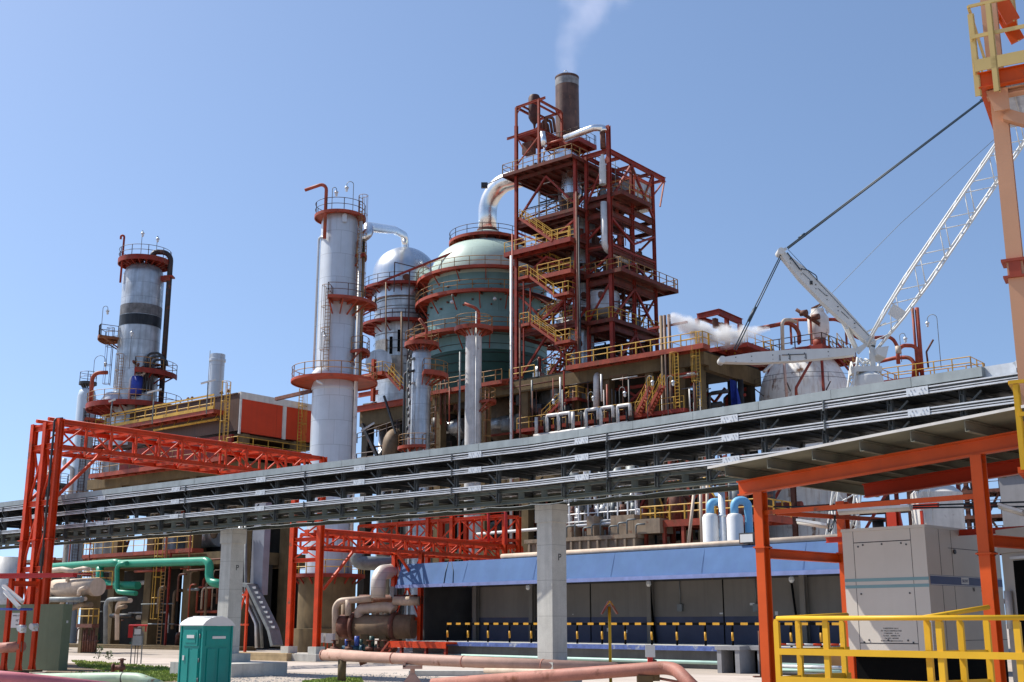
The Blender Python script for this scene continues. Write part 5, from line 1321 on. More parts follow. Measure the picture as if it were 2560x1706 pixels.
m = MB(); a, b_ = LP.py(1330, 1098, .5), LP.py(1600, 1060, .5); m.box(a[0], .2, a[2] - .5, b_[0], 1.4, a[2] - .25); m.ib((a[0], .2, a[2] - .8), (b_[0], .2, a[2] - .8), .3, .5); m.obj('support', red, t)
for k, (u, vb, vt_, lab) in enumerate(((1397, 1034, 985, 'gooseneck lamp left of the loop manifold near the stairs'), (1471, 1025, 981, 'gooseneck lamp above the middle of the white pipe loops'), (1549, 1015, 969, 'gooseneck lamp above the last of the white pipe loops'), (1620, 1060, 941, 'tall gooseneck lamp before the yellow stairs under the table'), (1671, 1045, 941, 'tall gooseneck lamp right of the yellow stairs under the table'))):
    a = LP.py(u, vb, 0); b_ = LP.py(u, vt_, 0); lamp((a[0], 0, a[2]), b_[2] - a[2], LP, lab, .6, 180 if k == 0 else 0, mat=galvd)

# ---------------------------------------------------------------- red steel tower
t = thing('steel_tower', 'tall open red steel process tower with zigzag yellow stairs and platforms', 'steel tower', TW)
xl = tw(1291, 620)[0]; B0 = 8.4
Zv = lambda v, y=0.0, u=1440: tw(u, v, y)[2]
Zlev = [Zv(800), Zv(676), Zv(597), Zv(517), Zv(392)]       # decks of the stair side
RT = TW.py(1526, 600, 1.5); xr = RT[0]; yr0 = 1.5; yr1 = TW.px(1635, 600, xr)[1]
xm = .35
top_r = TW.py(1522, 314, yr0)[2]; zbm = TW.py(1522, 377, yr0)[2]
ztr = {k: TW.py(1526, v, yr0)[2] for k, v in (('a', 482), ('b', 510), ('c', 590), ('d', 678), ('e', 796))}
# columns
for x, y, z1_ in ((0, 0, Zlev[4] + .1), (xl, 0, Zlev[4] + 5.6), (xl, B0, Zlev[4] + .1), (0, B0, Zlev[4] + .1), (xl * .53, B0, Zlev[3])):
    MB().ib((x, y, ZD - .1), (x, y, z1_), .32, .32, up=(0, 1, 0)).obj('column', red, t)
for x, y, z1_ in ((xr, yr0, top_r), (xm, yr0, zbm), (xr, yr1, zbm - .1), (xm, yr1, zbm - .1), (xr, (yr0 + yr1) / 2, zbm - .2)):
    MB().ib((x, y, ZD - .1), (x, y, z1_), .40 if x == xr and y == yr0 else .28, .34, up=(0, 1, 0)).obj('column', red, t)
# stair-side levels
for i, z in enumerate(Zlev):
    y0 = 0 if i < 4 else -1.0; x0 = xl - .3 if i < 4 else xl - 1.2
    sides = ('fl', 'fl', 'f', 'flb', 'flbr')[i]
    deck(t, x0 + (3.5 if i in (0, 1) else 0), y0, .35, B0, z, sides, redd, rail_br if i > 2 else rail_y, th=.34, sp=1.4, rr=.04, name='platform', ribs=1.2)
    m = MB(); m.ib((xl, .05, z - .55), (0, .05, z - .55), .2, .34); m.ib((0, .1, z - .55), (0, B0, z - .55), .2, .34); m.ib((xl, .1, z - .55), (xl, B0, z - .55), .2, .34); m.obj('girder', redd, t)
for i in range(4):
    za_, zc_ = Zlev[i] + .2, Zlev[i + 1] - 1.1
    m = MB(); xx = xl * .5
    m.beam((0, .2, za_ if i % 2 else zc_), (xx, .2, zc_ if i % 2 else za_), .2, .2); m.beam((xl, .2, za_ if i % 2 else zc_), (xx, .2, zc_ if i % 2 else za_), .2, .2)
    m.beam((.02, .3, za_), (.02, B0 / 2, zc_), .2, .2); m.beam((.02, B0, za_), (.02, B0 / 2, zc_), .2, .2)
    m.beam((xl, .3, za_), (xl, B0 - .3, zc_), .18, .18); m.beam((xl + .4, B0, za_), (-.4, B0, zc_), .18, .18); m.obj('bracing', red, t)
# right-side levels
deck(t, xm - .2, yr0, xr + 1.5, yr1 - 2.8, ztr['a'], 'fr', redd, rail_br, th=.4, sp=1.5, rr=.04)
deck(t, xm - .2, yr0 - .5, xr + 1.6, yr1 + 2.0, ztr['d'], 'frb', redd, rail_br, th=.4, sp=1.4, rr=.042)
deck(t, xm - .2, yr0 - .3, xr + .3, yr1 + .5, ztr['e'], 'frb', redd, rail_y, th=.4, sp=1.4, rr=.042)
for k in ('a', 'b', 'c', 'd', 'e'):
    z = ztr[k] - .95; m = MB(); m.ib((xm, yr0, z), (xr, yr0, z), .3, .55); m.ib((xr, yr0 + .2, z), (xr, yr1, z), .3, .6); m.ib((xm, yr0, z), (xm, yr1, z), .25, .45); m.ib((xm, yr1, z), (xr, yr1, z), .25, .45); m.obj('girder', redd, t)
m = MB(); z = (ztr['c'] + ztr['d']) / 2 + .4
m.ib((xr, yr0 + .2, z), (xr, yr1, z), .28, .55); m.ib((xm, yr1, z), (xr, yr1, z), .25, .4); m.ib((xm, yr0, z + .3), (xm, yr1, z + .3), .2, .35)
m.obj('girder', redd, t)
# top frame
m = MB()
m.ib((xm - .6, yr0, zbm), (xr, yr0, zbm), .3, .5); m.ib((xr, yr0 + .2, zbm), (xr, yr1 + 2.6, zbm), .3, .5); m.ib((xm, yr0, zbm), (xm, yr1 + 1.0, zbm), .25, .4)
zb6 = TW.px(1570, 455, xr)[2]
m.obj('top_frame', red, t)
m = MB()
for f_ in (.28, .62, 1.0): y = yr0 + (yr1 - yr0) * f_; m.ib((xm, y, zbm), (xr, y, zbm), .2, .35)
m.ib((xm - .2, yr1 + 2.5, zbm), (xr, yr1 + 2.5, zbm), .2, .3); m.ib((xm, yr0, zbm - 2.2), (xm, yr1, zbm - 2.2), .2, .3)
m.beam((xr, yr1 + 2.5, zbm), (xr, yr1 + 1.4, zbm - 3.4), .14, .14); m.beam((xr, yr1, zbm - 2.6), (xr, yr1 + 2.4, zbm - .1), .14, .14); m.beam((xr, yr1, zbm - .4), (xr, yr1 - 2.2, zbm - 4.0), .16, .16)
m.obj('top_bracing', redl, t)
ks = [ztr['e'], ztr['d'], z + .5, ztr['c'], ztr['b'] - .4, zbm]
for i in range(5):
    za_, zc_ = ks[i] + .1, ks[i + 1] - 1.0; ym = (yr0 + yr1) / 2
    if i == 4: za_ += .9; zc_ += .7
    m = MB()
    if i != 3: m.beam((xr + .02, yr0 + .2, za_), (xr + .02, ym, zc_), .22, .22); m.beam((xr + .02, yr1, za_), (xr + .02, ym, zc_), .22, .22)
    else: m.beam((xr + .02, yr0 + .2, zc_), (xr + .02, ym, za_), .22, .22); m.beam((xr + .02, yr1, zc_), (xr + .02, ym, za_), .22, .22)
    m.beam((xm, yr0, za_), (xr, yr0, zc_), .18, .18); m.beam((xm, yr1, za_), (xr, yr1, zc_), .18, .18); m.obj('bracing', red, t)
m = MB(); za_, zc_ = ZD, ztr['e'] - 1; ym = (yr0 + yr1) / 2
m.beam((xr, yr0, za_ + .5), (xr, ym, zc_), .25, .25); m.beam((xr, yr1, za_), (xr, ym, zc_), .25, .25); m.beam((xl, .1, ZD), (xl * .5, .1, Zlev[0] - 1), .2, .2); m.beam((0, .1, ZD), (xl * .5, .1, Zlev[0] - 1), .2, .2); m.obj('bracing', red, t)
m = MB(); m.box(xl + .2, B0 - .5, ZD - .08, -.2, B0 - .35, Zlev[0] - .8); m.obj('shade_panel', concd, t)  # dark panels added so the tower's lower bays look black inside
m = MB(); m.box(xl + .2, B0 - .5, Zlev[0] + .02, -2.2, B0 - .35, Zlev[1] - .8); m.obj('shade_panel', concd, t)
m = MB(); m.box(xm + .2, yr1 - .5, ZD - .08, xr - .3, yr1 - .35, ztr['e'] - 1.2); m.obj('shade_panel', concd, t)
for i in range(4):
    za_, zc_ = Zlev[i] + .1, Zlev[i + 1] - .7
    for j in range(3):
        x0_ = xl * (1 - j / 3); x1_ = xl * (1 - (j + 1) / 3); m = MB(); m.beam((x0_, B0 - .2, za_), (x1_, B0 - .2, zc_), .14, .14); m.obj('brace', redd, t)
        m = MB(); m.beam((x0_, 3.2, zc_), (x1_, 3.2, zc_ - 1.6), .12, .12); m.obj('brace', redd, t)
for k in range(10):
    z = ztr['e'] + (zbm - ztr['e']) * k / 10; m = MB(); m.beam((xr, yr0 + .3, z), (xr, yr1, z + 1.2 * (k % 2)), .1, .12); m.obj('brace', redd, t)
# zigzag stairs in front of the stair side
ys = -1.25
def st(u, v): return TW.py(u, v, ys)
def sf(p, q): flight(t, p, q, 1.0, (0, 1), redl, rail_y)
land = {}
for nm, (u0, u1, v) in {'L1': (1297, 1321, 691), 'R1': (1383, 1423, 733), 'L2': (1299, 1324, 809), 'R2': (1388, 1427, 852)}.items():
    a, b_ = st(u0, v), st(u1, v); z = (a[2] + b_[2]) / 2
    deck(t, a[0], ys - .1, b_[0], ys + 1.2, z, 'fl' if nm[0] == 'L' else 'fr', redl, rail_y, th=.3, name='landing', sp=1.2, rr=.04)
    land[nm] = (a[0], b_[0], z)
L1, R1, L2, R2 = (land[k] for k in ('L1', 'R1', 'L2', 'R2'))
sf((R1[0] + .1, ys, R1[2]), (L1[1] - .1, ys, L1[2]))
sf((R2[0] + .1, ys, R2[2]), (L2[1] - .1, ys, L2[2]))
flight(t, (L2[1] + .1, ys + 1.3, L2[2] + .2), (R1[0] + .9, ys + 1.3, R1[2]), .95, (0, 1), red, rail_y)
flight(t, (st(1349, 925)[0], ys + 1.3, ZD), (R2[0] + .9, ys + 1.3, R2[2]), .95, (0, 1), red, rail_y)
a, b_ = st(1299, 546), st(1380, 602); sf((b_[0], ys, b_[2]), (a[0], ys, a[2]))
a, b_ = TW.py(1328, 630, .9), TW.py(1395, 668, .9); flight(t, (b_[0], .9, b_[2]), (a[0], .9, a[2]), 1.0, (0, 1), red, rail_y)
a, b_ = st(1290, 625), st(1322, 625)
deck(t, xl - .7, ys, 0.2, -.02, Zlev[2] - .1, 'f', red, rail_y, th=.5, name='landing', sp=1.4, rr=.04)
deck(t, TW.py(1360, 676, 0)[0], ys, .2, -.02, Zlev[1] - .1, 'f', redl, rail_y, th=.45, name='landing', sp=1.4, rr=.04)
for u, v0_, v1_ in ((1309, 700, 925), (1412, 678, 855), (1326, 720, 812), (1433, 700, 800)):
    a, b_ = TW.py(u, v0_, -.3), TW.py(u, v1_, -.3); MB().ib((a[0], -.3, a[2]), (a[0], -.3, b_[2]), .13, .13, up=(0, 1, 0)).obj('stair_post', red, t)
# upper frame with the hanging dark vessel
cxu = TW.py(1347, 300, 0)[0]; ztf = TW.py(1347, 250, 0)[2]; zmid = TW.py(1347, 322, 0)[2]
yu = TW.px(1404, 300, cxu)[1]
for x, y in ((xl, 0), (cxu, 0), (cxu, yu), (xl, yu)):
    MB().ib((x, y, Zlev[4]), (x, y, ztf), .24, .24, up=(0, 1, 0)).obj('column', redl, t)
m = MB()
for z in (ztf, zmid):
    m.ib((xl - (.0 if z == ztf else 1.3), 0, z), (cxu + (.9 if z == ztf else 0), 0, z), .18, .24); m.ib((xl, yu, z), (cxu, yu, z), .18, .24); m.ib((cxu, 0, z), (cxu, yu, z), .18, .24); m.ib((xl, 0, z), (xl, yu, z), .18, .24)
m.ib((xl * .75 + cxu * .25, 0, ztf - .02), (xl * .75 + cxu * .25, yu, ztf - .02), .14, .2); m.ib((xl * .25 + cxu * .75, 0, ztf - .02), (xl * .25 + cxu * .75, yu, ztf - .02), .14, .2)
m.beam((xl, 0, Zlev[4] + 1), (cxu, 0, Zlev[4] + 3.6), .12, .12); m.beam((xl, .02, zmid), (xl + .9, .02, ztf - 5), .1, .1); m.beam((xl, 0, ztf - .9), (xl + .7, 0, ztf), .1, .1); m.beam((cxu, yu, ztf - 1), (cxu, yu - 1.2, ztf), .12, .12)
m.obj('upper_frame', redl, t)
deck(t, cxu + .2, yu - .8, cxu + 2.8, yu + 2.6, zmid - .5, 'fr', red, rail_k, th=.5)
deck(t, xl, 0, cxu, yu, zmid - .12, 'b', red, rail_k, th=.2)
c = TW.py(1336, 270, 1.6); m = MB(); z0_, z1_ = TW.py(1336, 303, 1.6)[2], TW.py(1336, 240, 1.6)[2]; r = .66
m.lathe([(.1, z0_ - .9), (.16, z0_ - .4), (r * .7, z0_), (r, z0_ + .4), (r, z1_ - .3), (r * .8, z1_), (0, z1_ + .05)], 24, (c[0], 1.6, 0)); m.obj('vent_drum', M('dark rust drum', (.06, .022, .018), .6, var=.4), t)
m = MB(); 
for k in range(4): m.tube(bend([(c[0] + .2 + .4 * k, 1.8, zmid + .4), (c[0] + .2 + .4 * k, 1.8, zmid + 1.2 + .3 * k), (c[0] + .9 + .4 * k, 2.2, zmid + 1.3 + .2 * k), (c[0] + 1.0 + .4 * k, 2.4, zmid + .3)], .3), .16, 8)
m.cbox((c[0] - .3, 1.0, zmid - 1.4), 1.3, .8, 1.3); m.obj('valve_cluster', rustm, t)['kind'] = 'stuff'
a = TW.py(1362, 352, -.2); m = MB(); m.cyl((a[0], -.3, TW.py(1362, 360, -.2)[2] - .3), (a[0] - .2, -.3, TW.py(1358, 332, -.2)[2]), .3, n=12); m.cyl((a[0], -.3, a[2] - 1.6), (a[0], -.3, a[2] - .6), .1, n=8); m.obj('wrapped_valve', alup, t)
# small pipes and steel clutter through the levels
rnd = random.Random(33)
zs = [ZD] + Zlev
for k in range(150):
    if k % 3: i = rnd.randrange(5); x = rnd.uniform(xl + .6, -.6); y = rnd.uniform(.8, B0 - 1); z0_ = zs[i]; z1_ = zs[i + 1] - 1
    else: x = rnd.uniform(xm + .3, xr - .3); y = rnd.uniform(yr0 + .6, yr1 - .5); z0_ = rnd.choice((ZD, ztr['e'], ztr['d'], ztr['b'])); z1_ = z0_ + rnd.uniform(2.5, 4.5)
    hh = rnd.uniform(.4, 1.0) * (z1_ - z0_)
    pts = [(x, y, z0_), (x, y, z0_ + hh), (x + rnd.uniform(-1.6, 1.6), y + rnd.choice((0, 1)), z0_ + hh)] if k % 2 else [(x, y, z0_ + hh), (x, min(y + 3, B0), z0_ + hh), (x, min(y + 3, B0), z1_)]
    MB().tube(bend(pts, .3), rnd.choice((.04, .05, .07, .1, .14)), 7).obj('pipe', rnd.choice((redl, rustm, pipew, steelk, galvd, red, rustm, steelk)), t)
for k in range(24):
    i = k % 5; x = xl + 1 + (k * 1.37) % 6.2; y = 2.4 + (k * 2.1) % 4.5
    m = MB(); m.cbox((x, y, zs[i] + .7), .9, .8, 1.3); m.cyl((x, y, zs[i] + 1.2), (x, y, zs[i] + 2.0), .35, n=10); m.obj('machine', rnd.choice((rustm, steelk, redl, aluw)), t)

# conduits, cable trays and small rails that fill the bays
for k in range(46):
    i = k % 5; z0_ = zs[i]; z1_ = zs[i + 1]; y = rnd.uniform(.3, 5.5); z = z0_ + rnd.uniform(.6, (z1_ - z0_) * .85); x0_ = rnd.uniform(xl, -3); x1_ = x0_ + rnd.uniform(1.5, 4.5)
    MB().tube([(x0_, y, z), (min(x1_, 0), y, z + rnd.choice((0, 0, .4)))], rnd.choice((.04, .06, .09)), 6).obj('conduit', rnd.choice((steelk, rustm, galvd, redl, pipew)), t)
for k in range(40):
    z = rnd.uniform(ZD + 1, zbm - 3); y = rnd.uniform(yr0 + .3, yr1 - 2); x = rnd.uniform(xm, xr - .1); l = rnd.uniform(1, 4)
    MB().tube([(x, y, z), (x, min(y + l, yr1), z)] if k % 2 else [(x, y, z), (x, y, z + l)], rnd.choice((.04, .06, .1)), 6).obj('conduit', rnd.choice((steelk, rustm, galvd, redl, steelk)), t)
for i, z in enumerate(ztr.values()):
    for k in range(4):
        x = xm + .5 + rnd.random() * (xr - xm - 1); y = yr0 + .8 + rnd.random() * (yr1 - yr0 - 3)
        m = MB(); m.cyl((x, y, z), (x, y, z + rnd.uniform(.8, 2.0)), rnd.uniform(.15, .4), n=10); m.cyl((x - .3, y, z + .6), (x + .35, y, z + .6), .12, n=8); m.obj('machine', rnd.choice((rustm, steelk, galvd, redl)), t)
for k, (u, y_) in enumerate(((1446, -.5), (1451, -.35))):
    a = TW.py(u, 900, y_); MB().tube([(a[0], y_, 12), (a[0], y_, TW.py(1440, 480 + 60 * k, y_)[2])], .1, 8).obj('riser', (rustm, steelk)[k], t)
# vessels inside the tower
def innervessel(label, u, v0_, v1_, y, r, mat, name='vessel', cat='vessel', dome=True):
    a, b_ = TW.py(u, v0_, y), TW.py(u, v1_, y); q = Fr(TW.w((a[0], y, b_[2])), G1); H = a[2] - b_[2]
    tt = thing(name, label, cat, q); m = MB()
    m.lathe(([(0, 0), (r * .5, .1), (r, .7)] if dome else [(r, 0)]) + [(r, H * .35), (r * 1.07, H * .36), (r * 1.07, H * .38), (r, H * .39), (r, H - (.6 if dome else 0))] + ([(r * .6, H - .12), (0, H)] if dome else [(0, H)]), 32); m.obj('shell', mat, tt)
    m = MB(); m.cyl((r * .5, -r * .86, H * .6), (r * .75, -r * 1.25, H * .6), .3, n=10); m.cyl((-r * .5, -r * .8, H * .25), (-r * .7, -r * 1.2, H * .25), .22, n=10); m.obj('nozzle', rustm, tt)
    return tt
innervessel('slender aluminium vessel in the upper middle of the red tower', 1428, 410, 505, 3.4, 1.05, alup)
innervessel('grey aluminium vessel in the middle of the red tower', 1456, 550, 668, 4.0, 1.35, aluw, dome=False)
innervessel('pale vessel behind the tower corner column', 1462, 715, 800, 3.6, 1.25, aluw, dome=False)
innervessel('wide pale drum right of the tower middle', 1506, 722, 797, 3.8, 1.75, pale)
innervessel('lower grey vessel at the foot of the red tower', 1452, 830, 925, 2.6, 1.3, aluw, dome=False)
c = TW.py(1408, 377, 2.4)
q = Fr(TW.w((c[0], 2.4, Zlev[4])), G1); tt = thing('drum', 'shiny aluminium drum on the upper deck at the foot of the chimney', 'drum', q)
m = MB(); m.lathe([(1.9, 0), (1.9, 1.2), (1.5, 1.7), (.9, 1.75), (.9, 2.2), (0, 2.25)], 32); m.obj('shell', alup, tt)
m = MB(); m.tube(bend([(-1.7, -.4, .9), (-3.2, -.6, .8), (-5.6, -.6, .2)], .5), .55, 16); m.obj('inlet', alup, tt)
m = MB()
for k in range(8): m.cyl((-4.4 + .55 * k, -1.3, .2), (-4.4 + .55 * k, -1.3, .9 + .3 * (k % 2)), .16, n=8)
m.obj('valve_row', rustm, tt)['kind'] = 'stuff'
# silver elbow pipe from the drum to the top of the right column
a, b_, c, d_ = TW.py(1366, 360, -.2), TW.py(1412, 347, -.2), TW.py(1484, 320, .4), TW.py(1508, 320, 1.2)
q = Fr(TW.w((a[0], 0, 0)), G1); tt = thing('vent_line', 'wrapped silver pipe slanting up to the tall corner column of the tower', 'pipe', q)
L_ = lambda p: q.l(TW.w(p))
MB().tube(bend([L_(b_), L_(c), L_(d_), L_(TW.py(1510, 330, 1.2))], .5), .37, 14).obj('pipe_run', alup, tt); MB().tube([L_(a), L_(b_)], .12, 8).obj('thin_end', redl, tt)
m = MB(); m.tube([L_(TW.py(1506, 327, 1.3)), L_(TW.py(1508, 372, 1.3))], .3, 10); m.obj('down_leg', rustm, tt)
a, b_ = TW.py(1507, 388, 1.1), TW.py(1509, 462, 1.1); q = Fr(TW.w((a[0], 1.0, b_[2])), G1)
tt = thing('down_pipe', 'pale cone topped pipe hanging behind the tall corner column', 'pipe', q); H = a[2] - b_[2]
MB().lathe([(.36, 0), (.36, H - 1.2), (.15, H), (0, H)], 16).obj('pipe_run', pipew, tt)
m = MB(); a2, b2 = TW.py(1512, 505, 1.1), TW.py(1515, 620, 1.1); m.tube(bend([(0, .1, a2[2] - b_[2]), (0, .1, b2[2] - b_[2]), tuple(q.l(TW.w(TW.px(1572, 660, xr - .6))))], .8), .33, 12); m.obj('lower_run', pipew, tt)
# hut with corrugated walls on the tower
hx = xr - .4; h0 = TW.px(1577, 445, hx); h1 = TW.px(1606, 520, hx)
q = Fr(TW.w((hx, h0[1], 0)), G1); tt = thing('clad_hut', 'small red framed hut with pale corrugated walls on the upper right of the tower', 'hut', q)
zh0, zh1 = h1[2], h0[2]; wd_ = 3.6
m = MB(); m.box(-2.4, .06, zh0, .3, wd_, zh1 - .05); m.obj('wall', M('pale corrugated sheet', (.52, .54, .54), .5, .3, var=.1, boards=(1, .3, .2)), tt)
m = MB()
for x in (-2.5, .36):
    for y in (0, wd_): m.beam((x, y, zh0 - .6), (x, y, zh1), .16, .16)
for z in (zh0, (zh0 + zh1) / 2, zh1): m.beam((-2.5, 0, z), (.36, 0, z), .16, .22); m.beam((.36, 0, z), (.36, wd_, z), .16, .22)
m.box(-2.5, -.1, zh1 + .12, .5, wd_ + .1, zh1 + .2); m.obj('frame', MATS['orange red platform'], tt)
# ---------------------------------------------------------------- chimney and its smoke
CH = column(1418, 250, 123.5); zc0, zc1 = zat(350, 123.5), zat(196, 123.5)
t = thing('chimney_stack', 'wide sooty dark chimney on top of the red tower', 'chimney', CH)
m = MB(); m.lathe([(1.36, zc0 - 4), (1.32, zc1 - 1.2), (1.32, zc1 - .1), (1.36, zc1 - .1), (1.36, zc1 + .05), (1.2, zc1 + .05), (1.2, zc1 - 3)], 48); m.obj('stack', stackm, t)
m = MB(); m.lathe([(1.33, zc1 - 1.1), (1.335, zc1 - .25)], 48); m.obj('pale_band', M('heat bleached steel', (.23, .225, .225), .6, .2, var=.3, vs=2, streak=.4), t)
m = MB(); m.tube([(-.2 + .2 * cos(a * pi / 8), -1.28, zc1 + .05 + .28 * sin(a * pi / 8)) for a in range(9)], .04, 6); m.obj('lifting_lug', galv, t)
m = MB(); m.lathe([(.9, zc0 - 9), (1.36, zc0 - 4)], 32); m.obj('cone', stackm, t)
ring_deck(t, zc0 - 1.2, 1.4, 2.6, 190, 340, red, rail_br)

def plume(name, label, F, pts, rad, dens, col, seed, nscale, thr, soft=.25, aniso=.3, stretch=1.0):
    """smoke: one closed hull along pts whose volume density comes from noise"""
    hull = MB(); n = 16; hull.tube(pts, [r * 1.25 for r in rad], n)
    t = thing(name, label, 'smoke' if 'smoke' in name else 'steam', F)
    mm = bpy.data.materials.new(name); mm.use_nodes = True; nd = mm.node_tree.nodes; lk = mm.node_tree.links
    for x in list(nd):
        if x.type == 'BSDF_PRINCIPLED': nd.remove(x)
    out = [x for x in nd if x.type == 'OUTPUT_MATERIAL'][0]
    vol = nd.new('ShaderNodeVolumePrincipled'); vol.inputs['Color'].default_value = (*col, 1); vol.inputs['Anisotropy'].default_value = aniso
    tc = nd.new('ShaderNodeTexCoord')
    def vm(op, a, b=None):
        q = nd.new('ShaderNodeVectorMath'); q.operation = op
        for i, x in enumerate((a, b)):
            if x is None: continue
            if isinstance(x, tuple): q.inputs[i].default_value = x
            else: lk.new(x, q.inputs[i])
        return q
    def mt(op, a, b=None, c=None):
        q = nd.new('ShaderNodeMath'); q.operation = op
        for i, x in enumerate((a, b, c)):
            if x is None: continue
            if isinstance(x, (int, float)): q.inputs[i].default_value = x
            else: lk.new(x, q.inputs[i])
        return q.outputs[0]
    # distance to the centre line, as the largest (1 - d / r) over its segments
    best = None
    for (p, q_), (r0, r1) in zip(zip(pts[:-1], pts[1:]), zip(rad[:-1], rad[1:])):
        ab = sub(q_, p); L2 = dot(ab, ab)
        ap = vm('SUBTRACT', tc.outputs['Object'], p).outputs[0]
        tt_ = mt('DIVIDE', vm('DOT_PRODUCT', ap, ab).outputs['Value'], L2); cl = nd.new('ShaderNodeClamp'); lk.new(tt_, cl.inputs[0])
        sc = nd.new('ShaderNodeVectorMath'); sc.operation = 'SCALE'; sc.inputs[0].default_value = ab; lk.new(cl.outputs[0], sc.inputs['Scale'])
        d = vm('LENGTH', vm('SUBTRACT', ap, sc.outputs[0]).outputs[0]).outputs['Value']
        rr = mt('MULTIPLY_ADD', cl.outputs[0], r1 - r0, r0)
        f = mt('SUBTRACT', 1.0, mt('DIVIDE', d, rr))
        best = f if best is None else mt('MAXIMUM', best, f)
    mp = nd.new('ShaderNodeMapping'); mp.inputs['Location'].default_value = (seed, seed * 1.3, 0); mp.inputs['Scale'].default_value = (1, 1, stretch); lk.new(tc.outputs['Object'], mp.inputs[0])
    nz = nd.new('ShaderNodeTexNoise'); nz.inputs['Scale'].default_value = nscale; nz.inputs['Detail'].default_value = 5; nz.inputs['Roughness'].default_value = .6; lk.new(mp.outputs[0], nz.inputs['Vector'])
    v = mt('ADD', mt('MULTIPLY', best, .55), mt('MULTIPLY', mt('SUBTRACT', nz.outputs[0], .5), 1.5))
    mr = nd.new('ShaderNodeMapRange'); mr.inputs[1].default_value = thr; mr.inputs[2].default_value = thr + soft; mr.inputs[3].default_value = 0; mr.inputs[4].default_value = dens; lk.new(v, mr.inputs[0])
    edge = nd.new('ShaderNodeMapRange'); edge.inputs[1].default_value = -.2; edge.inputs[2].default_value = .1; lk.new(best, edge.inputs[0])
    lk.new(mt('MULTIPLY', mr.outputs[0], edge.outputs[0]), vol.inputs['Density']); lk.new(vol.outputs[0], out.inputs['Volume'])
    hull.obj('plume', mm, t); return t
FS = Fr(CH.w((0, 0, zc1 - .6)), 0); L_ = lambda u, v, D=123.5: FS.l(P(u, v, D))
plume('smoke_plume', 'faint lavender smoke rising from the dark chimney', FS, [(0, 0, .3), L_(1432, 110), L_(1462, 30), L_(1500, -60)], [1.3, 2.1, 3.3, 4.6], .065, (.95, .93, 1.0), 3.1, .32, .0, .5)
# ---------------------------------------------------------------- vent pipes and steam, monorail, right of the tower
VP = Fr(TW.w((TW.py(1665, 900, -2.6)[0], -2.6, 0)), G1)
t = thing('vent_stack', 'cluster of three dark vent pipes puffing white steam', 'vent pipes', VP)
for u, v in ((1652, 790), (1661, 789), (1672, 787)):
    a = VP.py(u, v, 0); MB().cyl((a[0], 0, 12), (a[0], 0, a[2]), .16, n=12).obj('vent_pipe', ins if u < 1655 else stackm, t)
a = VP.py(1640, 818, 0); m = MB(); m.beam((a[0] - 1, .2, a[2]), (a[0] + 3.2, .2, a[2]), .16, .2); m.beam((a[0] - 1, .2, a[2]), (a[0] - 1, 1.4, a[2]), .14, .2); m.obj('clamp_beam', red, t)
FS = Fr(VP.w(VP.py(1670, 790, 0)), 0); L_ = lambda u, v, D: FS.l(P(u, v, D)); D0 = FS.o[1]
plume('steam_plume', 'white steam cloud drifting right from the vent pipes', FS, [L_(1674, 790, D0), L_(1712, 812, D0 - .5), L_(1760, 838, D0 - 1), L_(1830, 840, D0 - 2), L_(1925, 822, D0 - 3)], [.45, 1.0, 1.3, 1.15, .25], 3.2, (1, 1, 1), 7.7, .8, .04, .5, .3)
MR = Fr(TW.w((TW.py(1745, 860, .4)[0], .4, ZD)), G1)
t = thing('monorail_hoist', 'red gantry beam with a hoist above the steam cloud', 'hoist beam', MR)
def mr(u, v, y=0): return MR.py(u, v, y)
a = mr(1743, 792); b_ = mr(1795, 785); z = a[2]
yy = MR.px(1855, 812, b_[0])[1]
m = MB(); m.ib((a[0], 0, z), (b_[0] + .2, 0, z + .1), .3, .5); m.ib((b_[0], .2, z + .1), (b_[0], yy, z), .3, .6); m.ib((a[0] + .1, .2, z - .1), (b_[0] - .2, yy * .6, z - .9), .2, .35); m.obj('beam', red, t)
for x, y in ((a[0], 0), (b_[0], yy * .35), (b_[0], yy * .9)): MB().ib((x, y, 0), (x, y, z - .2), .34, .34, up=(0, 1, 0)).obj('post', red, t)
m = MB(); m.cbox((b_[0] - .6, yy * .4, z - .9), .4, .8, .7); m.cyl((b_[0] - .6, yy * .4, z - 2.2), (b_[0] - .6, yy * .4, z - 1.2), .18, n=8); m.cbox((a[0] + 1.6, .5, z - .8), .35, .5, .9); m.obj('hoist', rustm, t)
deck(t, a[0] - 2.5, -.6, b_[0] + 3.2, yy, .35, 'flrb', red, rail_y, th=.4)
# ---------------------------------------------------------------- rust stained white tank with its roof piping
TK = column(2010, 960, 112.0)
Z7 = lambda v: zat(v, 112.0)
t = thing('white_tank', 'big rust stained white tank with a domed top behind the crane', 'tank', TK)
R = 4.35; h0 = Z7(1015); zt7 = Z7(868)
m = MB(); m.lathe([(R, 0), (R, h0)] + [(R * cos(a * pi / 24), h0 + (zt7 - h0) * sin(a * pi / 24)) for a in range(1, 12)] + [(0, zt7)], 64); m.obj('shell', tankw, t)
q = Fr(TK.o, G1 + 8)
def tk(u, v, D=108.0): return TK.l(P(u, v, D))
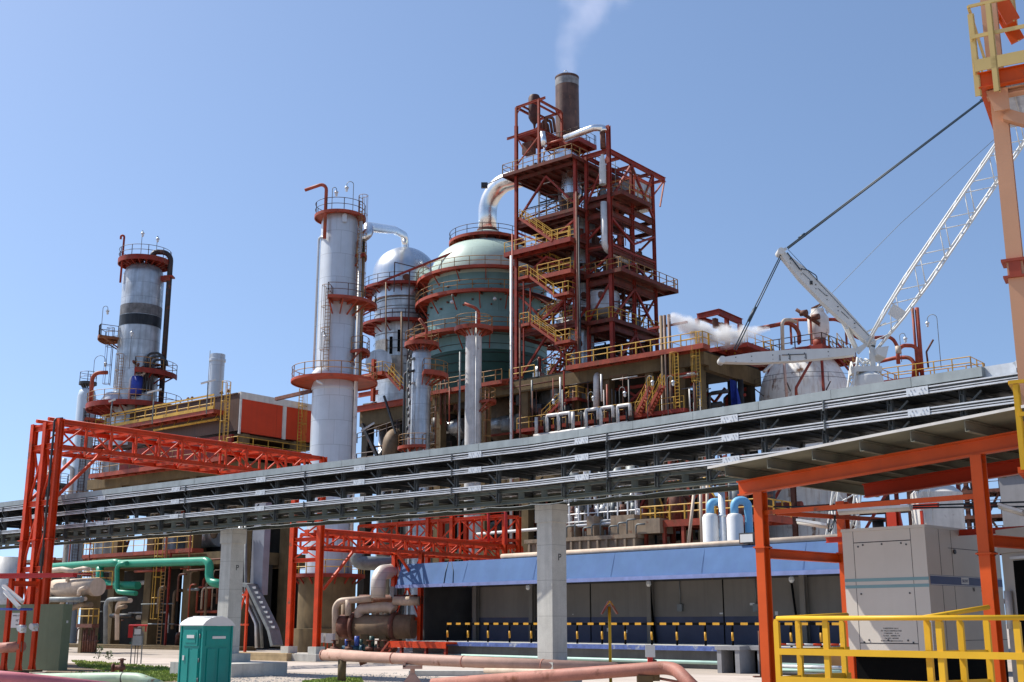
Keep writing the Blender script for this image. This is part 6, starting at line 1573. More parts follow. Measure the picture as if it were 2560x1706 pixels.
# top platform, turned to the plant grid
TP = Fr((TK.o[0], TK.o[1], 0), G1); zpl = TP.py(2040, 862, -3.2)[2]
tt = thing('tank_platform', 'red platform with a white fan stack and looping pipes on the white tank', 'platform', TP)
x0_, x1_ = TP.py(1909, 884, -3.2)[0], TP.py(2056, 858, -3.2)[0]
deck(tt, x0_, -3.2, x1_, 4.5, zpl, 'flr', red, rail_k, th=.7, sp=1.6, rr=.045)
deck(tt, x0_ - 9, -1, x0_ - .01, 1.4, zpl - .3, 'fb', redl, rail_k, th=.4, sp=1.8, rr=.045)
flight(tt, (x1_ + .05, 3.6, zpl - 2.2), (x1_ + .05, -2.0, zpl + .1), .9, (1, 0), red, rail_y)
for x, y in ((x0_ + .3, -2.9), (x1_ - .3, -2.9), (x1_ - .3, 4.2), (x0_ + .3, 4.2)): MB().beam((x, y, zpl - 4.5), (x, y, zpl - .4), .2, .2).obj('post', red, tt)
f0 = TP.l(P(2047, 830, 110))
m = MB(); zs0, zs1 = TP.l(P(2047, 822, 110))[2], TP.l(P(2045, 774, 110))[2]
m.lathe([(.5, zpl), (.6, zs0 - 1.0), (1.0, zs0 - .4), (1.0, zs0 + 1.0), (.62, zs0 + 1.6), (.62, zs1), (0, zs1)], 24, (f0[0], f0[1], 0)); m.obj('fan_stack', M('fan stack white', (.68, .62, .56), .5, var=.15, rust=.2), tt)
m = MB(); m.cyl((f0[0], f0[1], zpl), (f0[0], f0[1], zs0 - .8), .62, n=14); m.obj('stack_base', redl, tt)
m = MB(); m.prof((f0[0] - .5, f0[1], zs1 + .15), (f0[0] + .55, f0[1], zs1 + .45), [(-.3, -.04), (.3, -.04), (.3, .04), (-.3, .04)]); m.obj('stack_flap', rustm, tt)
L_ = lambda u, v, D=110: TP.l(P(u, v, D))
def tpipe(pts, r, mat, R_=.8, nm='pipe'): MB().tube(bend(pts, R_, 8), r, 12).obj(nm, mat, tt)
tpipe([L_(1957, 880, 107), L_(1955, 800, 107), L_(1977, 800, 107.5), L_(1990, 806, 108)], .17, insl, 1.2)
tpipe([L_(1958, 880, 107), L_(1968, 1010, 106.5)], .13, M('pink rusted pipe', (.50, .33, .27), .6, var=.2, rust=.2))
tpipe([L_(1895, 822, 109), L_(1975, 806, 109), L_(1998, 828, 109), L_(1998, 858, 109)], .2, redl, 1.6)
tpipe([L_(1975, 800, 111), L_(2095, 799, 111), L_(2118, 815, 111), L_(2140, 848, 111), L_(2230, 842, 112), L_(2245, 870, 112)], .17, redl, 1.5)
tpipe([L_(1990, 774, 109), L_(2049, 811, 109)], .17, rustm)
tpipe([L_(2024, 865, 109), L_(2029, 890, 107), L_(2027, 905, 106.5)], .1, redl)
tpipe([L_(2028, 902, 106.8), L_(1990, 970, 106.5), L_(1991, 1000, 106.5)], .13, redl, .4)
for u, v in ((1996, 783), (2026, 793)): 
    c = L_(u + 12, v, 108.8); m = MB(); m.cyl((c[0] - .3, c[1], c[2]), (c[0] + .4, c[1], c[2]), .28, n=14); m.obj('valve', rustm, tt)
for u in (1997, 1979, 2030, 2117): 
    a, b_ = L_(u, 862, 109), L_(u, 800, 109); MB().beam(a, (a[0], a[1], b_[2]), .16, .16).obj('pipe_post', redl, tt)
lamp(TP.l(P(2060, 840, 110)), 3.0, TP, 'gooseneck lamp beside the white fan stack on the tank', .5, 0)
m = MB(); rr_ = TK
for a0_, n_ in ((0, 0),): m.rail([TP.l(TK.w((5.2 * cos(radians(a)), 5.2 * sin(radians(a)), Z7(957) - .9))) for a in range(195, 350, 8)], .9, 2.6, .02); 
m.obj('ring_railing', rail_k, tt)
m = MB()
for a in range(195, 350, 44): p = (5.2 * cos(radians(a)), 5.2 * sin(radians(a))); q_ = (4.2 * cos(radians(a)), 4.2 * sin(radians(a))); m.beam(TP.l(TK.w((*p, Z7(957) - .9))), TP.l(TK.w((*q_, Z7(957) - 1.6))), .08, .08)
m.obj('rail_bracket', rail_k, tt)['kind'] = 'stuff'
m = MB(); m.tube(bend([L_(1910, 930, 106), L_(1940, 900, 107), L_(1985, 872, 108)], 3), .16, 8); m.obj('side_pipe', pipew, tt)
# second structure right of the crane: walkway with looping red pipes
RW = Fr(P(2300, 930, 104)[:2], G1)
tt = thing('pipe_platform', 'walkway with curved red pipes and twin upright red pipes right of the crane', 'platform', RW)
L_ = lambda u, v, D=104: RW.l(P(u, v, D)); z0_ = L_(2290, 948)[2]
deck(tt, L_(2190, 950)[0], -1.5, L_(2375, 950)[0] + 3, 2.2, z0_, 'flrb', red, rail_y, th=.5, sp=1.6, rr=.045)
for x in (L_(2210, 950)[0], L_(2300, 950)[0], L_(2370, 950)[0]):
    for y in (-1.2, 1.8): MB().ib((x, y, 0), (x, y, z0_ - .5), .3, .3, up=(0, 1, 0)).obj('post', red, tt)
for u, r in ((2300, .19), (2289, .12)): a, b_ = L_(u + 6, 945), L_(u - 8 if r > .2 else u - 4, 770); MB().tube([a, (a[0], a[1], b_[2])], r, 10).obj('upright', redl, tt)
m = MB(); m.tube(bend([L_(2284, 945), L_(2286, 893), L_(2240, 895, 105), L_(2195, 905, 106)], 2.4, 10), .18, 12); m.obj('pipe', redl, tt)
m = MB(); m.tube(bend([L_(2296, 930), L_(2296, 865), L_(2255, 864), L_(2244, 880), L_(2246, 910)], 2.0, 8), .18, 12); m.obj('pipe', redl, tt)
m = MB(); m.tube([L_(2247, 885), L_(2245, 866)], .26, 12); m.obj('relief_valve', insl, tt)
m = MB(); m.tube(bend([L_(2321, 920), L_(2316, 880), L_(2333, 850)], .3), .09, 8); m.obj('bent_post', rustm, tt)
lamp(L_(2353, 920), 5.0, RW, 'gooseneck lamp at the right end of the walkway right of the crane', .9, 180)
lamp((L_(2254, 905)[0], L_(2254, 905)[1], L_(2254, 905)[2]), 2.6, RW, 'gooseneck lamp between the curved red pipes right of the crane', .5, 0)
# second white tank low at right, seen under the shelter roof
T2 = column(2350, 1350, 84.0)
t = thing('white_tank', 'plain white storage tank seen through the orange shelter', 'tank', T2)
m = MB(); m.lathe([(1.75, 0), (1.75, zat(1235, 84)), (1.2, zat(1218, 84)), (0, zat(1212, 84))], 40); m.obj('shell', M('cream tank paint', (.62, .58, .53), .5, var=.1, streak=.2, rust=.12), t)
caged_ladder(t, -1.2, -1.35, 1, zat(1240, 84), (-.6, -.8), pipew)

# ---------------------------------------------------------------- white lattice boom crane
CD = 86.0
CRN = Fr(P(2150, 1300, CD)[:2] + (0,), 0)
t = thing('lattice_crane', 'white lattice boom crane with two slanted jib struts', 'crane', CRN)
def cr(u, v, D=CD): return CRN.l(P(u, v, D))
def strut(a, b_, w0, wm, w1, mat=white, name='strut', side=.5):
    """tapered box strut, deepest in the middle"""
    d = nrm(sub(b_, a)); up = nrm(crs(d, (0, 1, 0))); m = MB()
    sts = [(0, w0), (.08, w0 * 1.2), (.45, wm), (.75, wm * .92), (.97, w1), (1, w1 * .7)]
    vs = []
    for f_, w_ in sts:
        p = lerp(a, b_, f_)
        for sx in (-side, side):
            for s_ in (-1, 1): vs.append(addv(p, (up[0] * w_ / 2 * s_, sx, up[2] * w_ / 2 * s_)))
    fs = []
    for i in range(len(sts) - 1):
        k = i * 4; fs += [(k, k + 1, k + 5, k + 4), (k + 2, k + 6, k + 7, k + 3), (k, k + 4, k + 6, k + 2), (k + 1, k + 3, k + 7, k + 5)]
    k = (len(sts) - 1) * 4; fs += [(0, 2, 3, 1), (k, k + 1, k + 3, k + 2)]
    m.add(vs, fs); return m.obj(name, mat, t)
hub = cr(2172, 858)
tip1, tip2 = cr(1950, 632), cr(1804, 902)
strut(cr(2180, 862), tip1, .5, 1.0, .42, side=.35)
strut(cr(2133, 882), tip2, .5, .88, .4, side=.4)
for tp_ in (tip1, tip2):
    m = MB(); m.cyl((tp_[0], tp_[1] - .5, tp_[2]), (tp_[0], tp_[1] + .5, tp_[2]), .26, n=14); m.obj('pin', white, t)
m = MB(); c = cr(1965, 622); m.beam(tip1, c, .3, .2); m.obj('link_plate', white, t)
m = MB(); m.tube(bend([cr(2002, 672, 85.4), cr(2020, 676, 85.3), cr(2042, 690, 85.3), cr(2043, 702, 85.4)], .4), .04, 6); m.tube([cr(1968, 632, 85.5), cr(2000, 674, 85.5)], .05, 6); m.obj('hose', cables, t)
m = MB()
for a_, b2_ in ((cr(2180, 862), tip1), (cr(2133, 882), tip2)):
    for f_ in (.2, .38, .5, .62, .78, .9):
        c = lerp(a_, b2_, f_); m.cyl((c[0], c[1] - .42, c[2] + .1), (c[0], c[1] - .34, c[2] + .1), .045, n=8); m.cyl((c[0], c[1] - .42, c[2] - .22), (c[0], c[1] - .34, c[2] - .22), .03, n=8)
m.obj('rivet', steelk, t)['kind'] = 'stuff'
m = MB()
for f_ in (.3, .55, .72):
    c = lerp(cr(2180, 862), tip1, f_); m.tube([addv(c, (-.3, -.39, .3)), addv(c, (.25, -.39, -.25))], .02, 4)
m.tube([addv(cr(2170, 855), (0, -.4, .35)), addv(tip1, (.5, -.4, .15))], .02, 4); m.obj('hydraulic_line', cables, t)
m = MB(); m.cbox(cr(2028, 707, 85.62), .2, .03, .3); m.obj('dark_mark', steelk, t)
m = MB()
for u in (1950, 1975, 2015): a = cr(u, 895 - (u - 1950) * .06, CD - .45); m.cbox(a, .06, .03, .42)
a, b_ = cr(1955, 888, CD - .45), cr(2012, 886, CD - .45); m.beam(a, b_, .03, .05)
m.obj('strut_marking', steelk, t)
# lattice: main boom (upright, hidden lower down) and luffing jib
def lattice(a, b_, w0, w1, n, name, cr_=.08, lr=.042, e0=None):
    d = nrm(sub(b_, a)); u_ = nrm(crs(d, (0, 1, 0))); dep = (0, 1, 0); vs_ = []
    for s1, s2 in ((-1, -1), (1, -1), (1, 1), (-1, 1)):
        vs_.append((s1, s2))
    m = MB()
    def pt(f_, k):
        w_ = w0 + (w1 - w0) * min(1, f_ * 4 if e0 is None else f_ / e0); s1, s2 = vs_[k]; p = lerp(a, b_, f_)
        return addv(p, addv(mul(u_, s1 * w_ / 2), (0, s2 * w_ / 2, 0)))
    for k in range(4): MB().tube([pt(i / 8, k) for i in range(9)], cr_, 8).obj('chord', white, t)
    for i in range(n):
        for k in range(4):
            k2 = (k + 1) % 4
            if i % 2: m.tube([pt(i / n, k), pt((i + 1) / n, k2)], lr, 5)
            else: m.tube([pt(i / n, k2), pt((i + 1) / n, k)], lr, 5)
    m.obj(name, white, t)
ja, jb = cr(2176, 872), cr(2640, 190, CD - 4)
lattice(ja, jb, .8, 1.6, 15, 'jib_lattice', e0=.18)
m = MB(); a = cr(2250, 800, CD); d = nrm(sub(jb, ja)); u_ = nrm(crs(d, (0, 1, 0)))
pt_ = lerp(ja, jb, .105); pt2 = lerp(ja, jb, .14)
m.add([addv(pt_, addv(mul(u_, s_ * .45), (0, -.7, 0))) for s_ in (-1, 1)] + [addv(pt2, addv(mul(u_, s_ * .55), (0, -.74, 0))) for s_ in (1, -1)], [(0, 1, 2, 3)]); m.obj('jib_plate', white, t)
ba, bb = cr(2085, 1460, CD), cr(2163, 905)
lattice(ba, bb, 1.8, 1.6, 12, 'boom_lattice', .09, .055)
m = MB(); m.beam(cr(2133, 880), hub, .22, .25); m.beam(hub, cr(2188, 862), .35, .5); m.beam(cr(2145, 884), cr(2178, 850), .2, .2); m.beam(cr(2180, 865), cr(2182, 935), .35, .35); m.beam(cr(2118, 820), cr(2140, 872, 87), .25, .3); m.beam(cr(2090, 770, 87), cr(2140, 875, 87), .2, .25); m.beam(cr(2150, 838, 86.5), cr(2215, 808, 86.5), .12, .12)
m.obj('boom_head', white, t)
m = MB(); a, b_ = cr(2183, 870), cr(2206, 900); m.add([addv(cr(2184, 876), (0, -.9, 0)), addv(cr(2213, 872), (0, -.9, 0)), addv(cr(2206, 902), (0, -.9, 0)), addv(cr(2185, 892), (0, -.9, 0)), addv(cr(2184, 876), (0, .9, 0)), addv(cr(2213, 872), (0, .9, 0)), addv(cr(2206, 902), (0, .9, 0)), addv(cr(2185, 892), (0, .9, 0))], [(0, 1, 2, 3), (7, 6, 5, 4), (0, 4, 5, 1), (1, 5, 6, 2), (2, 6, 7, 3), (3, 7, 4, 0)]); m.obj('head_plate', white, t)
m = MB(); c = cr(2164, 948); m.box(c[0] - 1.0, c[1] - .9, cr(2164, 935)[2], c[0] + 1.0, c[1] + .9, cr(2164, 922)[2]); m.lathe([(.9, -1.0), (1.05, -.5), (1.0, .1), (.6, .4), (0, .5)], 20, (c[0] + .15, c[1] - .3, c[2])); m.obj('winch_housing', white, t)
m = MB(); rnd = random.Random(2)
for k in range(16): a = cr(rnd.uniform(2136, 2180), rnd.uniform(890, 935), CD + rnd.uniform(-.8, .8)); m.tube([a, addv(a, (rnd.uniform(-.7, .7), rnd.uniform(-.5, .5), rnd.uniform(-.6, .6)))], .06, 5)
m.obj('head_struts', white, t)['kind'] = 'stuff'
for k, (a, b_, r) in enumerate(((cr(1968, 620), cr(2575, 160, CD - 4), .075), (cr(1970, 622, 85.6), cr(2575, 162, CD - 4.4), .06), (addv(tip1, (0, -.25, -.2)), addv(tip2, (.9, -.25, .8)), .05), (addv(tip1, (.22, .2, -.1)), addv(tip2, (1.15, .2, .85)), .05))):
    MB().tube([a, b_], r, 6).obj('pendant_cable', cables, t)
m = MB(); a, b_ = addv(tip1, (0, 0, -.2)), addv(tip2, (1.0, 0, .8)); c, d_ = lerp(a, b_, .56), lerp(a, b_, .69)
for yy in (-.3, .3): m.tube([addv(c, (0, yy, 0)), addv(d_, (0, yy, 0))], .10, 6)
m.tube([lerp(cr(1968, 620), cr(2575, 160, CD - 4), .05), lerp(cr(1968, 620), cr(2575, 160, CD - 4), .075)], .15, 8); m.tube([lerp(cr(1968, 620), cr(2575, 160, CD - 4), .80), lerp(cr(1968, 620), cr(2575, 160, CD - 4), .807)], .15, 8)
m.obj('cable_socket', cables, t)
MB().tube([cr(2024, 790, 90), cr(2250, 560, 88), cr(2520, 318, 86)], .02, 4).obj('thin_line', cables, t)
m = MB(); a, b_ = cr(2085, 1460, CD), cr(2085, 1560, CD); m.box(a[0] - 2.4, a[1] - 2, .9, a[0] + 2.4, a[1] + 3, 3.2); m.box(a[0] - 3, a[1] - 2.6, 0, a[0] + 3, a[1] - 1.4, 1.0); m.box(a[0] - 3, a[1] + 1.6, 0, a[0] + 3, a[1] + 2.8, 1.0); m.obj('carrier', white, t)

# ---------------------------------------------------------------- process skid between the rack and the blue roof
MF_ = Fr(P(1425, 1310, 96)[:2], G1 - 1)
t = thing('pipe_manifold', 'dense white pipe manifold with a long white railing below the cable rack', 'manifold', MF_)
def mf(u, v, y=0): return MF_.py(u, v, y)
a, b_ = mf(1400, 1314), mf(1590, 1303); zb8 = (a[2] + b_[2]) / 2
wp = M('white handrail', (.66, .66, .66), .45, .1, var=.1)
m = MB(); m.rail([(a[0], 0, zb8), (b_[0], 0, zb8)], 1.6, .95, .05, True); m.tube([(a[0], 0, zb8 + .2), (b_[0], 0, zb8 + .2)], .06, 6); m.tube([(a[0] - 9, 0, zb8 - .25), (b_[0], 0, zb8 - .05)], .13, 8); m.obj('railing', wp, t)
rnd = random.Random(12); n_ = 15
for k in range(n_):
    x = a[0] + (b_[0] - a[0]) * (k + .3) / n_; h = rnd.uniform(2.2, 4.6)
    MB().tube(bend([(x, .6, zb8 - 1.2), (x, .6, zb8 + h), (x, 3.0, zb8 + h)], .3), rnd.choice((.08, .12, .18)), 8).obj('pipe', rnd.choice((wp, galv, pipew, galvd)), t)
    m = MB(); z = zb8 + rnd.uniform(.2, 1.2); m.cyl((x + .3, .5, z), (x + .3, .5, z + rnd.uniform(.5, 1.2)), rnd.uniform(.15, .32), n=10); m.cyl((x + .1, .4, z + .3), (x + .5, .4, z + .3), .1, n=8); m.obj('valve', rnd.choice((steelk, galvd, wp, rustm)), t)
    if k % 3 == 0:
        m = MB(); m.cyl((x, 1.6, zb8), (x, 1.6, zb8 + 4.5), rnd.uniform(.3, .55), n=14); m.obj('filter', galvd, t)
m = MB(); m.box(a[0] - 1, .3, zb8 - .5, b_[0] + 1, 4, zb8 - .3)
m.obj('deck', redl, t)
for k in range(7):
    x = a[0] - .5 + (b_[0] - a[0]) * k / 6
    for y in (.4, 3.6): MB().ib((x, y, 0), (x, y, zb8 - .5), .22, .22, up=(0, 1, 0)).obj('post', rustm, t)
# brown fired heater box below it
HB = Fr(MF_.w((mf(1380, 1345, -1.5)[0], -1.5, 0)), G1 - 1)
t = thing('heater_box', 'long tan ribbed heater box on the ground behind the blue roof', 'heater', HB)
a, b_ = HB.py(1390, 1362, 0), HB.py(1585, 1346, 0); zt_ = HB.py(1580, 1345, 0)[2]
tanp = M('dusty tan steel', (.30, .225, .155), .65, .1, var=.2, streak=.35, rust=.2)
m = MB(); m.box(a[0] - 3, .12, 0, b_[0], 5, zt_); m.box(a[0] - 3.2, -.1, zt_, b_[0] + .2, 5.2, zt_ + .3); m.obj('casing', tanp, t)
x = a[0] - 2.8
while x < b_[0]: MB().box(x, -.08, .2, x + .18, .11, zt_ - .01).obj('rib', tanp, t); x += .85
for k, (u, w_, h_) in enumerate(((1415, 1.4, 1.0), (1480, .7, 1.6), (1560, 2.2, 1.5), (1620, 2.4, 1.1))):
    c = HB.py(u, 1330, .8); m = MB(); m.box(c[0] - w_ / 2, .6, zt_ + .31, c[0] + w_ / 2, 2.4, zt_ + .31 + h_); m.obj('top_box', tanp, t)
m = MB()
for k in range(10): x = a[0] + (b_[0] - a[0]) * k / 9; m.tube(bend([(x, .3, zt_ + .3), (x, .3, zt_ + 1.0 + .2 * (k % 3)), (x + .8, .3, zt_ + 1.0 + .2 * (k % 3))], .2), .07, 6)
m.obj('burner_pipes', galvd, t)['kind'] = 'stuff'
m = MB(); m.box(b_[0] + .21, .3, 0, b_[0] + 7, 5, zt_ - .6); m.obj('side_casing', tanp, t)
# yellow railed platform to its right
YP2 = Fr(MF_.w((mf(1600, 1300, -.5)[0], -.5, 0)), G1 - 1)
t = thing('steel_platform', 'brown steel platform with yellow railings behind the two white tanks', 'platform', YP2)
a, b_ = YP2.py(1600, 1305, 0), YP2.py(1790, 1290, 0); z = a[2]
deck(t, a[0], 0, b_[0] + 4, 4, z, 'flr', redl, rail_y, th=.5, sp=1.3, rr=.05); 
for k in range(5):
    x = a[0] + .4 + (b_[0] - a[0]) * k / 4
    for y in (.2, 3.8): MB().ib((x, y, 0), (x, y, z + (5 if y > 1 else -.5)), .24, .24, up=(0, 1, 0)).obj('post', redl, t)
rnd = random.Random(5)
for k in range(16):
    x = rnd.uniform(a[0], b_[0]); y = rnd.uniform(.8, 3); MB().tube(bend([(x, y, z - 3 if k % 2 else z), (x, y, z + rnd.uniform(1, 4)), (x + rnd.uniform(-2, 2), y, z + rnd.uniform(1, 4))], .3), rnd.choice((.07, .1, .2)), 8).obj('pipe', rnd.choice((steelk, rustm, rail_y, pipew, redl)), t)
for k in range(4):
    x = a[0] + 2 + k * 2.6; m = MB(); m.cyl((x, 2, z), (x, 2, z + 2.6), .55, n=14); m.obj('vessel', rnd.choice((galvd, rustm, steelk)), t)
MB().tube([YP2.py(1720, 1370, -2), YP2.py(1737, 1215, -1)], .12, 8).obj('leaning_pole', insl, t)
for k, u in enumerate((1755, 1768)): p0_, p1_ = YP2.py(u, 1370, -3), YP2.py(u - 4 if k == 0 else u, 1210, -3); MB().tube([p0_, (p1_[0], p0_[1], p1_[2])], .11, 8).obj('upright_pipe', insl, t)
# deeper tangle: steel frame behind, seen in the gaps under the rack
PF2 = Fr(P(1500, 1300, 118)[:2], G1)
t = thing('process_frame', 'dark steel process frame with many pipes far behind the white manifold', 'steel frame', PF2)
xs_ = [-26 + 5.2 * i for i in range(13)]
for x in xs_:
    for y in (0, 8): MB().ib((x, y, 0), (x, y, 16), .4, .4, up=(0, 1, 0)).obj('column', rustm, t)
for z in (4, 8, 12, 15.8):
    m = MB()
    for y in (0, 8): m.ib((xs_[0], y, z), (xs_[-1], y, z), .25, .4)
    m.obj('girder', red if z < 9 else rustm, t)
    rnd = random.Random(int(z))
    for k in range(9):
        y = rnd.uniform(0, 7); x0_ = rnd.uniform(-26, 10); MB().tube([(x0_, y, z + .4), (x0_ + rnd.uniform(12, 26), y, z + .4)], rnd.choice((.1, .16, .25, .35)), 8).obj('pipe', rnd.choice((steelk, ins, pipew, rustm, redl)), t)
m = MB()
for i in range(0, 12, 2): m.beam((xs_[i], 0, .2), (xs_[i + 1], 0, 7.8), .2, .2); m.beam((xs_[i + 1], .03, .2), (xs_[i], .03, 7.8), .2, .2); m.beam((xs_[i], 0, 8.2), (xs_[i + 1], 0, 15.6), .2, .2)
m.obj('bracing', red, t)
for z, x0_, x1_ in ((7.9, -26, 10), (3.9, -26, 0)): 
    m = MB(); m.box(x0_, .3, z - .35, x1_, 7.7, z - .25); m.obj('floor_slab', concd, t)
# two white tanks with light blue elbows on the blue roof
for k, (u, lab) in enumerate(((1777, 'white cylinder tank with a light blue elbow behind the blue roof, left one of two'), (1838, 'white cylinder tank with a light blue elbow behind the blue roof, right one of two'))):
    p = BD.w(BD.py(u, 1320, 6.0)); q = Fr((p[0], p[1], 0), 0); t = thing('filter_tank', lab, 'tank', q, 'white tanks with blue elbows')
    zt_ = q.l(P(u, 1283, p[1]))[2]; r = .47
    m = MB(); m.lathe([(r, 0), (r, zt_ - .25), (r * .8, zt_ - .08), (r * .35, zt_), (0, zt_)], 28); m.obj('shell', M('tank white', (.74, .72, .68), .45, var=.06, streak=.12) if 'tank white' not in MATS else MATS['tank white'], t)
    if k == 0: pts = [(0, 0, zt_ - .1), (0, 0, zt_ + .62), (.55, .1, zt_ + .65)]
    else: pts = [(0, 0, zt_ - .1), (0, 0, zt_ + .72), (.82, .2, zt_ + .72), (.82, .2, 0)]
    MB().tube(bend(pts, .36, 8), .23, 16).obj('elbow', lightb, t)
p = BD.w(BD.py(1806, 1300, 6.3)); q = Fr((p[0], p[1], 0)); t = thing('vent_pipe', 'galvanised vent pipe with a rain cap between the two white tanks', 'vent pipe', q)
zt_ = q.l(P(1804, 1222, p[1]))[2]; m = MB(); m.cyl((0, 0, 0), (0, 0, zt_ - .1), .2, n=16); m.cyl((0, 0, zt_ - 1.6), (0, 0, zt_ - 1.5), .24, n=16); m.obj('pipe_run', galv, t); MB().lathe([(.4, zt_), (0, zt_ + .25)], 16).obj('rain_cap', rustm, t)

# ---------------------------------------------------------------- under the low gantry: exchanger, pumps, steps
EX = Fr(gp(900, 1640), G1 + 20)
EX = Fr(P(900, 1560, 82)[:2], G1 + 22)
t = thing('heat_exchanger', 'rusty tan horizontal heat exchanger under the low orange bridge', 'exchanger', EX)
def ex(u, v, y=0): return EX.py(u, v, y)
a, b_ = ex(852, 1567), ex(1035, 1560); zc_ = a[2]; r = .78
m = MB(); m.cyl((a[0] + 1.0, 0, zc_), (b_[0], 0, zc_), r, n=28); m.obj('shell', ins, t)
m = MB(); m.cyl((a[0], 0, zc_), (a[0] + .9, 0, zc_), r * 1.0, n=28); m.cyl((a[0] + .9, 0, zc_), (a[0] + 1.15, 0, zc_), r * 1.22, n=28); m.obj('channel_head', rustm, t)
m = MB(); m.lathe([(0, 0), (r * .98, 0)], 28); o = m.obj('head_cover', insl, t); o.rotation_euler = (0, -pi / 2, 0); o.location = (a[0] - .01, 0, zc_)
m = MB(); m.cyl((b_[0] - 1.5, 0, zc_), (b_[0] - 1.2, 0, zc_), r * 1.2, n=28); m.obj('flange', rustm, t)
for x in (a[0] + 2, b_[0] - 2): MB().box(x - .25, -.6, 0, x + .25, .6, zc_ - .5).obj('saddle', concb, t)
def ep(pts, r_, mat, R_=.6): MB().tube(bend([ex(*p) for p in pts], R_, 8), r_, 14).obj('pipe', mat, t)
ep([(897, 1548, -.2), (897, 1524, -.2), (960, 1518, -.2), (978, 1520, -.2), (985, 1526, -.2)], .34, insl, .7)
ep([(938, 1545, .2), (938, 1520, .2)], .26, insl); ep([(965, 1545, .2), (965, 1520, .2)], .26, insl)
ep([(838, 1610, -.5), (838, 1504, -.5), (930, 1497, -.4)], .22, insl); ep([(870, 1540, -.5), (870, 1500, -.5)], .22, insl); ep([(860, 1600, .3), (860, 1508, .3)], .2, ins)
ep([(945, 1495, -.6), (945, 1432, -.6), (985, 1428, 1.5)], .5, M('ribbed pale duct', (.60, .55, .50), .5, .3, var=.1, seam=(.5, 0), sdark=.4), 1.3)
ep([(900, 1500, .3), (1060, 1500, .3)], .34, rustm); ep([(985, 1503, -.2), (1050, 1503, -.2)], .3, insl)
# big grey vertical ducts right of the silver column
ep([(893, 1378, 4), (893, 1402, 4), (905, 1408, 4), (985, 1410, 5)], .5, galvd, 1.2)
for k, (u, v) in enumerate(((803, 1595), (826, 1596))):
    c = ex(u, v, -2); q = Fr(EX.w((c[0], -2, 0)), EX.deg); tt = thing('control_box', ('white control box on a stand below the exchanger, left one', 'white control box on a stand below the exchanger, right one')[k], 'control box', q, 'white control boxes')
    MB().box(-.26, -.2, c[2] - .3, .26, .2, c[2] + .3).obj('box', whitep, tt); m = MB(); m.beam((-.2, 0, 0), (-.2, 0, c[2] - .3), .06); m.obj('stand', orange, tt); m = MB(); m.beam((.2, 0, 0), (.2, 0, c[2] - .3), .06); m.obj('stand', orange, tt)
for k, (u, v, mt_, lab) in enumerate(((885, 1610, M('blue pump paint', (.03, .08, .12), .4, var=.1), 'blue pump with a blue motor cap under the exchanger'), (922, 1618, M('teal pump paint', (.03, .075, .065), .45, var=.15), 'dark green pump with upright valves under the exchanger'))):
    c = ex(u, v, -2.2); q = Fr(EX.w((c[0], -2.2, 0)), EX.deg); tt = thing('pump', lab, 'pump', q); 
    m = MB(); m.cyl((-.8, 0, .6), (.5, 0, .6), .2, n=16); m.cyl((.5, 0, .6), (.7, 0, .6), .3, n=16); m.box(-1, -.4, .1, 1, .4, .34); m.obj('casing', mt_, tt)
    m = MB(); m.cyl((.2, 0, .78), (.2, 0, 1.4), .17, n=14); m.cyl((-.5, -.1, .78), (-.5, -.1, 1.2), .1, n=10); m.obj('motor', MATS['blue pipe'] if k == 0 else mt_, tt)
    for x in (-1.3, 1.2, 1.8): m = MB(); m.cyl((x, -.2, 0), (x, -.2, 1.1), .09, n=8); m.cyl((x - .25, -.2, .6), (x + .25, -.2, .6), .14, n=8); m.cyl((x, -.2, 1.1), (x, -.2, 1.16), .22, n=10); m.obj('valve', rustm, tt)
    MB().box(-1.4, -.8, -.1, 2.2, .8, .1).obj('base', conc, tt)
# orange ladder frame and cable trough left of the low gantry legs
CT = Fr(P(640, 1600, 78)[:2], G1)
t = thing('cable_chute', 'grey sloping cable trough bending down to the ground beside the left pillar', 'cable trough', CT)
def ct(u, v, y=0): return CT.py(u, v, y)
pr = [(-.42, -.12), (.42, -.12), (.42, .12), (-.42, .12)]
pts = [ct(615, 1462), ct(630, 1465), ct(683, 1575), ct(692, 1615)]
for a, b_ in zip(pts[:-1], pts[1:]): MB().prof(a, b_, pr).obj('trough', galvd, t)
m = MB()
for k in range(9): c = lerp(pts[1], pts[2], (k + .5) / 9); m.beam(addv(c, (-.44, -.15, .02)), addv(c, (.44, -.15, .02)), .03, .14)
m.obj('tie_bar', galv, t)
for k in range(3): MB().tube(bend([ct(600 + 7 * k, 1300), ct(600 + 7 * k, 1470 + 3 * k), ct(640 + 6 * k, 1560), ct(641 + 7 * k, 1620)], .5), .1, 8).obj('conduit', (galv, steelk, galvd)[k], t)
m = MB(); a, b_ = ct(622, 1620), ct(622, 1462); m.beam((a[0], -.3, 0), (a[0], -.3, b_[2]), .14); m.beam((a[0] - 1.4, -.3, ct(610, 1488)[2]), (a[0], -.3, ct(610, 1488)[2]), .12); m.beam((a[0] - 1.4, -.3, ct(610, 1562)[2]), (a[0] + .2, -.3, ct(610, 1562)[2]), .12); m.beam((a[0] - 1.3, -.3, 1.6), (a[0], -.3, 4.6), .1)
m.obj('frame', orange, t)
m = MB(); a, b_ = ct(618, 1360), ct(640, 1360); m.box(a[0], .4, 4, b_[0] + .3, .9, ct(620, 1290)[2] + 1); m.obj('grey_panel', M('blue grey panel', (.22, .24, .28), .6, var=.12), t)
m = MB(); c = ct(650, 1625, -1.2); m.box(c[0] - 3, -1.6, 0, c[0] + 3, -.8, .3); m.box(c[0] - 3, -1.605, .3, c[0] + 3, -1.0, .45); m.obj('plank_stack', M('weathered plank', (.42, .31, .17), .8, var=.25), t)
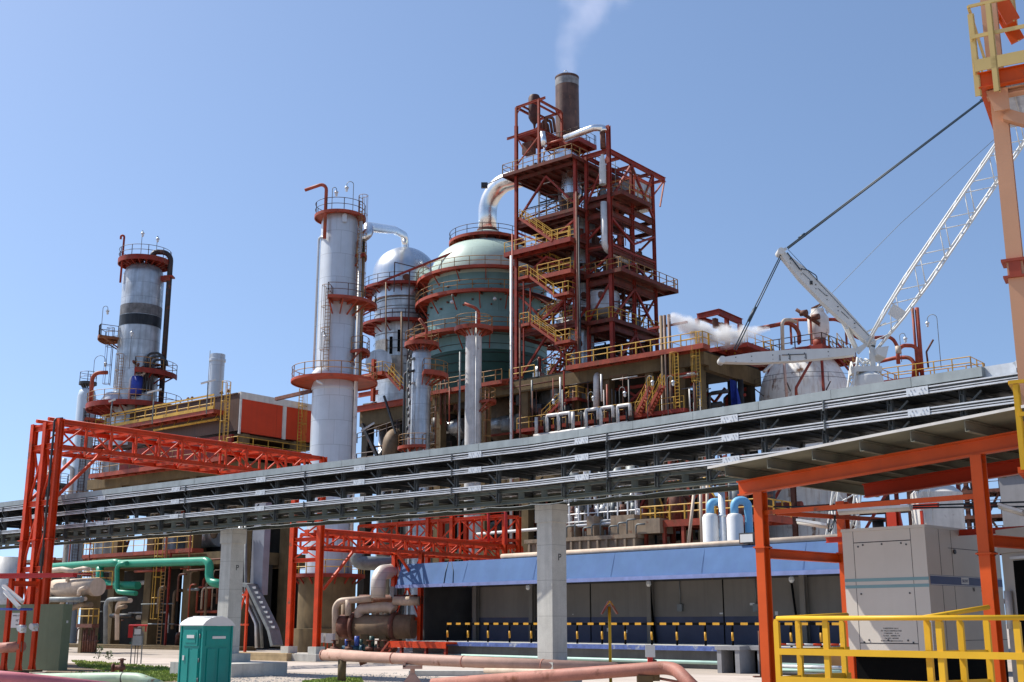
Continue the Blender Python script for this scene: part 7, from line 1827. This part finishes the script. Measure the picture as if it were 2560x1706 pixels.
# concrete deck strip, beams and braces seen between the silver column and the slim column
MD = Fr(P(965, 1000, 131)[:2], G1)
t = thing('concrete_frame_tower', 'dark concrete and red steel frame below the silver domed vessel', 'concrete frame', MD)
def md(u, v, y=0): return MD.py(u, v, y)
a, b_ = md(895, 1020), md(1130, 985); z = md(960, 1000)[2]
m = MB(); m.box(a[0], .3, z - 2.6, b_[0], 9, z - .9); m.obj('slab', concb, t)
m = MB(); m.ib((a[0] - .4, 0, z - .6), (b_[0], 0, z - .6), .3, .7); m.ib((a[0], 0, z + 1.0), (md(945, 985)[0], 0, z + 1.0), .3, .5); m.obj('girder', MATS['orange red platform'], t)
for u in (905, 985, 1110):
    for y in (.4, 10): x = md(u, 1100)[0]; MB().box(x - .5, y, 0, x + .5, y + 1, z - 2.6).obj('column', concd, t)
m = MB(); m.beam(md(905, 1060), md(945, 1145), .35, .35); m.beam(md(985, 1080), md(950, 1140), .3, .3); m.beam(md(960, 990, -1), md(990, 1085, -1), .2, .2); m.obj('brace', steelk, t)
zlo = md(950, 1145)[2]
m = MB(); m.box(a[0], .2, zlo - .8, b_[0], 9, zlo - .3); m.obj('lower_slab', rustm, t)
m = MB(); m.rail([(a[0], 0, zlo - .3), (b_[0], 0, zlo - .3)], 1.1, 1.6, .05); m.rail([(a[0], 0, zlo + 2), (b_[0], 0, zlo + 4)], 1.1, 1.6, .05); m.obj('railing', rail_k, t)
deck(t, md(903, 935, -1.5)[0], -1.8, md(960, 935, -1.5)[0], .2, md(940, 932, -1.5)[2], 'flr', MATS['orange red platform'], rail_y, th=.4)
a1, b1 = md(962, 932, -1.6), md(1000, 975, -1.6); flight(t, (b1[0], -1.6, b1[2]), (a1[0], -1.6, a1[2]), .9, (0, 1), redl, rail_y)
m = MB(); x = md(934, 940, -1.6)[0]; m.ib((x, -1.6, z - .4), (x, -1.6, z + 4.4), .4, .4, up=(0, 1, 0)); m.obj('post', MATS['orange red platform'], t)
m = MB(); c = md(965, 1080, 3); m.cyl((c[0], 3, 2), (c[0], 3, z - 2.6), .85, n=18); m.obj('duct', aluw, t)
m = MB(); m.tube(bend([md(975, 1165, -.8), md(975, 1095, -.8), md(1005, 1085, 2)], 1.6, 8), .85, 18); m.obj('elbow', ins, t)
rnd = random.Random(14)
for k in range(34):
    u = rnd.uniform(905, 1290); v0_ = rnd.uniform(1000, 1180); y = rnd.uniform(.5, 8); p = md(u, v0_, y); l = rnd.uniform(2, 8)
    pts = [(p[0], y, max(1, p[2] - l)), (p[0], y, p[2]), (p[0] + 2, y, p[2])] if k % 2 else [p, (p[0] + l, y, p[2])]
    MB().tube(bend(pts, .4), rnd.choice((.07, .1, .16, .3)), 8).obj('pipe', rnd.choice((rustm, steelk, redl, galvd, pipew, steelk)), t)
m = MB(); m.box(md(1000, 1100, 9)[0], 9, 0, b_[0], 9.4, z - 2); m.obj('back_wall', concd, t)
m = MB(); m.tube([md(1085, 1078, 1), md(1165, 1065, 1)], .9, 18); m.obj('drum', aluw, t)
for k, (u0, v0_, u1, v1_, lab) in enumerate(((791, 953, 806, 961, 'strip light under the round platform of the silver column'), (903, 1078, 936, 1058, 'white strip light sticking out right of the silver column'))):
    D = 95 if k == 0 else 100; tubelight(P(u0, v0_, D), P(u1, v1_, D), lab)
# ---------------------------------------------------------------- orange shelter, cabinet and yellow railings at right
SH = Fr((ray(1922, 1559)[0] * 24.4, 24.4, 0), G2)
def sh(u, v, y=0): return SH.py(u, v, y)
t = thing('orange_shelter', 'orange steel shelter with a sloping corrugated roof at right', 'shelter', SH)
zb0, zb1 = sh(1860, 1220)[2], sh(2545, 1100)[2]; xa, xb = sh(1848, 1224)[0], sh(2640, 1080)[0]
sl_ = (zb1 - zb0) / (sh(2545, 1100)[0] - sh(1860, 1220)[0]); zr_ = lambda x: zb0 + sl_ * (x - sh(1860, 1220)[0])
Y1 = 2.95
pst = M('shelter orange', (.56, .075, .006), .48, var=.12, streak=.14, dcol=(.2, .03, .01), rust=.10, rs=2.0)
pstd = M('shelter deep red', (.42, .03, .006), .45, var=.08)
for y in (0, Y1):
    m = MB(); m.ib((xa if y == 0 else xa + 1.2, y, zr_(xa if y == 0 else xa + 1.2)), (xb, y, zr_(xb)), .16, .30, up=(0, 0, 1), t=.03); m.obj('rafter', pst if y == 0 else pstd, t)
xp = [(sh(1913, 1500)[0], 0), (sh(2477, 1500)[0], 0), (sh(2114, 1400, Y1)[0], Y1), (sh(2477, 1500)[0] + .3, Y1)]
for x, y in xp:
    z0 = -.05 if x < 2 else .92
    m = MB(); m.ib((x, y, z0), (x, y, zr_(x) - .15), .20, .22, up=(0, 1, 0)); o = m.obj('post', pst, t)
    m = MB(); m.cbox((x, y, sh(2477, 1348)[2] - .25 if x > 2 else 3.7), .28, .28, .03); m.obj('splice_flange', pst, t)
x_ = xp[1][0]; MB().box(x_ - .3, -.3, -.1, x_ + .3, .3, .9).obj('foot_block', MATS['pale green pipe paint'], t)
m = MB(); z = sh(1935, 1280)[2]; x2 = sh(2455, 1241)[0]
m.beam((xp[0][0], .02, z), (x2, .02, z), .05, .09); m.obj('tie_bar', pst, t)
for x, y in xp[:2]:
    for dz in (-.06, .06):
        for dx in (-.06, .06):
            m = MB(); zz_ = sh(2477, 1348)[2] - .25 if x > 2 else 3.7; m.cyl((x + dx * 1.8, y + dx * 1.5, zz_ - .035), (x + dx * 1.8, y + dx * 1.5, zz_ + .035), .018, n=6); m.obj('bolt', steelk, t)
m = MB(); a, b_ = sh(1935, 1280), sh(2215, 1312, 3.2); m.beam((a[0], .1, a[2] - .02), (b_[0], 3.2, a[2] - .02), .06, .09); m.obj('tie_bar', pst, t)
m = MB(); z = 2.2 + (sh(1935, 1382)[2] - 2.2); m.ib((xp[0][0], .12, z), (xp[0][0] + .0, Y1 - .1, z), .14, .2); m.obj('cross_beam', pst, t)
m = MB(); m.ib((xp[1][0], .12, sh(2490, 1350)[2]), (xp[1][0] + .3, Y1, sh(2490, 1350)[2]), .14, .2); m.obj('cross_beam', pst, t)
m = MB(); m.ib((xa + .3, Y1 - .2, zr_(1) - 1.05), (xb, Y1 - .2, zr_(1) - 1.05), .08, .12); m.obj('rear_rail', pstd, t)
# C purlins crossing over the rafters and the corrugated roof
yA, yB = -.85, Y1 + 2.2
x = xa + .25; 
while x < xb:
    m = MB(); m.ch((x, yA + .03, zr_(x) + .25), (x, yB, zr_(x) + .25), .08, .2); m.obj('purlin', corr, t); x += 1.02
m = MB(); n = 150; nn = int((yB - yA) / .0885); vs = []
rows = []
for k in range(nn * 2 + 1):
    y = yA + (yB - yA) * k / (nn * 2); dz = .022 * (1 if k % 2 else -1)
    vs += [(xa - .15, y, zr_(xa - .15) + .38 + dz), (xb, y, zr_(xb) + .38 + dz)]
k = nn * 2 + 1
m.add(vs, [(2 * i, 2 * i + 1, 2 * i + 3, 2 * i + 2) for i in range(nn * 2)])
m.add([(p[0], p[1], p[2] + .012) for p in vs], [(2 * i + 2, 2 * i + 3, 2 * i + 1, 2 * i) for i in range(nn * 2)])
m.obj('corrugated_roof', corr, t)
m = MB(); m.beam((xa - .15, yA - .005, zr_(xa - .15) + .385), (xb, yA - .005, zr_(xb) + .385), .02, .05); m.obj('roof_edge', MATS['white trim'], t)
for k, (u0, v0_, u1, v1_, y, lab) in enumerate(((2098, 1282, 2278, 1271, 1.0, 'long white strip light hanging under the front of the orange shelter'), (1995, 1305, 2072, 1317, 2.2, 'white strip light hanging at the left under the orange shelter'), (2498, 1266, 2560, 1285, 1.6, 'white strip light hanging at the right under the orange shelter'))):
    tubelight(SH.w(sh(u0, v0_, y)), SH.w(sh(u1, v1_, y)), lab, 'strip lights under the orange shelter', .085, M('strip light white', (.60, .58, .52), .4) if k == 0 else MATS['strip light white'])
m = MB()
for dz in (0, .1): m.tube([(xp[0][0] + .1, .3, sh(1935, 1276)[2] + dz), (xp[0][0] + 2.2, 2.0, sh(1935, 1276)[2] + dz * .4 + .05), (xp[0][0] + 5, 2.2, sh(1935, 1276)[2] - .1 + dz)], .018, 5)
c = sh(2080, 1310, 1.6); m.tube([(c[0] + .1 * cos(a * .7), 1.6, c[2] + .18 * sin(a * .9)) for a in range(14)], .012, 4)
m.obj('hanging_cable', cables, t)

CB = Fr((ray(2330, 1560)[0] * 23.3, 23.3, 0), G2)
def cb(u, v, y=0): return CB.py(u, v, y)
t = thing('generator_cabinet', 'large warm grey generator cabinet with teal and navy stripes under the orange shelter', 'cabinet', CB)
zc0, zc1 = cb(2250, 1640)[2], cb(2315, 1311)[2]; xw = cb(2112, 1450)[0]; yd = 3.2
m = MB(); m.box(xw, 0, zc0, 0, yd, zc1 - .06); m.box(xw - .015, -.015, zc1 - .058, .015, yd, zc1); m.obj('housing', cream, t)
m = MB(); m.box(xw + .05, .15, .9, -.05, yd, zc0 - .003); m.obj('skid', black, t)
# panel outlines, screws
x0_, x1_ = cb(2143, 1500)[0], cb(2288, 1500)[0]; zt0, zt1, zb9 = cb(2210, 1327)[2], cb(2210, 1354)[2], cb(2220, 1609)[2]
m = MB(); w_ = .008
for z in (zt1, zb9): m.box(x0_, -.003, z - w_, x1_, -.0005, z + w_)
for x in (x0_, x1_): m.box(x - w_ / 2, -.0032, zb9 - .2, x + w_ / 2, -.0006, zt0 + .05)
for y in (.55, 1.05): m.box(.0005, y - .005, zc0, .003, y + .005, zc1 - .06)
m.box(.0006, .9, zc1 - .42, .0032, yd, zc1 - .41); m.box(.0006, 1.3, zc0 + .28, .0032, yd, zc0 + .29)
m.obj('panel_seam', ink, t)
m = MB()
for i in range(3):
    for x in (x0_ + .1, x1_ - .1): z = zt1 - .08 - (zt1 - zb9 - .1) * i / 2; m.cyl((x, -.012, z), (x, 0, z), .018, n=8)
    x = x0_ + (x1_ - x0_) * (i + .5) / 3; m.cyl((x, -.012, zt1 - .05), (x, 0, zt1 - .05), .018, n=8); m.cyl((x, -.012, zb9 + .06), (x, 0, zb9 + .06), .018, n=8)
m.obj('panel_screw', steelk, t)['kind'] = 'stuff'
for v0_, v1_ in ((1444, 1452), (1461, 1469)): 
    za_, zd2 = cb(2250, v0_)[2], cb(2250, v1_)[2]; MB().box(xw, -.0045, zd2, .012, -.001, za_).obj('stripe', stripe, t)
za_, zd2 = CB.px(2400, 1441, 0)[2], CB.px(2400, 1466, 0)[2]
m = MB(); m.box(.001, .07, zd2, .0045, yd, za_); nv = m.obj('stripe', navy, t)
m = MB(); m.box(.005, .07, za_ - .02, .007, yd, za_ - .008); m.box(.005, .07, zd2 + .008, .007, yd, zd2 + .02); m.obj('stripe_line', whitep, nv)
for u in (2412, 2468):
    c = CB.px(u, 1453, 0); q_ = MB().box(.005, c[1] - .16, c[2] - .065, .0075, c[1] + .16, c[2] + .065).obj('badge', whitep, nv)
    text('SILENT', .085, navy, q_, at=(.0085, c[1], c[2] - .03), rot=(pi / 2, 0, pi / 2))
for u, b__ in ((2434, 'N'), (2454, 'Z')):
    c = CB.px(u, 1473, 0); text(b__, .12, ink, t, at=(.004, c[1], c[2] - .05), rot=(pi / 2, 0, pi / 2))
c = CB.px(2385, 1380, 0); m = MB(); m.cyl((0, c[1], c[2]), (.03, c[1], c[2]), .045, n=12); m.obj('lock', steelk, t)
cx, cz = cb(2228, 1578)[0], cb(2228, 1577)[2]
for i, s_ in enumerate(('TURBODINA S.A.I.C.', 'AV. VELEZ SARSFIELD 4300', 'CORDOBA  -  R. A.', 'Tel 0351  4690000 / 99', 'Fax 0351  4694444', 'E-mail: ventas@correo.com.ar')):
    text(s_, .038, ink, t, at=(cx, -.0008, cz + .03 - i * .047))
m = MB(); c = cb(2250, 1310, 1.2); m.cyl((c[0] - .5, 1.2, zc1), (c[0] - .5, 1.2, zc1 + .22), .12, n=14); m.cyl((c[0] - .5, 1.2, zc1 + .22), (c[0] - .5, 1.2, zc1 + .26), .17, n=14); m.obj('exhaust', steelk, t)
# red post and stack parts standing behind the cabinet
q = Fr(P(2235, 1300, 30)[:2], G2); t = thing('exhaust_frame', 'dark red braced stand rising behind the generator cabinet', 'stand', q)
zq = q.l(P(2235, 1262, 30))[2]
m = MB(); m.ib((0, 0, 0), (0, 0, zq), .26, .26, up=(0, 1, 0)); m.obj('post', pstd, t)
m = MB(); m.beam((.5, 0, 2.5), (.1, 0, zq), .07); m.beam((.75, 0, 2.5), (.75, 0, zq - .2), .06); m.beam((-.9, 0, zq - .1), (1.2, 0, zq - .1), .1, .12); m.obj('brace', pstd, t)
# glass fronted box to the right of the post
q = Fr(SH.w((sh(2505, 1400, 2.2)[0], 2.2, 0)), G2 - 30); t = thing('control_cabin', 'grey cabin with dark windows cut by the right edge behind the orange post', 'cabin', q)
z1_ = q.l(P(2520, 1362, 22))[2]
cg = M('cabin grey', (.40, .37, .33), .5, var=.06)
m = MB(); m.box(0, 0, .9, 3, 2.5, z1_ - .1); m.box(-.05, -.05, z1_ - .098, 3.05, 2.55, z1_ + .35); m.obj('shell', cg, t)
m = MB(); m.box(.35, -.02, 1.3, .9, -.003, z1_ - .25); m.box(1.02, -.02, 1.3, 2.8, -.003, z1_ - .25); m.obj('window', black, t)
m = MB(); m.beam((.95, -.03, 1.2), (.95, -.03, z1_ - .12), .06, .05); m.beam((.3, -.03, z1_ - .2), (3, -.03, z1_ - .2), .04, .05); m.obj('window_frame', galv, t)
m = MB(); m.cyl((.2, -.09, 2.1), (.2, -.09, 2.8), .07, n=10); m.obj('side_cylinder', pipew, t)
# grey wall beyond, at the far right
q = Fr(P(2560, 1300, 60)[:2], G2); t = thing('grey_building', 'plain grey building wall at the far right beyond the shelter', 'building', q)
a = q.py(2507, 1300, 0); m = MB(); m.box(a[0], 0, 0, a[0] + 14, 8, q.py(2520, 1190, 0)[2]); m.obj('wall', M('far grey wall', (.23, .22, .22), .8, var=.1, streak=.2), t)
MB().box(a[0] - .15, -.15, q.py(2520, 1190, 0)[2], a[0] + 14.1, 8.1, q.py(2520, 1190, 0)[2] + .3).obj('parapet', M('far grey trim', (.36, .35, .34), .8), t)
q = Fr(P(2425, 1330, 95)[:2], G1); t = thing('process_frame', 'distant dark red steel frame seen through the shelter beside the plain white tank', 'steel frame', q)
for x in (-3, 0, 3, 6):
    for y in (0, 3): MB().ib((x, y, 0), (x, y, 14), .3, .3, up=(0, 1, 0)).obj('column', rustm, t)
for z in (8.5, 10.5, 12.5): deck(t, -3.4, -.4, 6.4, 3.4, z, 'flr', rustm, rail_k)
m = MB()
for x in (-3, 0, 3): m.beam((x, 0, 8), (x + 3, 0, 13), .15, .15); m.beam((x + 3, 0, 8), (x, 0, 13), .15, .15)
m.obj('bracing', rustm, t)

# yellow railing in front
YR = Fr((ray(1943, 1559)[0] * 20.2, 20.2, 0), G2)
def yr(u, v, y=0): return YR.py(u, v, y)
zt_ = 2.28; zf_ = 1.2
def railset(label, pts, us_posts, F, top=True, mid=True, toe=True, pw=.095):
    t = thing('yellow_railing', label, 'railing', F, 'yellow railings at the shelter')
    L = [tuple(p) for p in pts]
    def seg(a, b_, w_, h_, z, nm):
        m = MB(); m.beam((a[0], a[1], z), (b_[0], b_[1], z), w_, h_); return m.obj(nm, yel, t)
    for a, b_ in zip(L[:-1], L[1:]):
        if top: m = MB(); m.tube([(a[0], a[1], zt_ + (a[2] if len(a) > 2 else 0)), (b_[0], b_[1], zt_ + (b_[2] if len(b_) > 2 else 0))], .038, 12); m.obj('top_rail', yel, t)
        if mid: seg(a, b_, .02, .10, zt_ - .53, 'mid_rail')
        if toe: seg(a, b_, .02, .2, zt_ - 1.02, 'toe_board')
    for p in us_posts:
        m = MB(); x, y = p; m.prof((x, y, zt_ - 1.5), (x, y, zt_ - .06), [(-pw / 2, -.03), (pw / 2, -.03), (pw / 2, .03), (pw / 2 - .02, .03), (pw / 2 - .02, -.012), (-pw / 2 + .02, -.012), (-pw / 2 + .02, .03), (-pw / 2, .03)], up=(0, 1, 0))
        m.add([(x - pw / 2, y - .03, zt_ - .06), (x + pw / 2, y - .03, zt_ - .06), (x + pw * .3, y - .03, zt_ - .01), (x - pw * .3, y - .03, zt_ - .01), (x - pw / 2, y, zt_ - .06), (x + pw / 2, y, zt_ - .06), (x + pw * .3, y, zt_ - .01), (x - pw * .3, y, zt_ - .01)], [(0, 1, 2, 3), (7, 6, 5, 4), (0, 4, 5, 1), (1, 5, 6, 2), (2, 6, 7, 3), (3, 7, 4, 0)])
        m.obj('post', yel, t)
    return t
xe = yr(2575, 1545)[0]
pf = [yr(u, 1620)[0] for u in (1941, 2064, 2349, 2545)]
railset('long yellow railing across the front of the shelter platform', [(0, 0), (xe, 0)], [(x, .04) for x in pf], YR)
ye = YR.px(2118, 1542, 0)[1]
railset('yellow railing running back from the left corner of the platform', [(0, .05), (0, ye, .07)], [(.0, YR.px(u, 1600, 0)[1]) for u in (1998, 2108)], YR)
x2_ = yr(2300, 1600)[0]; F2 = Fr(YR.w((x2_, .12, 0)), G2)
y2 = F2.px(2472, 1532, .35)[1]
railset('short yellow railing slanting back to the right in front of the cabinet', [(0, 0), (.35, y2, .17)], [(.02, .1), (F2.px(2316, 1600, .1)[0], .35), (.22, F2.px(2404, 1600, .22)[1]), (.34, F2.px(2470, 1600, .34)[1])], F2)
t = thing('steel_platform', 'grey grated platform behind the yellow railing at the right', 'platform', YR)
m = MB(); m.box(.03, .08, zf_ - .12, 1.5, ye, zf_ - .02); m.obj('grating', galvd, t)
for x, y in ((.1, .2), (1.4, .2), (.1, ye - .2), (1.4, ye - .2)): MB().beam((x, y, -.05), (x, y, zf_ - .125), .12).obj('leg', yel, t)
# small things on the yard seen between the rails
q = Fr(gp(2090, 1688), 0); t = thing('traffic_barrier', 'orange plastic barrier block lying behind the yellow railing', 'barrier', q)
m = MB(); m.add([(-.35, -.3, 0), (.35, -.3, 0), (.35, .3, 0), (-.35, .3, 0), (-.22, -.16, 1.0), (.22, -.16, 1.0), (.22, .16, 1.0), (-.22, .16, 1.0)], [(0, 1, 5, 4), (1, 2, 6, 5), (2, 3, 7, 6), (3, 0, 4, 7), (4, 5, 6, 7)]); m.box(-.45, -.38, 0, .45, .38, .12); m.obj('block', M('faded orange plastic', (.62, .30, .10), .6, var=.15), t)
q = Fr(gp(2010, 1690), G2); t = thing('pipe_stack', 'stack of pale and grey pipes lying on the ground by the dock', 'pipe stack', q)
rnd = random.Random(8)
for k in range(14):
    z = .08 + (k // 6) * .15; y = (k % 6) * .2; MB().tube([(-2.0 + rnd.uniform(-.3, .3), y, z), (2.4 + rnd.uniform(-.3, .3), y, z)], .075, 10).obj('pipe', rnd.choice((galv, steelk, MATS['mint pipe'], galvd)), t)
q = Fr(gp(1902, 1694), 0); t = thing('chain_post', 'thin rusty stand holding a red and white chain beside the concrete blocks', 'post', q)
MB().tube([(0, 0, 0), (0, 0, 1.9)], .035, 6).obj('pole', rustm, t); m = MB(); m.box(-.3, -.2, 0, .3, .2, .06); m.obj('foot', rustm, t)
m = MB()
for k in range(14): m.cur = k % 2; a, b_ = lerp((0, 0, 1.35), (5.5, 1, 1.3), k / 14), lerp((0, 0, 1.35), (5.5, 1, 1.3), (k + 1) / 14); m.tube([a, b_], .045, 6)
m.obj('chain', [orange, whitep], t)

# ---------------------------------------------------------------- stair tower at the upper right corner
TD = 20.5
TT = Fr((ray(2540, 1000)[0] * TD, TD, 0), -28)
def tt_(u, v, y=0): return TT.py(u, v, y)
t = thing('stair_tower', 'tall peach and orange stair tower with yellow railings at the upper right edge', 'stair tower', TT)
def post(u0, u1, v0_, v1_, y, w_, d_, mat, name='column'):
    a, b_ = tt_((u0 + u1) / 2, (v0_ + v1_) / 2, y), 0
    za_, zb_ = tt_(u0, v0_, y)[2], tt_(u0, v1_, y)[2]
    MB().ib((a[0], y, min(za_, zb_)), (a[0], y, max(za_, zb_)), w_, d_, up=(0, 1, 0)).obj(name, mat, t); return a[0]
cx_ = tt_(2512, 400, 0)[0]
ztop9 = tt_(2480, -60, 0)[2]
m = MB(); m.ib((cx_, 0, -.1), (cx_, 0, ztop9), .27, .30, up=(0, 1, 0), t=.03); m.obj('column', peach, t)
m = MB(); zf9 = tt_(2550, 655, 0)[2]; m.cbox((cx_, 0, zf9), .44, .44, .05); m.cbox((cx_, 0, zf9 - .3), .42, .42, .04); m.cbox((cx_, -.19, zf9 - .15), .2, .03, .3); m.obj('splice_flange', redl, t)
zp9 = tt_(2460, 190, -.5)[2]                                             # platform level
xl9 = tt_(2445, 200, -.6)[0]
m = MB(); m.ib((xl9, -.55, zp9 - .12), (xl9 + 5, -.55, zp9 - .12), .14, .3); m.ib((xl9 + .05, -.5, zp9 - .1), (xl9 + .05, 2.2, zp9 - .1), .12, .24); m.obj('edge_beam', pst, t)
m = MB(); zc9 = zp9 - .27; x0_ = cx_ - .02
m.poly([(xl9 + .1, -.42, zc9), (cx_ + .2, -.42, zc9), (cx_ + .2, -.42, zc9 - .42), (cx_ - .05, -.42, zc9 - .42)], (0, .05, 0)); m.ib((xl9 + .1, -.3, zc9 - .06), (xl9 + 5, -.3, zc9 - .06), .2, .12); m.beam((cx_ + .1, -.2, zc9 - .45), (cx_ + 1.5, -.2, zc9 - 1.2), .2, .2); m.obj('bracket', peach, t)
m = MB(); y = -.4
while y < 2.2: m.box(xl9 + .12, y, zp9 - .02, xl9 + 5, y + .015, zp9 + .02); y += .06
x = xl9 + .5
while x < xl9 + 5: m.box(x, -.45, zp9 - .018, x + .02, 2.2, zp9 + .018); x += .3
m.obj('grating', galv, t)['kind'] = 'stuff'
m = MB(); m.ib((xl9 + .9, .4, zp9 - .3), (xl9 + 5, .4, zp9 - .3), .12, .16); m.ib((xl9 + 1.1, 1.2, zp9 - .3), (xl9 + 5, 1.2, zp9 - .3), .12, .16); m.obj('joist', pst, t)
# yellow guard rail with flat bar posts
def gpost(x, y, h0=-.45, h1=1.32):
    m = MB(); m.box(x - .055, y - .03, zp9 + h0, x + .055, y - .005, zp9 + h1); m.box(x + .03, y - .03, zp9 + h0, x + .055, y + .06, zp9 + h1 - .01); return m.obj('railing_post', yp9, t)
yp9 = M('pale sunlit yellow paint', (.60, .44, .17), .45, var=.06, streak=.05)
xg0 = tt_(2462, 150, -.62)[0]; xg1 = tt_(2487, 100, -.62)[0]
gpost(xl9 - .02, -.55, -.4, 1.24); gpost(tt_(2482, 120, -.66)[0], -.66, -.42); gpost(xl9 + 2.4, -.66)
m = MB(); m.beam((xl9 - .04, -.64, zp9 + 1.36), (xl9 + 5, -.64, zp9 + 1.36), .05, .05); m.beam((xl9 - .04, -.64, zp9 + 1.36), (xl9 - .04, 2.2, zp9 + 1.36), .05, .05); m.beam((xl9 - .04, -.64, zp9 + .74), (xl9 + 5, -.64, zp9 + .74), .03, .07); m.beam((xl9 - .04, -.6, zp9 + .72), (xl9 - .04, 2.2, zp9 + .72), .03, .06); m.obj('guard_rail', yp9, t)
m = MB(); m.box(xl9 - .03, -.69, zp9 + .03, xl9 + 5, -.67, zp9 + .26); m.box(xl9 - .05, -.6, zp9 + .03, xl9 - .03, 2.2, zp9 + .26); m.obj('toe_board', yp9, t)
flight(t, (tt_(2560, 40, .4)[0] - .2, .4, zp9 + 1.4), (tt_(2530, -20, .4)[0] - .6, .4, zp9 + 3.0), .9, (0, 1), pst, yp9, name='stair')
# lower landing rail of the same tower at the right edge
zl9 = tt_(2555, 1175, -.9)[2]; xx = tt_(2553, 1100, -.9)[0]; z1_ = tt_(2550, 955, -.9)[2]
m = MB(); m.box(xx - .05, -.93, zl9, xx + .06, -.90, z1_ - .04); m.box(xx + .03, -.93, zl9, xx + .06, -.82, z1_ - .05); m.obj('railing_post', yel, t)
m = MB(); m.beam((xx - .09, -.93, z1_), (xx + 3, -.93, z1_), .05, .06); m.beam((xx - .09, -.93, z1_), (xx - .09, 1.5, z1_), .05, .06); m.beam((xx, -.93, z1_ - .55), (xx + 3, -.93, z1_ - .55), .03, .07); m.obj('guard_rail', yel, t)
m = MB(); m.box(xx - .1, -.9, zl9 - .05, xx + 3, 1.5, zl9 + .05); m.obj('landing', pst, t)
